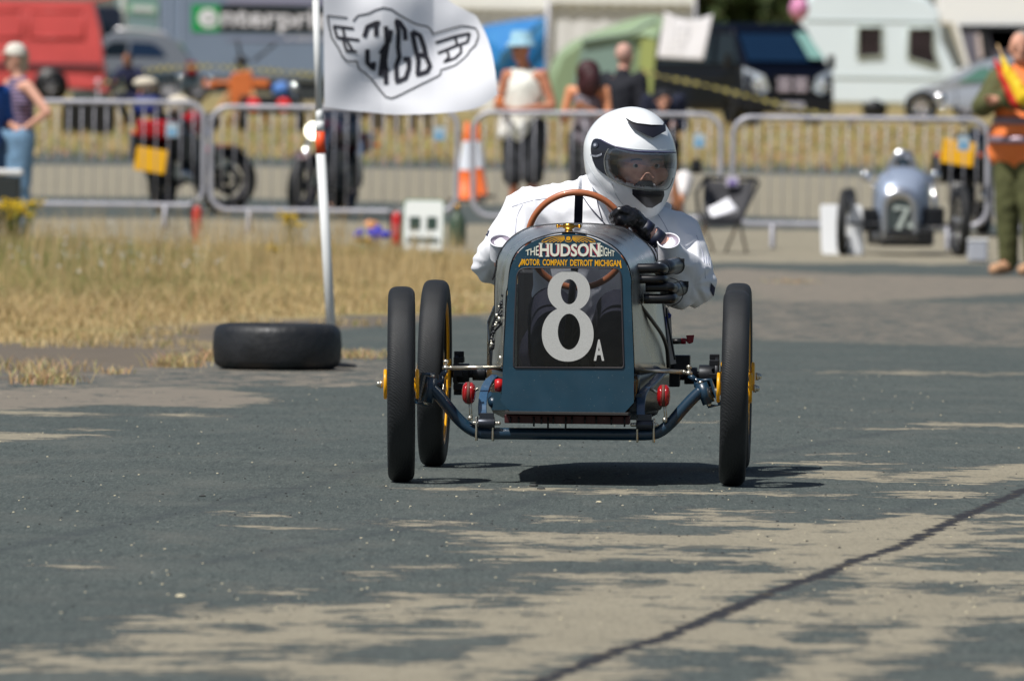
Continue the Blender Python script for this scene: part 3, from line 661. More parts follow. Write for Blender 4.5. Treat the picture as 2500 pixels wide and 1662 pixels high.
# cowl
def resamp(P, n):
    P = [Vector(p) for p in P]; L = [0]
    for a, b in zip(P[:-1], P[1:]): L.append(L[-1] + (b - a).length)
    out = []
    for i in range(n):
        t = L[-1] * i / (n - 1); k = max(j for j in range(len(L)) if L[j] <= t + 1e-9); k = min(k, len(P) - 2)
        out.append(P[k].lerp(P[k + 1], (t - L[k]) / max(1e-9, L[k + 1] - L[k])))
    return out
def sect(pts, y, n=61): return resamp(spline([K(u, v, y) for u, v in pts], 6), n)
A0 = sect(arch_raw, -.095)
rear = [(1200, 900), (1204, 830), (1208, 762), (1209, 690), (1214, 635), (1232, 598), (1260, 572), (1299, 554), (1363, 547), (1410, 546), (1464, 548), (1524, 557), (1561, 580), (1589, 606), (1603, 640), (1612, 700), (1625, 800), (1636, 900)]
A1 = sect(rear, .42)
secs = [[a.lerp(b, t) for a, b in zip(A0, A1)] for t in (0, .03, .2, .4, .6, .8, .97, 1)]
for q_, t in zip(secs, (0, .03, .2, .4, .6, .8, .97, 1)):
    for p in q_: p.y = -.095 + .515 * t
o = MB().loft(secs).build('cowl', alu, kart, solid=.002)
MB().tube([p for p in A1], .003, 6).build('cowl_edge_bead', darkmetal, kart); MB().tube([p for p in A0], .0022, 6).build('cowl_edge_bead', darkmetal, kart)
# tub
def usec(xa, xb, zt, zb, y, n=24):
    P = [Vector((xa, y, zt)), Vector((xa, y, zb + .05)), Vector((xa + .03, y, zb)), Vector((xb - .03, y, zb)), Vector((xb, y, zb + .05)), Vector((xb, y, zt))]; return resamp(P, n)
xa, xb = K(1232, 900, 0).x, K(1545, 900, 0).x; xc, xd = K(1202, 900, .42).x, K(1634, 900, .42).x
zc = K(1400, 900, .42).z
o = MB().loft([usec(xa, xb, .32, .20, -.09), usec(xa - .01, xb + .02, .33, .20, .1), usec(xc, xd, zc + .005, .20, .42), usec(-.27, .26, .46, .17, .75), usec(-.27, .25, .50, .17, 1.2), usec(-.25, .24, .52, .18, 1.7), usec(-.16, .15, .46, .24, 2.1)]).build('body_tub', mat('weathered aluminium', (92, 84, 70), .25, 1.0, var=.3, scale=2.2, rvar=.06), kart, solid=.002)
m = MB(); m.loft([[Vector((-.26 * a, y, z)), Vector((-.18 * a, y, z + .09)), Vector((0, y, z + .13)), Vector((.18 * a, y, z + .09)), Vector((.26 * a, y, z))] for y, a, z in ((1.28, 1, .5), (1.7, .96, .52), (2.1, .62, .46))]); m.build('tail_cover', alu, kart, solid=.002)
m = MB(); m.box((0, .35, .21), (.36, 1.1, .006)); m.build('floor', mat('floor plate', (45, 42, 40), .7), kart)
m = MB()
m.box(((xa + xb) / 2, -.06, .19), (xb - xa - .01, .09, .025)); m.build('underpan', redu, kart, bevel=.003)
m = MB()
for x, y_ in ((910, 40), (1002, 60), (1048, 45), (1088, 68), (1120, 44), (1195, 80), (1232, 45), (1312, 42), (1380, 45), (1472, 50), (1552, 62), (860, 40)):
    a = c2(x, 935, -.12); m.tube([a, a + Vector((0, 0, -y_ * .4027 / 838))], .0032, 6)
m.build('underpan_bolts', darkmetal, kart)
m = MB(); rr_ = random.Random(2)
for k in range(9): m.cyl((xd + .001, .47 + k * .08, zc - .015 - k * .0), (xd + .004, .47 + k * .08, zc - .015), .004, 8)
# radiator cap
m = MB(); p = c1(1213, 800, -.03); m.lathe([(0, .02), (.006, .02), (.01, .012), (.016, .011), (.018, .017), (.030, .017), (.033, .008), (.033, 0)], 'z', 20, 0, p + Vector((0, 0, -.012)))
a = p + Vector((0, 0, .012)); m.tube([a - Vector((.03, 0, 0)), a + Vector((.03, 0, 0))], .0035, 8); m.ball(a - Vector((.032, 0, 0)), .006); m.ball(a + Vector((.032, 0, 0)), .006); m.build('radiator_cap', brass, kart)
# front axle
ax = [(385, 765), (420, 800), (470, 862), (530, 935), (590, 992), (650, 1026), (720, 1037), (860, 1038), (1200, 1040), (1560, 1043), (1690, 1043), (1760, 1028), (1830, 975), (1900, 895), (1960, 830), (2015, 778)]
o = MB().tube(spline([c2(x, y, -.0) for x, y in ax], 5), .0172, 16).build('front_axle', bluegl, kart)
for sg, pts in ((-1, ((385, 700), (350, 845))), (1, ((2015, 735), (2062, 855)))):
    m = MB(); a, b = c2(*pts[0], 0), c2(*pts[1], 0); m.cyl(a, b, .0185, 18); m.cyl(a, a.lerp(b, -.12), .008, 8, 1); m.cyl(b, b.lerp(a, -.12), .008, 8, 1)
    s = Vector((sg * .03, 0, .004)); e = (b - a).normalized() * .006
    m.tube([a - e * 1.4 - s * .2, a - e * 1.4 + s, b + e * 1.4 + s, b + e * 1.4 - s * .2], .006, 8, flat=1.0); m.cyl(a.lerp(b, .5) + s, Vector((xl if sg < 0 else xr, 0, .2855)), .012, 12, 1)
    m.build('steering_knuckle', [bluegl, steel], kart)
for a, b, j, k_ in (((812, 637), (505, 640), (468, 640), (440, 725)), ((1616, 655), (1905, 664), (1942, 672), (1990, 745))):
    m = MB(); A_, B_, J, Kk = c2(*a, .03), c2(*b, .03), c2(*j, .03), c2(*k_, .03)
    m.cyl(A_, B_, .0062, 12); m.cyl(B_, B_.lerp(J, .35), .0075, 6); m.cyl(B_, J, .0045, 8); m.ball(J, (.011, .011, .008)); m.cyl(J, J + Vector((0, 0, .017)), .0045, 8); m.ball(J + Vector((0, 0, .018)), (.0085, .0085, .007))
    m.build('tie_rod', steel, kart)
    m = MB(); m.cyl(J + Vector((0, 0, -.006)), Kk + Vector((0, 0, .012)), .0085, 10); m.tube([Kk + Vector((0, 0, .02)), Kk + Vector((0, 0, 0)), c2(385 if J.x < 0 else 2015, 740, 0)], .010, 8); m.build('steering_arm', bluegl, kart)
# springs and dampers
for sg, sp, sh, dm, rd in ((-1, [(770, 690), (725, 730), (700, 790), (690, 860), (690, 925)], (715, 975), (607, 792), (640, 765)), (1, [(1790, 660), (1720, 735), (1665, 790), (1650, 860), (1650, 930)], (1672, 985), (1788, 808), (1730, 765))):
    m = MB(); Pp = spline([c2(x, y, yy) for (x, y), yy in zip(sp, (.3, .16, .06, .0, -.02))], 6)
    for i in range(len(Pp) - 1):
        pass
    w2 = .0125; vs = []
    for i, p in enumerate(Pp):
        d = (Pp[min(i + 1, len(Pp) - 1)] - Pp[max(i - 1, 0)]).normalized(); n_ = Vector((1, 0, 0)).cross(d).normalized() * .005
        vs += [p - Vector((w2, 0, 0)) - n_, p + Vector((w2, 0, 0)) - n_, p + Vector((w2, 0, 0)) + n_, p - Vector((w2, 0, 0)) + n_]
    m.add(vs, [(4 * i + k, 4 * i + (k + 1) % 4, 4 * i + 4 + (k + 1) % 4, 4 * i + 4 + k) for i in range(len(Pp) - 1) for k in range(4)] + [(0, 1, 2, 3), tuple(4 * (len(Pp) - 1) + k for k in range(4))])
    m.build('leaf_spring', mat('spring blue', (52, 84, 114), .3, .1, coat=.4), kart, bevel=.002)
    m = MB(); cc = c2(*sh, -.02); m.cyl(cc - Vector((.024, 0, 0)), cc + Vector((.024, 0, 0)), .0145, 16); m.box(cc + Vector((0, .005, .02)), (.042, .022, .02)); 
    for s in (-1, 1): m.cyl(cc + Vector((s * .024, 0, 0)), cc + Vector((s * .034, 0, 0)), .006, 8, 1); m.ball(cc + Vector((s * .036, 0, 0)), .006, 1)
    for x in ((665, 765) if sg < 0 else (1640, 1740)):
        q_ = c2(x, 0, 0); m.tube([(q_.x, -.022, cc.z + .018), (q_.x, -.024, cc.z - .02), (q_.x, -.022, cc.z - .052)], .0035, 8, 1); m.tube([(q_.x, .022, cc.z + .018), (q_.x, .022, cc.z - .052)], .0035, 8, 1)
    m.build('spring_shackle', [mat('shackle steel', (62, 66, 74), .35, .6), steel], kart, bevel=.001)
    dc = c2(*dm, -.02); o = bpy.data.objects.new('friction_damper', None); COL.objects.link(o); o.parent = kart; o.location = dc
    for s in (-1, 1): MB().lathe([(s * .004, 0), (s * .004, .032), (s * .010, .031), (s * .0165, .024), (s * .0195, .012), (s * .0195, 0)], 'x', 32).build('damper_disc', redg, o)
    MB().lathe([(-.0045, 0), (-.0045, .0325), (.0045, .0325), (.0045, 0)], 'x', 32).build('friction_plate', brown, o)
    m = MB(); m.cyl((0, 0, 0), c2(*rd, -.02) - dc + Vector((-sg * .012, 0, 0)), .005, 8); q_ = c2(dm[0] + 8, sh[1] - 30, -.02) - dc; m.cyl((0, 0, -.02), q_, .002, 6); m.cyl((.006, 0, -.02), q_ + Vector((.006, 0, 0)), .0018, 6); m.ball(q_, .008); m.build('damper_link', steel, o)
m = MB()
m.add([c2(745, 790, .02), c2(800, 790, .02), c2(845, 895, .02), c2(745, 895, .02), c2(745, 790, .5), c2(800, 790, .5), c2(845, 895, .5), c2(745, 895, .5)], [(0, 1, 2, 3), (0, 4, 7, 3), (0, 1, 5, 4), (1, 2, 6, 5), (2, 3, 7, 6)])
m.add([c2(1600, 798, .02), c2(1655, 798, .02), c2(1655, 900, .02), c2(1570, 905, .02), c2(1600, 798, .5), c2(1655, 798, .5), c2(1655, 900, .5), c2(1570, 905, .5)], [(0, 1, 2, 3), (0, 4, 7, 3), (0, 1, 5, 4), (1, 2, 6, 5), (2, 3, 7, 6)])
m.build('chassis_bracket', blue, kart)
for x0 in (755, 1625): m = MB(); m.tube([c2(x0, 850, .02), c2(x0 + (-6 if x0 < 1000 else 60), 800, .9), (-.22 if x0 < 1000 else .2, 1.7, .29)], .016, 10); m.build('chassis_rail', bluegl, kart)
m = MB(); a = c2(770, 700, .05); m.lathe([(-.012, 0), (-.012, .017), (0, .02), (.012, .017), (.012, 0)], 'x', 24, 0, c2(790, 745, .12)); m.build('brake_drum', redp, kart)
# rear axle, brakes
m = MB(); m.cyl((-.43, 1.65, .2855), (.43, 1.65, .2855), .014, 12)
for x, w_, r in ((-.385, .05, .03), (-.33, .04, .022), (-.29, .03, .034), (-.40, .012, .06), (.40, .012, .06), (.37, .05, .034), (.32, .04, .026)): m.cyl((x - w_ / 2, 1.65, .2855), (x + w_ / 2, 1.65, .2855), r, 12)
for k in range(8):
    a = k * .785; m.box((-.392, 1.65 + .058 * math.cos(a), .2855 + .058 * math.sin(a)), (.03, .018, .018)); m.box((.392, 1.65 + .058 * math.cos(a), .2855 + .058 * math.sin(a)), (.03, .018, .018))
m.box((.2, 1.5, .30), (.18, .1, .09)); m.box((.30, 1.3, .33), (.05, .1, .05)); m.build('rear_axle', darkmetal, kart, bevel=.002)
# exhaust and intake tubes on the right of the bonnet
def c7(x, y, yl): return K(1480 + x / 4.357, 520 + y / 4.357, yl)
for pts, r in (([(270, 590), (330, 590), (520, 588), (590, 590), (610, 600)], .0148), ([(300, 705), (360, 705), (540, 705), (600, 705), (618, 705)], .0128), ([(420, 788), (640, 788), (690, 792), (712, 800)], .0148), ([(400, 912), (640, 912), (700, 912), (716, 905)], .0148)):
    m = MB(); P = [c7(x, y, yy) for (x, y), yy in zip(pts, (.08, .08, .08, .10, .16) if len(pts) == 5 else (.1, .1, .12, .2))]; m.tube(spline(P, 6), r, 16); m.ball(P[-1], r, 0, 12); m.build('intake_hose', blk2, kart)
sil = mat('dark grey canister', (62, 66, 72), .3, .7)
for a, b, r in ((c7(570, 590, .16), c7(745, 560, .42), .0235), (c7(640, 830, .2), c7(790, 800, .42), .021)):
    m = MB(); m.cyl(a, b, r * .96, 20, 0, r); d = (b - a).normalized(); m.tube([b - d * .004, b + d * .003], r * 1.08, 20, 1); m.tube([a + d * .03, a + d * .036], r * 1.03, 20, 1); m.box(b + Vector((.012, 0, .012)), (.024, .012, .018), 1)
    m.build('air_canister', [sil, black], kart)
m = MB(); m.tube(spline([c7(x, y, .2) for x, y in ((680, 690), (760, 720), (812, 800), (815, 880), (770, 950), (690, 990))], 6), .0016, 6); m.tube(spline([c7(x, y, yy) for x, y, yy in ((500, 350, .44), (540, 430, .44), (548, 520, .4))], 5), .002, 6); m.build('wire', black, kart)
m = MB(); m.tube(spline([c7(x, y, yy) for x, y, yy in ((285, 880, .02), (400, 1030, .10), (500, 1160, .18), (590, 1290, .27), (640, 1420, .33), (655, 1560, .35), (660, 1640, .36))], 5), .0058, 10); m.tube(spline([c7(x, y, .5) for x, y in ((640, 1010), (655, 1150), (700, 1400), (730, 1560))], 5), .003, 8); m.build('brake_pipe', blk2, kart)
m = MB(); sd_ = [(590, 985), (650, 1000), (690, 1090), (700, 1300), (745, 1600), (640, 1620), (610, 1200)]
m.prism(sd_, lambda a, b, k: c7(a, b, .95 + .03 * k)); m.build('seat_side', mat('pale side panel', (196, 194, 190), .4, .3, var=.1), kart)
m = MB(); m.tube(spline([c7(x, y, .945) for x, y in ((640, 1090), (655, 1075), (680, 1085), (672, 1105), (640, 1110), (628, 1160), (640, 1400), (668, 1600))], 4), .004, 8); m.build('side_trim', mat('royal blue trim', (20, 48, 140), .3), kart)
m = MB(); m.cyl(c7(705, 1365, .9), c7(800, 1362, .9), .0085, 12); m.build('switch_body', black, kart)
m = MB(); m.cyl(c7(798, 1362, .9), c7(848, 1362, .9), .009, 12); m.cyl(c7(848, 1358, .9), c7(862, 1350, .9), .005, 8); m.prism([(850, 1300), (938, 1296), (925, 1375), (885, 1392), (862, 1380)], lambda a, b, k: c7(a, b, .89 + .012 * k)); m.build('cut_off_key', mat('dark red key', (140, 16, 34), .35), kart, bevel=.001)
# linkage hanging on the left flank
def c6(x, y, yl): return K(1140 + x / 4.125, 520 + y / 4.125, yl)
m = MB(); ch = [(360, 820), (368, 870), (345, 930), (350, 990), (300, 1040), (320, 1090), (270, 1140), (262, 1200), (245, 1260), (262, 1320), (230, 1370), (236, 1440), (234, 1540)]
m.tube(spline([c6(x, y, .05) for x, y in ch], 4), .0028, 6); rk = random.Random(8)
for i in range(46):
    t = rk.random() * 10; k = int(t); x = ch[k][0] + (ch[k + 1][0] - ch[k][0]) * (t - k); y = ch[k][1] + (ch[k + 1][1] - ch[k][1]) * (t - k)
    r = rk.uniform(.0025, .0065); m.ball(c6(x + rk.gauss(0, 9), y, .05), (r, r, r * rk.uniform(.8, 1.6)), 0 if rk.random() < .8 else 1, 6)
m.tube([c6(380, 850, .06), c6(262, 1110, .06), c6(225, 1340, .06)], .0035, 6); m.tube([c6(380, 1080, .06), c6(250, 1220, .06)], .0035, 6)
m.cyl(c6(330, 1440, .05), c6(350, 1500, .05), .005, 8, 1); m.tube([c6(345, 1480, .05), c6(345, 1545, .05)], .002, 6); m.build('throttle_linkage', [darkmetal, steel], kart)
m = MB(); m.tube(spline([c6(x, y, .3) for x, y in ((300, 470), (292, 560), (270, 640), (255, 675))], 5), .0032, 6); m.build('bonnet_cable', black, kart)
# steering wheel
sc = K(1410, 586, .62); sw = bpy.data.objects.new('steering_wheel', None); COL.objects.link(sw); sw.parent = kart; sw.location = sc; sw.rotation_euler = (rad(16), 0, rad(0))
SR = .1475
MB().tube([(SR * math.sin(2 * math.pi * k / 64), 0, SR * math.cos(2 * math.pi * k / 64)) for k in range(64)], .0098, 14, closed=True).build('wheel_rim', wood, sw)
m = MB()
for a in (.03, 2.2, 4.08):
    d = Vector((math.sin(a), 0, math.cos(a))); q_ = Vector((d.z, 0, -d.x)); h = .0125
    m.add([d * .02 - q_ * h, d * .02 + q_ * h, d * (SR - .004) + q_ * h, d * (SR - .004) - q_ * h, d * .02 - q_ * h + Vector((0, .004, 0)), d * .02 + q_ * h + Vector((0, .004, 0)), d * (SR - .004) + q_ * h + Vector((0, .004, 0)), d * (SR - .004) - q_ * h + Vector((0, .004, 0))],
          [(0, 1, 2, 3), (4, 5, 6, 7), (0, 1, 5, 4), (1, 2, 6, 5), (2, 3, 7, 6), (3, 0, 4, 7)])
m.cyl((0, -.03, 0), (0, .01, 0), .03, 20); m.build('wheel_spokes', mat('blue black spoke', (22, 24, 40), .35, .3), sw)
m = MB(); m.cyl((sc.x, sc.y, sc.z), (sc.x - .01, .05, .40), .011, 12); m.box((sc.x, .3, .50), (.03, .03, .02)); m.build('steering_column', darkmetal, kart)
m = MB(); m.box((.0, .5, .64), (.42, .012, .012)); m.build('cross_bar', darkmetal, kart)
m = MB(); m.box((0, 1.28, .42), (.40, .05, .40)); m.box((0, 1.1, .26), (.38, .38, .06)); m.build('seat', mat('black vinyl', (28, 28, 32), .5), kart, bevel=.02)
# ================================================================== DRIVER
D = K
drv = thing('person', 'driver in white race jacket and white full face helmet steering the blue race kart', 'person', KL, KR)
wht = mat('white cotton jacket', (233, 234, 238), .75, 0, var=.025, scale=20, bump=.12, bscale=35)
P_ = lambda u, v, y: K(u, v, y)
def fold(p):
    q_ = Vector((p.x * 9, p.y * 4, p.z * 9)); a = noise.noise(q_ * 1.1); b = 1 - abs(noise.noise(Vector((p.x * 17 + p.z * 9, p.y * 6, p.z * 6 - p.x * 7)))) * 3.0; e = 0
    for C_, s_ in ((P_(1690, 690, .85), 1), (P_(1205, 640, .82), .8)):
        d = p - C_; r = d.length
        if r < .15: e += s_ * (1 - r / .15) * .005 * math.sin(9 * math.atan2(d.z, d.x) + 3 * a)
    return .006 * a + .0062 * max(0, b) ** 1.3 + e + .0007 * noise.noise(p * 30)
m = MB()
m.cap(P_(1430, 600, 1.02), P_(1440, 790, 1.12), .165, .17, 0, 20); m.cap(P_(1480, 530, .98), P_(1370, 545, .98), .095, .11, 0, 18)
m.cap(P_(1295, 535, .96), P_(1400, 540, 1.0), .094, .12, 0, 18); m.cap(P_(1640, 590, .96), P_(1520, 570, 1.0), .088, .12, 0, 18)
m.cap(P_(1288, 545, .96), P_(1206, 643, .82), .085, .063, 0, 18); m.cap(P_(1206, 643, .82), P_(1226, 612, .62), .063, .034, 0, 18)
m.cap(P_(1645, 590, .96), P_(1688, 690, .86), .088, .072, 0, 18); m.cap(P_(1688, 690, .86), P_(1634, 612, .63), .07, .036, 0, 18); m.cap(P_(1660, 705, .8), P_(1636, 640, .66), .058, .034, 0, 16)
m.cap(P_(1440, 470, .99), P_(1560, 500, .98), .055, .055, 0, 14)
jac = blob(m, 'jacket', wht, drv, .0075, 14, fold)
jb = bvh_of(jac)
def onto(bv, polyfn, poly, step, off, mb, mi=0):
    V2, Fc = cdt(poly, step); vs = []; 
    for a, b in V2:
        o_, f_ = polyfn(a, b, -.4), polyfn(a, b, 2.2); d = (f_ - o_).normalized(); h = bv.ray_cast(o_, d)
        vs.append((h[0] + h[1] * off - d * off * .6) if h[0] else None)
    good = [f for f in Fc if all(vs[i] is not None for i in f)]
    mb.add([v if v is not None else Vector((0, 0, 0)) for v in vs], good, mi, True)
liner = mat('grey lilac lining', (150, 140, 154), .8)
for (cu, cv, ru, rv, yy) in ((1223, 588, 27, 15, .585), (1632, 588, 27, 18, .60)):
    m = MB(); pts_ = [P_(cu + ru * math.cos(t), cv + rv * math.sin(t), yy + .045 * -math.sin(t)) for t in [2 * math.pi * k / 28 for k in range(28)]]
    cc = P_(cu, cv + 12, yy + .05); m.add(pts_ + [cc], [(k, (k + 1) % 28, 28) for k in range(28)], 0, True); m.tube(pts_, .0022, 6, 1, closed=True)
    low = [p + Vector((0, .035, -.05)) for p in pts_]; m.loft([pts_, low], 1, closed=True)
    m.build('sleeve_cuff', [liner, wht], drv)
m = MB(); cpt = [P_(1408, 462, .90), P_(1411, 436, .94), P_(1430, 430, 1.02), P_(1500, 450, 1.1), P_(1600, 480, 1.06), P_(1640, 500, .98)]
cp = spline(cpt, 6); m.loft([[p for p in cp], [p + Vector((-.004, -.012, -.05)) for p in cp]]); m.build('collar', wht, drv, solid=.006)
navy = mat('navy print', (30, 30, 62), .7)
m = MB(); onto(jb, P_, [(1735, 690), (1745, 702), (1741, 726), (1733, 708)], 5, .002, m); m.build('jacket_badge', navy, drv); m = MB(); onto(jb, P_, [(1186, 560), (1196, 563), (1190, 578), (1181, 573)], 4, .002, m)
for k in range(5): onto(jb, P_, [(1170 + k * 4, 580 - k * 5), (1172 + k * 4, 578 - k * 5), (1175 + k * 4, 586 - k * 5), (1173 + k * 4, 587 - k * 5)], 3, .002, m)
for k in range(4): onto(jb, P_, [(1722 + k * 5, 625), (1724 + k * 5, 625), (1725 + k * 5, 645), (1723 + k * 5, 645)], 4, .002, m, 1)
m.build('jacket_print', [navy, mat('pale grey stitching', (185, 190, 205), .7)], drv)
m = MB()
for A_ in ([(1424, 482), (1440, 505), (1462, 530), (1478, 548)], [(1455, 470), (1460, 500), (1470, 535)]):
    L = []
    for a in spline([(x, y, 0) for x, y in A_], 6):
        o_ = P_(a.x, a.y, -.4); d = (P_(a.x, a.y, 2.2) - o_).normalized(); h = jb.ray_cast(o_, d)
        if h[0]: L.append(h[0] - d * .002)
    if len(L) > 2: m = MB(); m.tube(L, .0016, 5); m.build('jacket_seam', navy, drv)
for A_ in ([(1604, 520), (1622, 548), (1640, 585)], [(1700, 575), (1716, 620), (1722, 680)], [(1276, 500), (1262, 530), (1258, 570)], [(1250, 505), (1300, 490), (1360, 482)]):
    L = []
    for a in spline([(x, y, 0) for x, y in A_], 6):
        o_ = P_(a.x, a.y, -.4); d = (P_(a.x, a.y, 2.2) - o_).normalized(); h = jb.ray_cast(o_, d)
        if h[0]: L.append(h[0] - d * .0002)
    if len(L) > 2: m = MB(); m.tube(L, .0013, 5); m.build('jacket_seam', mat('pale seam', (176, 178, 192), .8), drv)
# body (continuous)
m = MB()
HC = P_(1566, 402, 0.866)
m.ball(HC, (.074, .092, .10), 0, 20); m.ball(P_(1570, 437, 0.821), (.052, .06, .055), 0, 16); m.ball(P_(1535, 418, 0.811), (.03, .03, .028), 0, 12); m.ball(P_(1610, 425, 0.811), (.028, .03, .026), 0, 12)
m.cap(P_(1578, 404, 0.788), P_(1581, 432, 0.751), .0095, .0125, 0, 10); m.ball(P_(1572, 436, 0.766), (.016, .014, .010), 0, 10); m.ball(P_(1589, 436, 0.766), (.015, .014, .010), 0, 10)
m.cap(P_(1540, 393, 0.786), P_(1565, 396, 0.778), .010, .010, 0, 10); m.cap(P_(1590, 398, 0.778), P_(1615, 398, 0.786), .010, .010, 0, 10); m.cap(P_(1560, 446, 0.778), P_(1590, 448, 0.778), .008, .008, 0, 10)
m.cap(HC + Vector((0, .02, -.08)), P_(1500, 520, .98), .055, .06, 0, 14); m.cap(P_(1500, 520, .98), P_(1440, 780, 1.12), .10, .14, 0, 16)
for sg, sh_, el, wr in ((-1, P_(1300, 545, .97), P_(1208, 640, .82), P_(1295, 640, .62)), (1, P_(1620, 590, .97), P_(1685, 680, .86), P_(1566, 552, .6))):
    m.cap(P_(1450, 560, 1.0), sh_, .09, .05, 0, 12); m.cap(sh_, el, .048, .038, 0, 12)
    if sg > 0: m.cap(el, P_(1630, 602, .63), .035, .024, 0, 12); m.cap(P_(1630, 602, .63), wr, .024, .022, 0, 12)
    else: m.cap(el, P_(1232, 632, .62), .035, .03, 0, 12); m.cap(P_(1232, 632, .62), wr, .03, .023, 0, 12)
for s in (-1, 1): m.cap((.01 + s * .08, 1.1, .36), (.03 + s * .1, .66, .48), .07, .055, 0, 12); m.cap((.03 + s * .1, .66, .48), (.02 + s * .09, .25, .29), .045, .035, 0, 12); m.cap((.02 + s * .09, .25, .29), (.02 + s * .09, .13, .31), .035, .03, 0, 12)
m.cap(P_(1440, 780, 1.12), (.01, 1.12, .36), .13, .12, 0, 14)
blob(m, 'body', mat('ruddy skin', (246, 190, 168), .5, 0, var=.1, scale=25), drv, .0055, 5)
m = MB()
for s in (-1, 1): m.cap((.01 + s * .08, 1.1, .36), (.03 + s * .1, .66, .49), .09, .075, 0, 16); m.cap((.03 + s * .1, .66, .49), (.02 + s * .09, .27, .30), .07, .05, 0, 14)
m.cap((-.07, 1.12, .36), (.09, 1.12, .36), .12, .12, 0, 14)
blob(m, 'trousers', mat('dark navy trousers', (26, 27, 44), .8), drv, .01, 6, lambda p: .006 * noise.noise(p * 16))
m = MB(); gy = mat('grey moustache', (135, 135, 138), .8)
for k in range(26):
    a = P_(1562 + k * 1.1, 441 + abs(k - 15) * .15, 0.748); m.tube([a, a + Vector(((k - 14) * .0009, -.006, -.010)), a + Vector(((k - 14) * .0016, -.004, -.018))], [.0022, .002, .0008], 5)
for k in range(12):
    for c_ in (1540, 1590): a = P_(c_ + k * 2.2, 390 + abs(k - 6) * .4, 0.773); m.tube([a, a + Vector((.004, -.004, .003))], .0018, 4)
m.build('moustache', gy, drv)
for c_ in (1553, 1603): m = MB(); m.ball(P_(c_, 404, 0.784), .011, 0, 12); m.ball(P_(c_, 405, 0.775), .0055, 1, 10); m.build('eye', [mat('eye white', (225, 220, 215), .2), mat('iris', (40, 32, 28), .2)], drv)
m = MB(); P4 = [P_(1520, 446, .86), P_(1535, 452, .80), P_(1565, 458, .772), P_(1596, 458, .772), P_(1618, 452, .82), P_(1624, 446, .88)]; cq = spline(P4, 5)
m.loft([cq, [p + Vector((0, .01, -.04)) for p in cq]]); m.build('chin_curtain', mat('black foam', (16, 16, 18), .9), drv, solid=.01)
# helmet
hc = [(1426, 346), (1425, 372), (1427, 400), (1434, 436), (1446, 456), (1460, 472), (1478, 494), (1498, 513), (1526, 528), (1554, 535), (1580, 535.5), (1604, 527), (1621, 505), (1633, 476), (1644, 447), (1650, 422), (1652, 384), (1646, 349), (1630, 313), (1611, 288), (1583, 269), (1544, 260.5), (1506, 267), (1464, 287), (1440, 315)]
CU, CV = 1545, 385; an = np.array([math.atan2(v - CV, u - CU) for u, v in hc]); rd_ = np.array([math.hypot(u - CU, v - CV) for u, v in hc]); so_ = np.argsort(an); an = an[so_]; rd_ = rd_[so_]
an = np.concatenate([an - 2 * math.pi, an, an + 2 * math.pi]); rd_ = np.tile(rd_, 3)
def hR(t):
    s = 0
    for k, w_ in ((-.12, 1), (-.06, 2), (0, 3), (.06, 2), (.12, 1)): s += w_ * float(np.interp(t + k, an, rd_))
    return s / 9
HY = .89; O_ = P_(CU, CV, HY); NTH, NPH = 144, 90; vs = []; fs = []
ex = (P_(CU + 100, CV, HY) - O_) / 100; ez = (P_(CU, CV + 100, HY) - O_) / 100
for i in range(NPH + 1):
    ph = math.pi * i / NPH; sp_ = math.sin(ph) ** .93 if 0 < i < NPH else 0
    for j in range(NTH):
        t = 2 * math.pi * j / NTH; R_ = hR(t) * sp_; dy = -math.cos(ph) * (.165 if ph < math.pi / 2 else .17)
        p = O_ + ex * (R_ * math.cos(t)) + ez * (R_ * math.sin(t)) + Vector((0, dy, 0))
        chin = max(0, math.sin(t)) ** 2 * math.sin(ph) if ph < math.pi / 2 else 0; p.y -= .022 * chin * math.cos(ph) * 1.6
        vs.append(p)
for i in range(NPH):
    for j in range(NTH): l = (j + 1) % NTH; fs.append((i * NTH + j, i * NTH + l, (i + 1) * NTH + l, (i + 1) * NTH + j))
full = BVHTree.FromPolygons(vs, fs)
def c5(x, y, yl): return K(1420 + x / 5.227, 250 + y / 5.227, yl)
visp = densify([(345, 600), (308, 680), (302, 770), (322, 880), (370, 960), (460, 1015), (640, 1080), (870, 1112), (1040, 1108), (1105, 1062), (1145, 960), (1168, 800), (1180, 652), (1020, 648), (850, 645), (700, 636), (560, 615), (430, 585)], 4)
def inp(poly, x, y):
    ins = False; n = len(poly)
    for i in range(n):
        x1, y1 = poly[i]; x2, y2 = poly[(i + 1) % n]
        if (y1 > y) != (y2 > y) and x < (x2 - x1) * (y - y1) / (y2 - y1) + x1: ins = not ins
    return ins
cxm, cym = 740, 850; shr = [(cxm + (x - cxm) * .93, cym + (y - cym) * .9) for x, y in visp]
def topx(p):                                             # local point -> photo pixel in crop-5 units
    wp = K.M @ p; du = wp.x * F / wp.y; dv = (CH - wp.z) * F / wp.y; u = du - dv * RA; v = dv + du * RA
    return (u + PU - 1420) * 5.227, (v + PV - 250) * 5.227
keep = []
for f in fs:
    c_ = sum((vs[k] for k in f), Vector()) / 4
    if c_.y < HY - .02 and inp(shr, *topx(c_)): continue
    keep.append(f)
hel = bpy.data.objects.new('helmet', None); COL.objects.link(hel); hel.parent = drv
hw = mat('glossy white shell', (246, 249, 250), .26, 0, coat=.35)
o = MB().add(vs, keep, 0, True).build('helmet_shell', hw, hel); md = o.modifiers.new('s', 'SOLIDIFY'); md.thickness = .012; md.offset = -1
def patch(name, polys, mats, off, step=14, edge=True):
    m = MB()
    for k, (poly, mi, of) in enumerate(polys): onto(full, c5, poly, step, of, m, mi)
    o = m.build(name, mats, hel); return o
vgl = glass('tinted visor', (.93, .93, .94), .05, .03); band = glass('visor sun band', (.74, .76, .82), .07, .12)  # sun band; the sky's blue reflection is put into its tint too
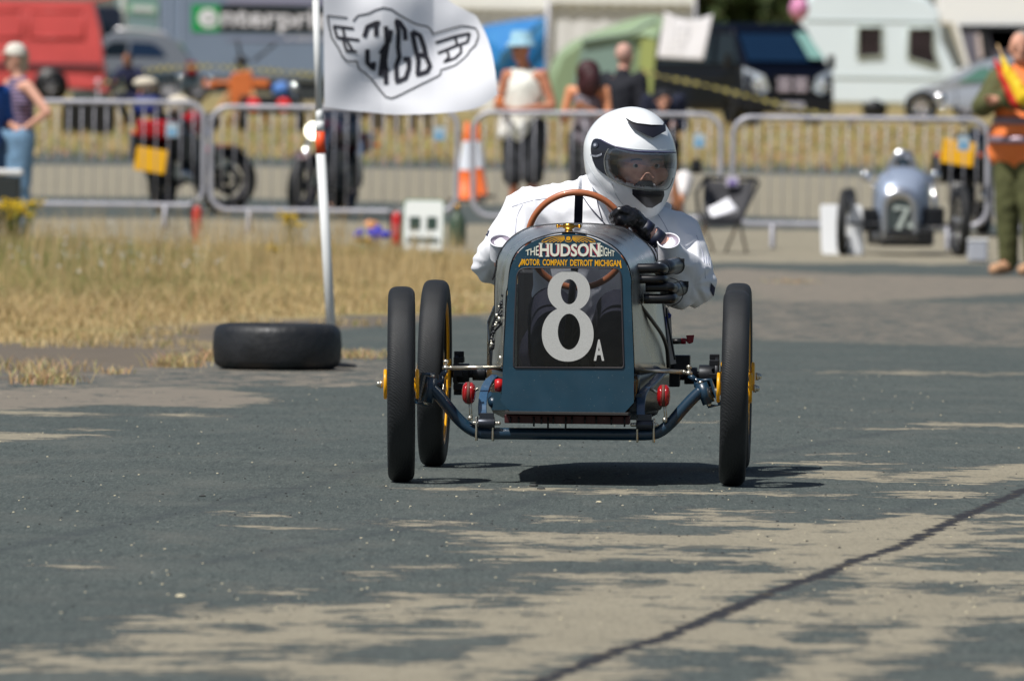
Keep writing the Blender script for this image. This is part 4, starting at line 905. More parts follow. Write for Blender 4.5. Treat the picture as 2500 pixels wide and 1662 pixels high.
patch('visor', [(visp, 0, .004)], [vgl], .004, 22)
patch('visor_sun_band', [(densify([(345, 606), (312, 690), (305, 740), (480, 750), (640, 780), (860, 815), (1010, 838), (1163, 845), (1178, 655), (1020, 652), (850, 649), (700, 640), (560, 619), (430, 590)], 1), 0, .0052)], [band], .004, 22)
pvt = densify([(190, 468), (250, 480), (340, 535), (440, 575), (345, 612), (306, 690), (300, 780), (318, 880), (372, 960), (300, 915), (200, 835), (150, 730), (128, 600), (148, 500)], 3)
patch('visor_pivot', [(pvt, 0, .0035)], [mat('dark visor base', (34, 36, 46), .25, coat=.5)], .004, 16)
m = MB()
for r0, cx_, cy_ in ((32, 192, 550), (16, 192, 550)):
    onto(full, c5, [(cx_ + r0 * math.cos(t), cy_ + r0 * math.sin(t)) for t in [k * math.pi / 8 for k in range(16)]], 14, .006 if r0 > 20 else .0075, m, 0 if r0 > 20 else 1)
for k in range(9):
    a = 2.0 - k * .13; x_, y_ = 192 + 130 * math.cos(a), 555 + 130 * math.sin(a); onto(full, c5, [(x_ - 5, y_ - 12), (x_ + 5, y_ - 12), (x_ + 5, y_ + 12), (x_ - 5, y_ + 12)], 12, .006, m, 1)
m.build('pivot_screw', [mat('pivot grey', (70, 76, 88), .3), mat('pivot pale', (165, 170, 180), .4)], hel)
ventm = mat('satin black vent', (34, 34, 42), .35); vd = mat('vent recess', (14, 14, 18), .6)
patch('top_vent', [(densify([(563, 226), (620, 262), (690, 292), (780, 298), (870, 312), (1010, 310), (1018, 285), (1025, 262), (1042, 320), (1046, 384), (970, 425), (892, 466), (800, 428), (655, 352), (600, 285)], 1), 0, .009), (densify([(563, 226), (640, 272), (700, 292), (870, 312), (1010, 312), (870, 326), (700, 305), (640, 290)], 1), 1, .0102)], [ventm, vd], .006, 14)
patch('chin_vent', [(densify([(648, 1098), (860, 1128), (1030, 1122), (1034, 1180), (1000, 1260), (890, 1330), (820, 1322), (760, 1270), (650, 1165)], 1), 0, .006), (densify([(690, 1150), (860, 1175), (1000, 1165), (990, 1190), (860, 1205), (720, 1180)], 1), 1, .008)], [ventm, vd], .006, 16)
def hline(L, r, off, mt, nm):
    pts_ = []
    for x, y in [tuple(a)[:2] for a in spline([(x, y, 0) for x, y in L], 8)]:
        o_ = c5(x, y, -.4); d = (c5(x, y, 2.2) - o_).normalized(); h = full.ray_cast(o_, d)
        if h[0]: pts_.append(h[0] + h[1] * off)
    if len(pts_) > 2: MB().tube(pts_, r, 6).build(nm, mt, hel)
hline([(352, 596), (312, 680), (302, 770), (322, 880), (372, 962), (460, 1015), (640, 1080), (870, 1114), (1040, 1110), (1105, 1066), (1148, 960)], .0016, .005, mat('visor edge', (130, 132, 128), .3), 'visor_edge')
hline([(240, 478), (340, 530), (450, 575), (600, 612), (760, 632), (1020, 640), (1185, 642)], .0024, .003, mat('visor gasket', (60, 56, 92), .4), 'visor_gasket')
hline([(440, 560), (600, 590), (780, 606), (1000, 612), (1190, 612)], .0008, .001, mat('shell seam', (170, 178, 182), .4), 'shell_seam')
hline([(60, 740), (140, 900), (240, 1040), (330, 1160)], .0008, .0004, mat('shell seam', (170, 178, 182), .4), 'shell_crease')
hline([(395, 1040), (440, 1180), (540, 1320), (640, 1400)], .0009, .0002, mat('shell seam', (170, 178, 182), .4), 'shell_crease')
# gloved hand on the rim
leather = mat('black glove leather', (24, 24, 27), .28, 0, var=.2, scale=30, bump=.5, bscale=60)
m = MB(); g = lambda x, y, yl: P_(1420 + x / 5.227, 250 + y / 5.227, yl)
m.ball(g(600, 1470, .585), (.033, .028, .030), 0, 16); m.cap(g(570, 1420, .58), g(660, 1480, .59), .024, .026, 0, 14); m.cap(g(640, 1460, .59), g(745, 1560, .605), .028, .027, 0, 14)
m.cap(g(745, 1560, .605), g(800, 1640, .61), .028, .031, 0, 14)
for k, (a, b, c_, e) in enumerate((((560, 1395), (490, 1385), (445, 1408), (425, 1440)), ((545, 1430), (465, 1420), (415, 1440), (390, 1462)), ((550, 1470), (480, 1475), (430, 1488), (412, 1512)), ((570, 1510), (505, 1522), (465, 1530), (445, 1550)))):
    pp = [g(*a, .570), g(*b, .558), g(*c_, .572), g(*e, .598)]; rr2 = [.0150, .0138, .0125, .0105]
    for i in range(3): m.cap(pp[i], pp[i + 1], rr2[i], rr2[i + 1], 0, 12)
blob(m, 'glove', leather, drv, .0030, 3, lambda p: .0026 * (1 - 2 * abs(noise.noise(p * 42))) + .0016 * noise.noise(p * 90))
m = MB(); m.cap(g(600, 1400, .62), g(520, 1380, .655), .013, .012, 0, 12); m.cap(g(520, 1380, .655), g(450, 1390, .655), .012, .010, 0, 12); blob(m, 'glove_thumb', leather, drv, .003, 3)
for t0, t1, r in ((-.05, .30, .029), (.46, .86, .0285)):
    m = MB(); a = P_(1569, 554, .605).lerp(P_(1618, 594, .625), t0); b = P_(1569, 554, .605).lerp(P_(1618, 594, .625), t1); m.tube([a, b], r, 20, cap=False); m.build('wrist_strap', mat('navy strap', (18, 24, 46), .5), drv, solid=.004)
# ================================================================== PADDOCK (far background first)
def site(u, v, Y=None):                                  # ground point under a photo pixel column
    p = W(u, v, Y) if Y else gpt(u, v); p.z = gz(p.x, p.y); return p
def put(name, label, cat, u, Y, rz=0, group=None, dz=0):
    x = W(u, 400, Y).x; z = gz(x, Y) + dz; t = thing(name, label, cat, (x, Y, z), rz, group); return t, Frame((x, Y, z), rz)
glassd = mat('dark vehicle glass', (16, 26, 34), .12, 0, spec=.3); gasket = mat('window rubber', (20, 20, 22), .6)
def leafcrown(name, R, n, seed, parent, c, size=.4):
    r_ = random.Random(seed); V = []; Fc = []; Cc = []
    cl = [(Vector((r_.gauss(0, .45) * R[0], r_.gauss(0, .45) * R[1], r_.uniform(-.7, .8) * R[2])), r_.uniform(.28, .5)) for _ in range(26)]
    for i in range(n):
        c0, rr = r_.choice(cl); d = Vector((r_.gauss(0, 1), r_.gauss(0, 1), r_.gauss(0, 1))).normalized() * (r_.random() ** .4)
        p = Vector(c) + c0 + Vector((d.x * R[0], d.y * R[1], d.z * R[2])) * rr
        a = Vector((r_.gauss(0, 1), r_.gauss(0, 1), r_.gauss(0, 1))).normalized(); b = a.orthogonal().normalized(); s = size * r_.uniform(.5, 1.3)
        k = len(V); V += [p - a * s, p + b * s * .5, p + a * s, p - b * s * .5]; Fc.append((k, k + 1, k + 2, k + 3))
        g_ = r_.uniform(.7, 1.3); q_ = [x * g_ for x in r_.choice([(.045, .07, .022), (.06, .085, .03), (.035, .055, .02), (.085, .09, .035)])]; Cc += [(*q_, 1)] * 4
    me = bpy.data.meshes.new(name); me.from_pydata([tuple(v) for v in V], [], Fc); me.materials.append(bladem)
    at = me.attributes.new('col', 'FLOAT_COLOR', 'POINT'); at.data.foreach_set('color', np.array(Cc).ravel()); o = bpy.data.objects.new(name, me); COL.objects.link(o); o.parent = parent
bark = mat('bark', (70, 58, 46), .9, 0, var=.3, bump=.4)
for i, (u, Y, h, R, lb) in enumerate(((1690, 400, 9.5, 3.8, 'dark green leafy tree showing between the marquee and the dark van roof'), (1830, 412, 10.5, 4.5, 'dark green leafy tree rising directly above the dark van roof'), (1930, 395, 6.5, 2.6, 'olive toned smaller tree beside the pink balloon'), (1560, 425, 12, 5, 'broad dark tree mostly hidden behind the grey marquee'))):
    t, _f = put('leafy_tree', lb, 'tree', u, Y, 0, 'trees beyond the paddock')
    m = MB(); m.tube([(0, 0, -.2), (.1, 0, h * .3), (.2, .1, h * .7)], [.35, .27, .1], 10)
    for k in range(6): a = k * 1.05; m.tube([(.08, 0, h * (.28 + .05 * k)), (math.cos(a) * R * .4, math.sin(a) * R * .4, h * (.45 + .05 * k))], [.12, .04], 6)
    m.build('trunk', bark, t); leafcrown('crown', (R, R, h * .46), 7000, i, t, (0, 0, h * .56), .32)
def wheelv(parent, x, y, r=.33, w=.2, mt=None, ax='y', name='wheel', cap_=None):
    o = bpy.data.objects.new(name, None); COL.objects.link(o); o.parent = parent; o.location = (x, y, r); o.empty_display_size = .1
    h = w / 2; MB().lathe([(-h, r * .62), (-h, r * .93), (-h * .8, r), (h * .8, r), (h, r * .93), (h, r * .62)], ax, 36, close=True).build('tyre', rubber, o)
    m = MB(); m.lathe([(-h * .9, r * .63), (-h * .7, r * .5), (-h * .7, .0)], ax, 24); m.lathe([(h * .9, r * .63), (h * .7, r * .5), (h * .7, .0)], ax, 24)
    for k in range(7):
        a = 2 * math.pi * k / 7; d = Vector((math.cos(a), 0, math.sin(a))) if ax == 'y' else Vector((0, math.cos(a), math.sin(a))); n_ = Vector((0, h * .78, 0)) if ax == 'y' else Vector((h * .78, 0, 0))
        for s in (-1, 1): m.tube([d * r * .12 + n_ * s, d * r * .6 + n_ * s], .028, 6)
    m.build('rim', mt or galv, o); return o
def bodyshell(parent, side, halfw, name, m_, tumble=.12, zb=.9, bev=.05):    # side profile (x,z) extruded across with tumblehome
    def fn(a, b, k):
        z = max(0, b - zb); return Vector((a, (halfw - tumble * z) * (-1 if k == 0 else 1), b))
    return MB().prism(side, fn).build(name, m_, parent, bevel=bev)
def sidepane(parent, poly, halfw, name='window', tumble=.12, zb=.9, m_=None, off=.012, both=True):
    for s in ((-1, 1) if both else (-1,)):
        mb = MB(); P = [Vector((a, s * (halfw - tumble * max(0, b - zb) + off), b)) for a, b in poly]; Q = [p - Vector((0, s * .02, 0)) for p in P]; n = len(P)
        mb.add(P + Q, [tuple(range(n))] + [(i, (i + 1) % n, n + (i + 1) % n, n + i) for i in range(n)]); mb.build(name, m_ or glassd, parent)
# ---- navy van behind
t, f = put('panel_van', 'dark navy van glimpsed between the red van and the sign written truck', 'van', 250, 318, 0)
nv = mat('navy van paint', (14, 20, 38), .3, 0, coat=.5)
bodyshell(t, [(-2.4, .35), (.55, .35), (.62, .9), (.5, 2.45), (.35, 2.6), (-2.3, 2.6), (-2.4, 2.3)], .95, 'body', nv); sidepane(t, [(-.7, 1.4), (.3, 1.4), (.25, 2.1), (-.7, 2.1)], .95)
for x in (-1.8, .0): wheelv(t, x, -.86)
# ---- red van
t, f = put('panel_van', 'red panel van with recessed sides parked at the far left, its tailgate raised', 'van', 262, 297, 0)
rv = mat('faded red van paint', (200, 78, 76), .45, 0, var=.06, scale=1.2, coat=.15)
sc_ = F / 297
zz = lambda v: f(100, v, 0).z; xx = lambda u: f(u, 150, 0).x
prof = [(xx(-215), .35), (xx(265), .35), (xx(262), zz(228)), (xx(256), zz(165)), (xx(245), zz(70)), (xx(230), zz(12)), (xx(222), zz(3)), (xx(-60), zz(1)), (xx(-120), zz(10)), (xx(-170), zz(110)), (xx(-215), zz(150))]
bodyshell(t, prof, .98, 'body', rv, bev=.06)
def recess(u0, u1, v0, v1, nm='side_panel'):
    m = MB(); a, b, c_, d = xx(u0), xx(u1), zz(v1), zz(v0); g_ = lambda x, z, o=0: Vector((x, -(.98 - .12 * max(0, z - .9)) - o, z))
    for p, q_ in (((a, c_), (b, c_)), ((b, c_), (b, d)), ((b, d), (a, d)), ((a, d), (a, c_))): m.tube([g_(*p), g_(*q_)], .022, 8)
    m.build(nm, rv, t)
recess(74, 206, 28, 92); recess(-70, 55, 28, 92)
m = MB(); m.box(((xx(-150) + xx(252)) / 2, -.99, zz(162)), (xx(252) - xx(-150), .04, .12)); m.build('rubbing_strip', mat('dark rubbing strip', (70, 42, 52), .6), t, bevel=.01)
m = MB(); m.box(((xx(180) + xx(268)) / 2, 0, zz(235)), (xx(268) - xx(180), 1.98, .26)); m.build('rear_bumper', mat('grey bumper', (66, 74, 72), .6), t, bevel=.04)
m = MB(); m.lathe([(-1.0, 0), (-1.0, .44), (-.94, .46), (-.9, .44)], 'y', 32, 0, (xx(128), 0, .42)); m.build('wheel_arch', black, t)
wheelv(t, xx(128), -.9, .35, .2); wheelv(t, xx(-150), -.9, .35, .2); wheelv(t, xx(128), .85, .35, .2)
m = MB(); m.add([(xx(222), -.8, zz(6)), (xx(222), .8, zz(6)), (xx(290), .8, zz(-12)), (xx(290), -.8, zz(-12)), (xx(222), -.8, zz(0)), (xx(222), .8, zz(0)), (xx(290), .8, zz(-18)), (xx(290), -.8, zz(-18))], [(0, 1, 2, 3), (4, 5, 6, 7), (0, 1, 5, 4), (1, 2, 6, 5), (2, 3, 7, 6), (3, 0, 4, 7)]); m.build('tailgate', rv, t, bevel=.02)
# ---- sign written box truck
t, f = put('box_truck', 'blue grey box truck with a green and black sign, behind the flag', 'truck', 700, 335, 0)
bx = mat('blue grey box side', (118, 134, 156), .45, 0, var=.04, scale=.8); bx2 = mat('pale lilac stripe', (140, 140, 165), .5)
x0, x1, zb, zt = f(392, 100, 0).x, f(1065, 100, 0).x, f(600, 190, 0).z, f(600, -90, 0).z
m = MB(); m.box(((x0 + x1) / 2, 1.2, (zb + zt) / 2), (x1 - x0, 2.4, zt - zb)); m.build('box_body', bx, t, bevel=.04)
m = MB()
for u in (392, 412, 440): x = f(u, 100, 0).x; m.box((x, -.01, (zb + zt) / 2), (.07, .05, zt - zb))
m.build('corner_post', mat('pale blue post', (150, 165, 190), .4), t)
m = MB(); z_ = f(600, 97, 0).z; m.box(((x0 + x1) / 2 + .9, -.012, z_), (x1 - x0 - 2, .02, .05)); z_ = f(600, 5, 0).z; m.box(((x0 + x1) / 2 + .9, -.012, z_ + .05), (x1 - x0 - 2, .02, .22)); m.build('side_stripe', bx2, t)
q_ = lambda u, v, o=.02: f(u, v, 0) + Vector((0, -o, 0))
m = MB(); m.add([q_(468, 12), q_(536, 12), q_(536, 78), q_(468, 78)], [(0, 1, 2, 3)], 0); m.add([q_(536, 12), q_(1010, 24), q_(1010, 86), q_(536, 78)], [(0, 1, 2, 3)], 1)
put_text(m, 'e', lambda a, b: q_(484 + a * 46, 68 - b * 46, .03), .03, 2)
put_text(m, 'nterprise', lambda a, b: q_(540 + a * 300, 78 - b * 58 + a * 8, .03), .02, 2); put_text(m, 'rent-a-truck', lambda a, b: q_(700 + a * 300, 97 - b * 9, .03), .01, 2)
m.build('side_sign', [mat('green sign', (0, 150, 75), .5), mat('black sign', (14, 24, 28), .5), mat('white sign lettering', (225, 225, 232), .5)], t)
m = MB(); m.box(((x0 + x1) / 2, 1.2, zb - .25), (x1 - x0 - .4, 1.0, .3)); m.box(((x0 + x1) / 2 + .8, .25, zb - .55), (2.6, .3, .55)); m.box((x0 + .5, .2, zb - .25), (.8, .25, .4)); m.build('chassis', mat('chassis grey', (46, 52, 56), .7), t, bevel=.02)
for x in (x0 + 1.0, x1 - 1.6): wheelv(t, x, .3, .46, .28); wheelv(t, x, 2.1, .46, .28)
m = MB(); m.box((x1 + .9, 1.2, 1.35), (1.7, 2.2, 2.0)); m.build('cab', bx, t, bevel=.15)
# ---- pale trailer with poster, pole
t, f = put('show_trailer', 'pale teal sided trailer behind the silver estate car roof', 'trailer', 340, 345, 0)
m = MB(); a, b = f(282, 50, 0), f(388, 50, 0); m.box(((a.x + b.x) / 2, 1, 2.2), (b.x - a.x, 2, 3.6)); m.build('body', mat('teal grey side', (120, 146, 150), .5), t, bevel=.03)
m = MB(); q2 = lambda u, v: f(u, v, -.03); m.add([q2(312, 5), q2(384, 10), q2(384, 38), q2(312, 32)], [(0, 1, 2, 3)]); m.add([f(322, 14, -.05), f(378, 17, -.05), f(378, 30, -.05), f(322, 27, -.05)], [(0, 1, 2, 3)], 1); m.build('side_sign', [mat('pale green sign', (120, 178, 145), .6), mat('pale grey band', (205, 205, 210), .6)], t)
for x in (a.x + .5, b.x - .4): wheelv(t, x, .2, .35)
m = MB(); p = W(299, 300, 325); g0 = gz(p.x, 325); m.cyl((0, 0, 0), (0, 0, 5.0), .10, 12); m.lathe([(0, .25), (.04, .25), (.06, .1), (.1, .09)], 'z', 16)
tag(m.build('awning_pole', mat('off white pole', (190, 196, 190), .5), None, loc=(p.x, 325, g0)), 'off white upright pole beside the pale teal trailer', 'pole')
# ---- silver estate
t, f = put('estate_car', 'silver estate car with roof rails and red rear lamp, tail towards the truck', 'car', 480, 312, 0)
zz = lambda v: f(400, v, 0).z; xx = lambda u: f(u, 150, 0).x
svp = mat('silver car paint', (118, 124, 134), .3, .2, coat=.6); lowp = mat('dark lower bodywork', (58, 74, 86), .4, .2)
bodyshell(t, [(xx(55), .45), (xx(492), .45), (xx(496), zz(205)), (xx(486), zz(172)), (xx(462), zz(140)), (xx(430), zz(98)), (xx(398), zz(86)), (xx(300), zz(82)), (xx(270), zz(86)), (xx(215), zz(140)), (xx(100), zz(165)), (xx(58), zz(190))], .9, 'body', svp, bev=.07)
sidepane(t, [(xx(318), zz(140)), (xx(408), zz(141)), (xx(398), zz(122)), (xx(375), zz(107)), (xx(322), zz(104))], .9, m_=mat('deep blue glass', (12, 34, 62), .08, coat=.5)); sidepane(t, [(xx(235), zz(140)), (xx(310), zz(140)), (xx(314), zz(104)), (xx(275), zz(104))], .9)
m = MB(); m.add([(xx(436), -.7, zz(100)), (xx(436), .7, zz(100)), (xx(476), .7, zz(160)), (xx(476), -.7, zz(160))], [(0, 1, 2, 3)]); m.build('rear_window', mat('teal rear glass', (10, 62, 82), .1, coat=.5), t, solid=.02)
m = MB(); m.box((xx(470), -.84, (zz(152) + zz(195)) / 2), (.28, .16, zz(152) - zz(195))); m.build('tail_lamp', mat('dark red lamp', (140, 12, 30), .2, coat=.6), t, bevel=.02)
m = MB(); m.box(((xx(60) + xx(488)) / 2, -.905, (zz(178) + .42) / 2), (xx(488) - xx(60), .03, zz(178) - .42)); m.build('lower_cladding', lowp, t, bevel=.01)
for s in (-1, 1): m = MB(); m.tube([(xx(282), s * .7, zz(78)), (xx(290), s * .7, zz(74)), (xx(335), s * .7, zz(73)), (xx(398), s * .7, zz(81)), (xx(406), s * .7, zz(90))], .05, 10); m.build('roof_rail', mat('bright rail', (232, 232, 236), .2, .6), t)
for u in (130, 415): wheelv(t, xx(u), -.82, .34)
# ---- marquees
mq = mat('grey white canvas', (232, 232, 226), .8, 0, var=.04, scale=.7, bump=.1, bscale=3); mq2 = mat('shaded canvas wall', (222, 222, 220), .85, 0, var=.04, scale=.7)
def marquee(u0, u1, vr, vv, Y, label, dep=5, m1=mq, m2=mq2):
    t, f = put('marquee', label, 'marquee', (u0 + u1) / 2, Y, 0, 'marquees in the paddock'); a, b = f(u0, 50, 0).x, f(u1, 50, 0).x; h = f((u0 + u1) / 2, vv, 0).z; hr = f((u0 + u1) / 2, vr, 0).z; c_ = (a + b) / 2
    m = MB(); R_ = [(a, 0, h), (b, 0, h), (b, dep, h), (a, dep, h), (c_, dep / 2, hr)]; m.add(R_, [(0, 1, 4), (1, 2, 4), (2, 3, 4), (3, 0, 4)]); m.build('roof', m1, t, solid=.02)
    n = 24
    for y in (-.02, dep):
        m = MB(); vs = []
        for k in range(n + 1): x = a + (b - a) * k / n; vs += [(x, y, h), (x, y - .01, h - .28 - .05 * (k % 2))]
        m.add(vs, [(2 * k, 2 * k + 1, 2 * k + 3, 2 * k + 2) for k in range(n)]); m.build('valance', m1, t, solid=.01)
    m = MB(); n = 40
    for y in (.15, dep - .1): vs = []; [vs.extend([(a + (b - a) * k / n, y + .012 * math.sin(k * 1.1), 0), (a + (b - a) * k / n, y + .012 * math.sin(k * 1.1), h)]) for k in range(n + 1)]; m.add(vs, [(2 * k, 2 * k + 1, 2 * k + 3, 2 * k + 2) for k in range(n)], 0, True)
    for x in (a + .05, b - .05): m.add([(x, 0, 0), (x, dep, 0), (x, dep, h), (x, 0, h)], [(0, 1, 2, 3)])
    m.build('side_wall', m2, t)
    for x in (a, b):
        for y in (0, dep): m = MB(); m.cyl((x, y, 0), (x, y, h), .03, 8); m.build('leg', galv, t)
marquee(1055, 1335, -60, -8, 292, 'pale marquee behind the free end of the flag')
marquee(1338, 1697, -80, -20, 288, 'long grey white marquee behind the green tent')
# blue tent
t, f = put('blue_tent', 'bright blue tarpaulin shelter behind the man in the bucket hat', 'tent', 1260, 262, 0)
m = MB(); P = [f(1150, 76, 0), f(1190, 62, 0), f(1260, 50, 0), f(1333, 42, 0), f(1330, 196, 0), f(1260, 200, 0), f(1150, 205, 0)]; 
B_ = [p + Vector((0, 2.2, 0)) for p in P]; ct = f(1240, 130, -.25); m.add(P + B_ + [ct], [(i, (i + 1) % 7, 14) for i in range(7)] + [(i, (i + 1) % 7, 7 + (i + 1) % 7, 7 + i) for i in range(7)] + [tuple(range(7, 14))]); btm = mat('blue tarpaulin', (8, 118, 196), .5, 0, var=.18, scale=1.2, rgb2=(52, 142, 210)); m.build('canopy', btm, t)
m = MB(); m.add([f(1333, 42, -.1), f(1333, 75, -.12), f(1215, 165, -.5), f(1222, 130, -.6)], [(0, 1, 2, 3)]); m.build('draped_flap', mat('pale blue flap', (84, 160, 222), .5), t, solid=.02)
for u in (1158, 1325):
    m = MB(); p = f(u, 200, 0); m.cyl((p.x, .05, 0), (p.x, .05, p.z + .1), .03, 8); m.build('pole', galv, t)
# green tent
t, f = put('green_tent', 'large green dome tent with a pale panel, left of the dark van', 'tent', 1480, 240, 0)
gt = mat('sage green nylon', (140, 160, 126), .55, 0, var=.06, scale=.6); gt2 = mat('lime green nylon', (150, 174, 114), .5, 0, var=.05); gt3 = mat('grey green panel', (132, 156, 148), .5); gy2 = mat('yellow green nylon', (168, 178, 108), .5)
def tsec(k, y):
    L = [(1328, 288), (1332, 215), (1345, 160), (1375, 118), (1412, 95), (1470, 72), (1540, 48), (1600, 38), (1640, 60), (1655, 150), (1660, 288)]
    P = spline([f(u, v, 0) for u, v in L], 4); c_ = f(1495, 288, 0); return [Vector((c_.x + (p.x - c_.x) * k, y, (p.z - c_.z) * k + c_.z)) for p in P]
z0 = f(1495, 288, 0).z
m = MB(); m.loft([tsec(.72, -.6), tsec(.9, -.25), tsec(1, .2), tsec(1, 1.6), tsec(.93, 2.6), tsec(.6, 3.2)]); m.build('flysheet', gt, t)
m = MB(); S0 = tsec(.9, -.26); m.add([*S0[14:36], *[p + Vector((0, -.02, -.62 + .012 * i)) for i, p in enumerate(reversed(S0[14:36]))]], [tuple(range(44))]); m.build('lime_panel', gt2, t)
fr = lambda u, v: f(u, v, -.62); m = MB(); m.add([fr(1352, 288), fr(1352, 200), fr(1375, 140), fr(1415, 110), fr(1500, 92), fr(1570, 85), fr(1618, 100), fr(1625, 288)], [tuple(range(8))]); m.build('front_wall', gt, t)
m = MB(); g4 = lambda u, v: f(u, v, -.66); m.add([g4(1395, 225), g4(1425, 100), g4(1545, 96), g4(1530, 225)], [(0, 1, 2, 3)]); m.build('window_panel', gt3, t)
m = MB(); m.add([g4(1550, 280), g4(1565, 92), g4(1618, 100), g4(1622, 285)], [(0, 1, 2, 3)]); m.build('door_panel', gy2, t)
m = MB(); m.tube(spline([f(u, v, -.7) for u, v in ((1420, 102), (1480, 92), (1540, 82), (1575, 62), (1605, 52))], 4), .05, 8); m.build('tent_rib', mat('grey rib', (120, 140, 126), .6), t)
# ---- dark van (three quarter front)
VR = rad(21); t, f = put('dark_van', 'dark blue van facing the track with bright headlamp and pale grille squares', 'van', 1925, 224, VR)
dv = mat('midnight blue paint', (5, 10, 24), .4, .0, var=.1, spec=.12)
hw2, hgt = .93, 2.1
front = [(-.0, .28), (-.06, .55), (-.02, .95), (.18, 1.18), (.95, 1.78), (1.05, 1.9), (1.3, 2.0), (4.7, 2.02), (4.95, 1.7), (5.0, .3)]       # (depth y, z)
def vf(a, b, k): z = max(0, b - 1.0); return Vector(((hw2 - .13 * z) * (-1 if k == 0 else 1), a, b))
MB().prism(front, vf).build('body', dv, t, bevel=.07)
m = MB(); m.add([(-.80, .21, 1.22), (.80, .21, 1.22), (.72, .90, 1.76), (-.72, .90, 1.76)], [(0, 1, 2, 3)]); w1 = m.build('windscreen', mat('dark screen glass', (10, 34, 58), .06, coat=.6), t, solid=.01); w1.location = (0, -.03, .03)
m = MB(); m.add([(.47, .18, 1.27), (.80, .18, 1.27), (.66, .82, 1.78), (.42, .82, 1.78)], [(0, 1, 2, 3)]); o = m.build('screen_reflection', mat('pale green reflection', (120, 160, 152), .5), t, solid=.004); o.location = (0, -.045, .05)  # pane reflection painted as a pale patch on the windscreen
for s, zs in ((-1, 1),):
    for y0, y1 in ((.75, 1.6), (1.75, 3.0), (3.1, 4.5)):
        m = MB(); P = [Vector((s * (hw2 - .13 * (z - 1) + .006), y, z)) for y, z in ((y0 - (.35 if y0 < 1 else 0), 1.22), (y1, 1.22), (y1, 1.78), (y0 + .1, 1.78))]; m.add(P, [(0, 1, 2, 3)]); m.build('side_window', glassd, t, solid=.01)
hl = mat('headlamp lens', (225, 232, 236), .12, .5, coat=1, var=.2, scale=14)
for s in (-1, 1):
    m = MB(); m.add([(s * .93, .12, 1.14), (s * .56, -.09, .98), (s * .46, -.11, .70), (s * .62, -.12, .62), (s * .93, -.0, .74)], [(0, 1, 2, 3, 4)]); o = m.build('headlamp', hl, t, solid=.03)
    for bx_, bz in ((.62, .80), (.72, .84), (.66, .74), (.80, .86)): pass
    m = MB(); [m.ball((s * a, -.10, b), .045, 0, 12) for a, b in ((.62, .78), (.72, .86), (.74, .74))]; m.build('lamp_reflector', chrome, t)
m = MB(); m.box((.02, -.075, .80), (.78, .03, .34)); m.build('grille', black, t, bevel=.01)
pg = mat('pale grille badge', (196, 186, 200), .4)
for a in (-.16, .18):
    for b in (.73, .88): m = MB(); m.box((a + .02, -.10, b), (.27, .02, .11)); m.build('grille_panel', pg, t, bevel=.02)
m = MB(); m.box((.02, -.10, .40), (.52, .02, .13)); m.build('number_plate', mat('pale number plate', (190, 190, 206), .5), t, bevel=.01)
m = MB(); m.box((0, -.04, .42), (1.8, .12, .34)); m.build('front_bumper', mat('dark bumper', (14, 18, 26), .5), t, bevel=.04)
for s in (-1, 1): m = MB(); m.box((s * 1.08, .5, 1.25), (.12, .12, .28)); m.box((s * .98, .5, 1.2), (.2, .04, .04)); m.build('door_mirror', black, t, bevel=.03)
for y in (.85, 3.9):
    for s in (-1, 1): wheelv(t, s * .84, y, .33, .2, ax='x', mt=darkmetal)
m = MB(); s = -1; P = [Vector((s * (hw2 + .012), y, z)) for y, z in ((.35, .86), (4.8, .86), (4.8, .90), (.35, .90))]; m.add(P, [(0, 1, 2, 3)]); m.build('side_moulding', darkmetal, t, solid=.02)
# banner on the van side
bm_ = MB(); n = 16; BP = []
vfw = Frame(t.location, VR)
b_tl, b_tr, b_br, b_bl = W(1622, 30, 226), W(1738, 36, 224.2), W(1715, 148, 224.2), W(1602, 142, 226)
for j in range(n + 1):
    for i in range(n + 1):
        a, b = i / n, j / n; p = b_tl.lerp(b_tr, a).lerp(b_bl.lerp(b_br, a), b); p.z -= .14 * math.sin(a * math.pi) * (1 - b) ** 2; p.y += .03 * math.sin(a * 9 + b * 4) - .3; BP.append(p)
bm_.add(BP, [(j * (n + 1) + i, j * (n + 1) + i + 1, (j + 1) * (n + 1) + i + 1, (j + 1) * (n + 1) + i) for j in range(n) for i in range(n)], 0, True)
bt = thing('banner', 'white cloth banner with a faint grey emblem hung on the dark van side', 'banner', (BP[0].x, 225, gz(BP[0].x, 225)))
bm_.v = [(x - BP[0].x, y - 225, z - bt.location.z) for x, y, z in bm_.v]; bm_.build('cloth', mat('banner cloth', (222, 220, 222), .8, 0, bump=.1, bscale=4), bt, solid=.004)
m = MB(); c_ = W(1672, 82, 224.7) - bt.location
strokes(m, [[(-.16, .16), (-.16, -.14)], [(-.16, .16), (0, .16), (0, .02), (-.16, .02)], [(.06, -.14), (.06, .16), (.2, .16)], [(.06, .0), (.16, 0)], [(-.2, -.2), (.24, -.2)], [(-.25, .3), (.25, .3), (.22, -.36), (-.3, -.34), (-.25, .3)]], lambda a, b: c_ + Vector((a, -.08, b)), .02); m.build('faint_emblem', mat('faint grey print', (188, 190, 196), .8), bt)
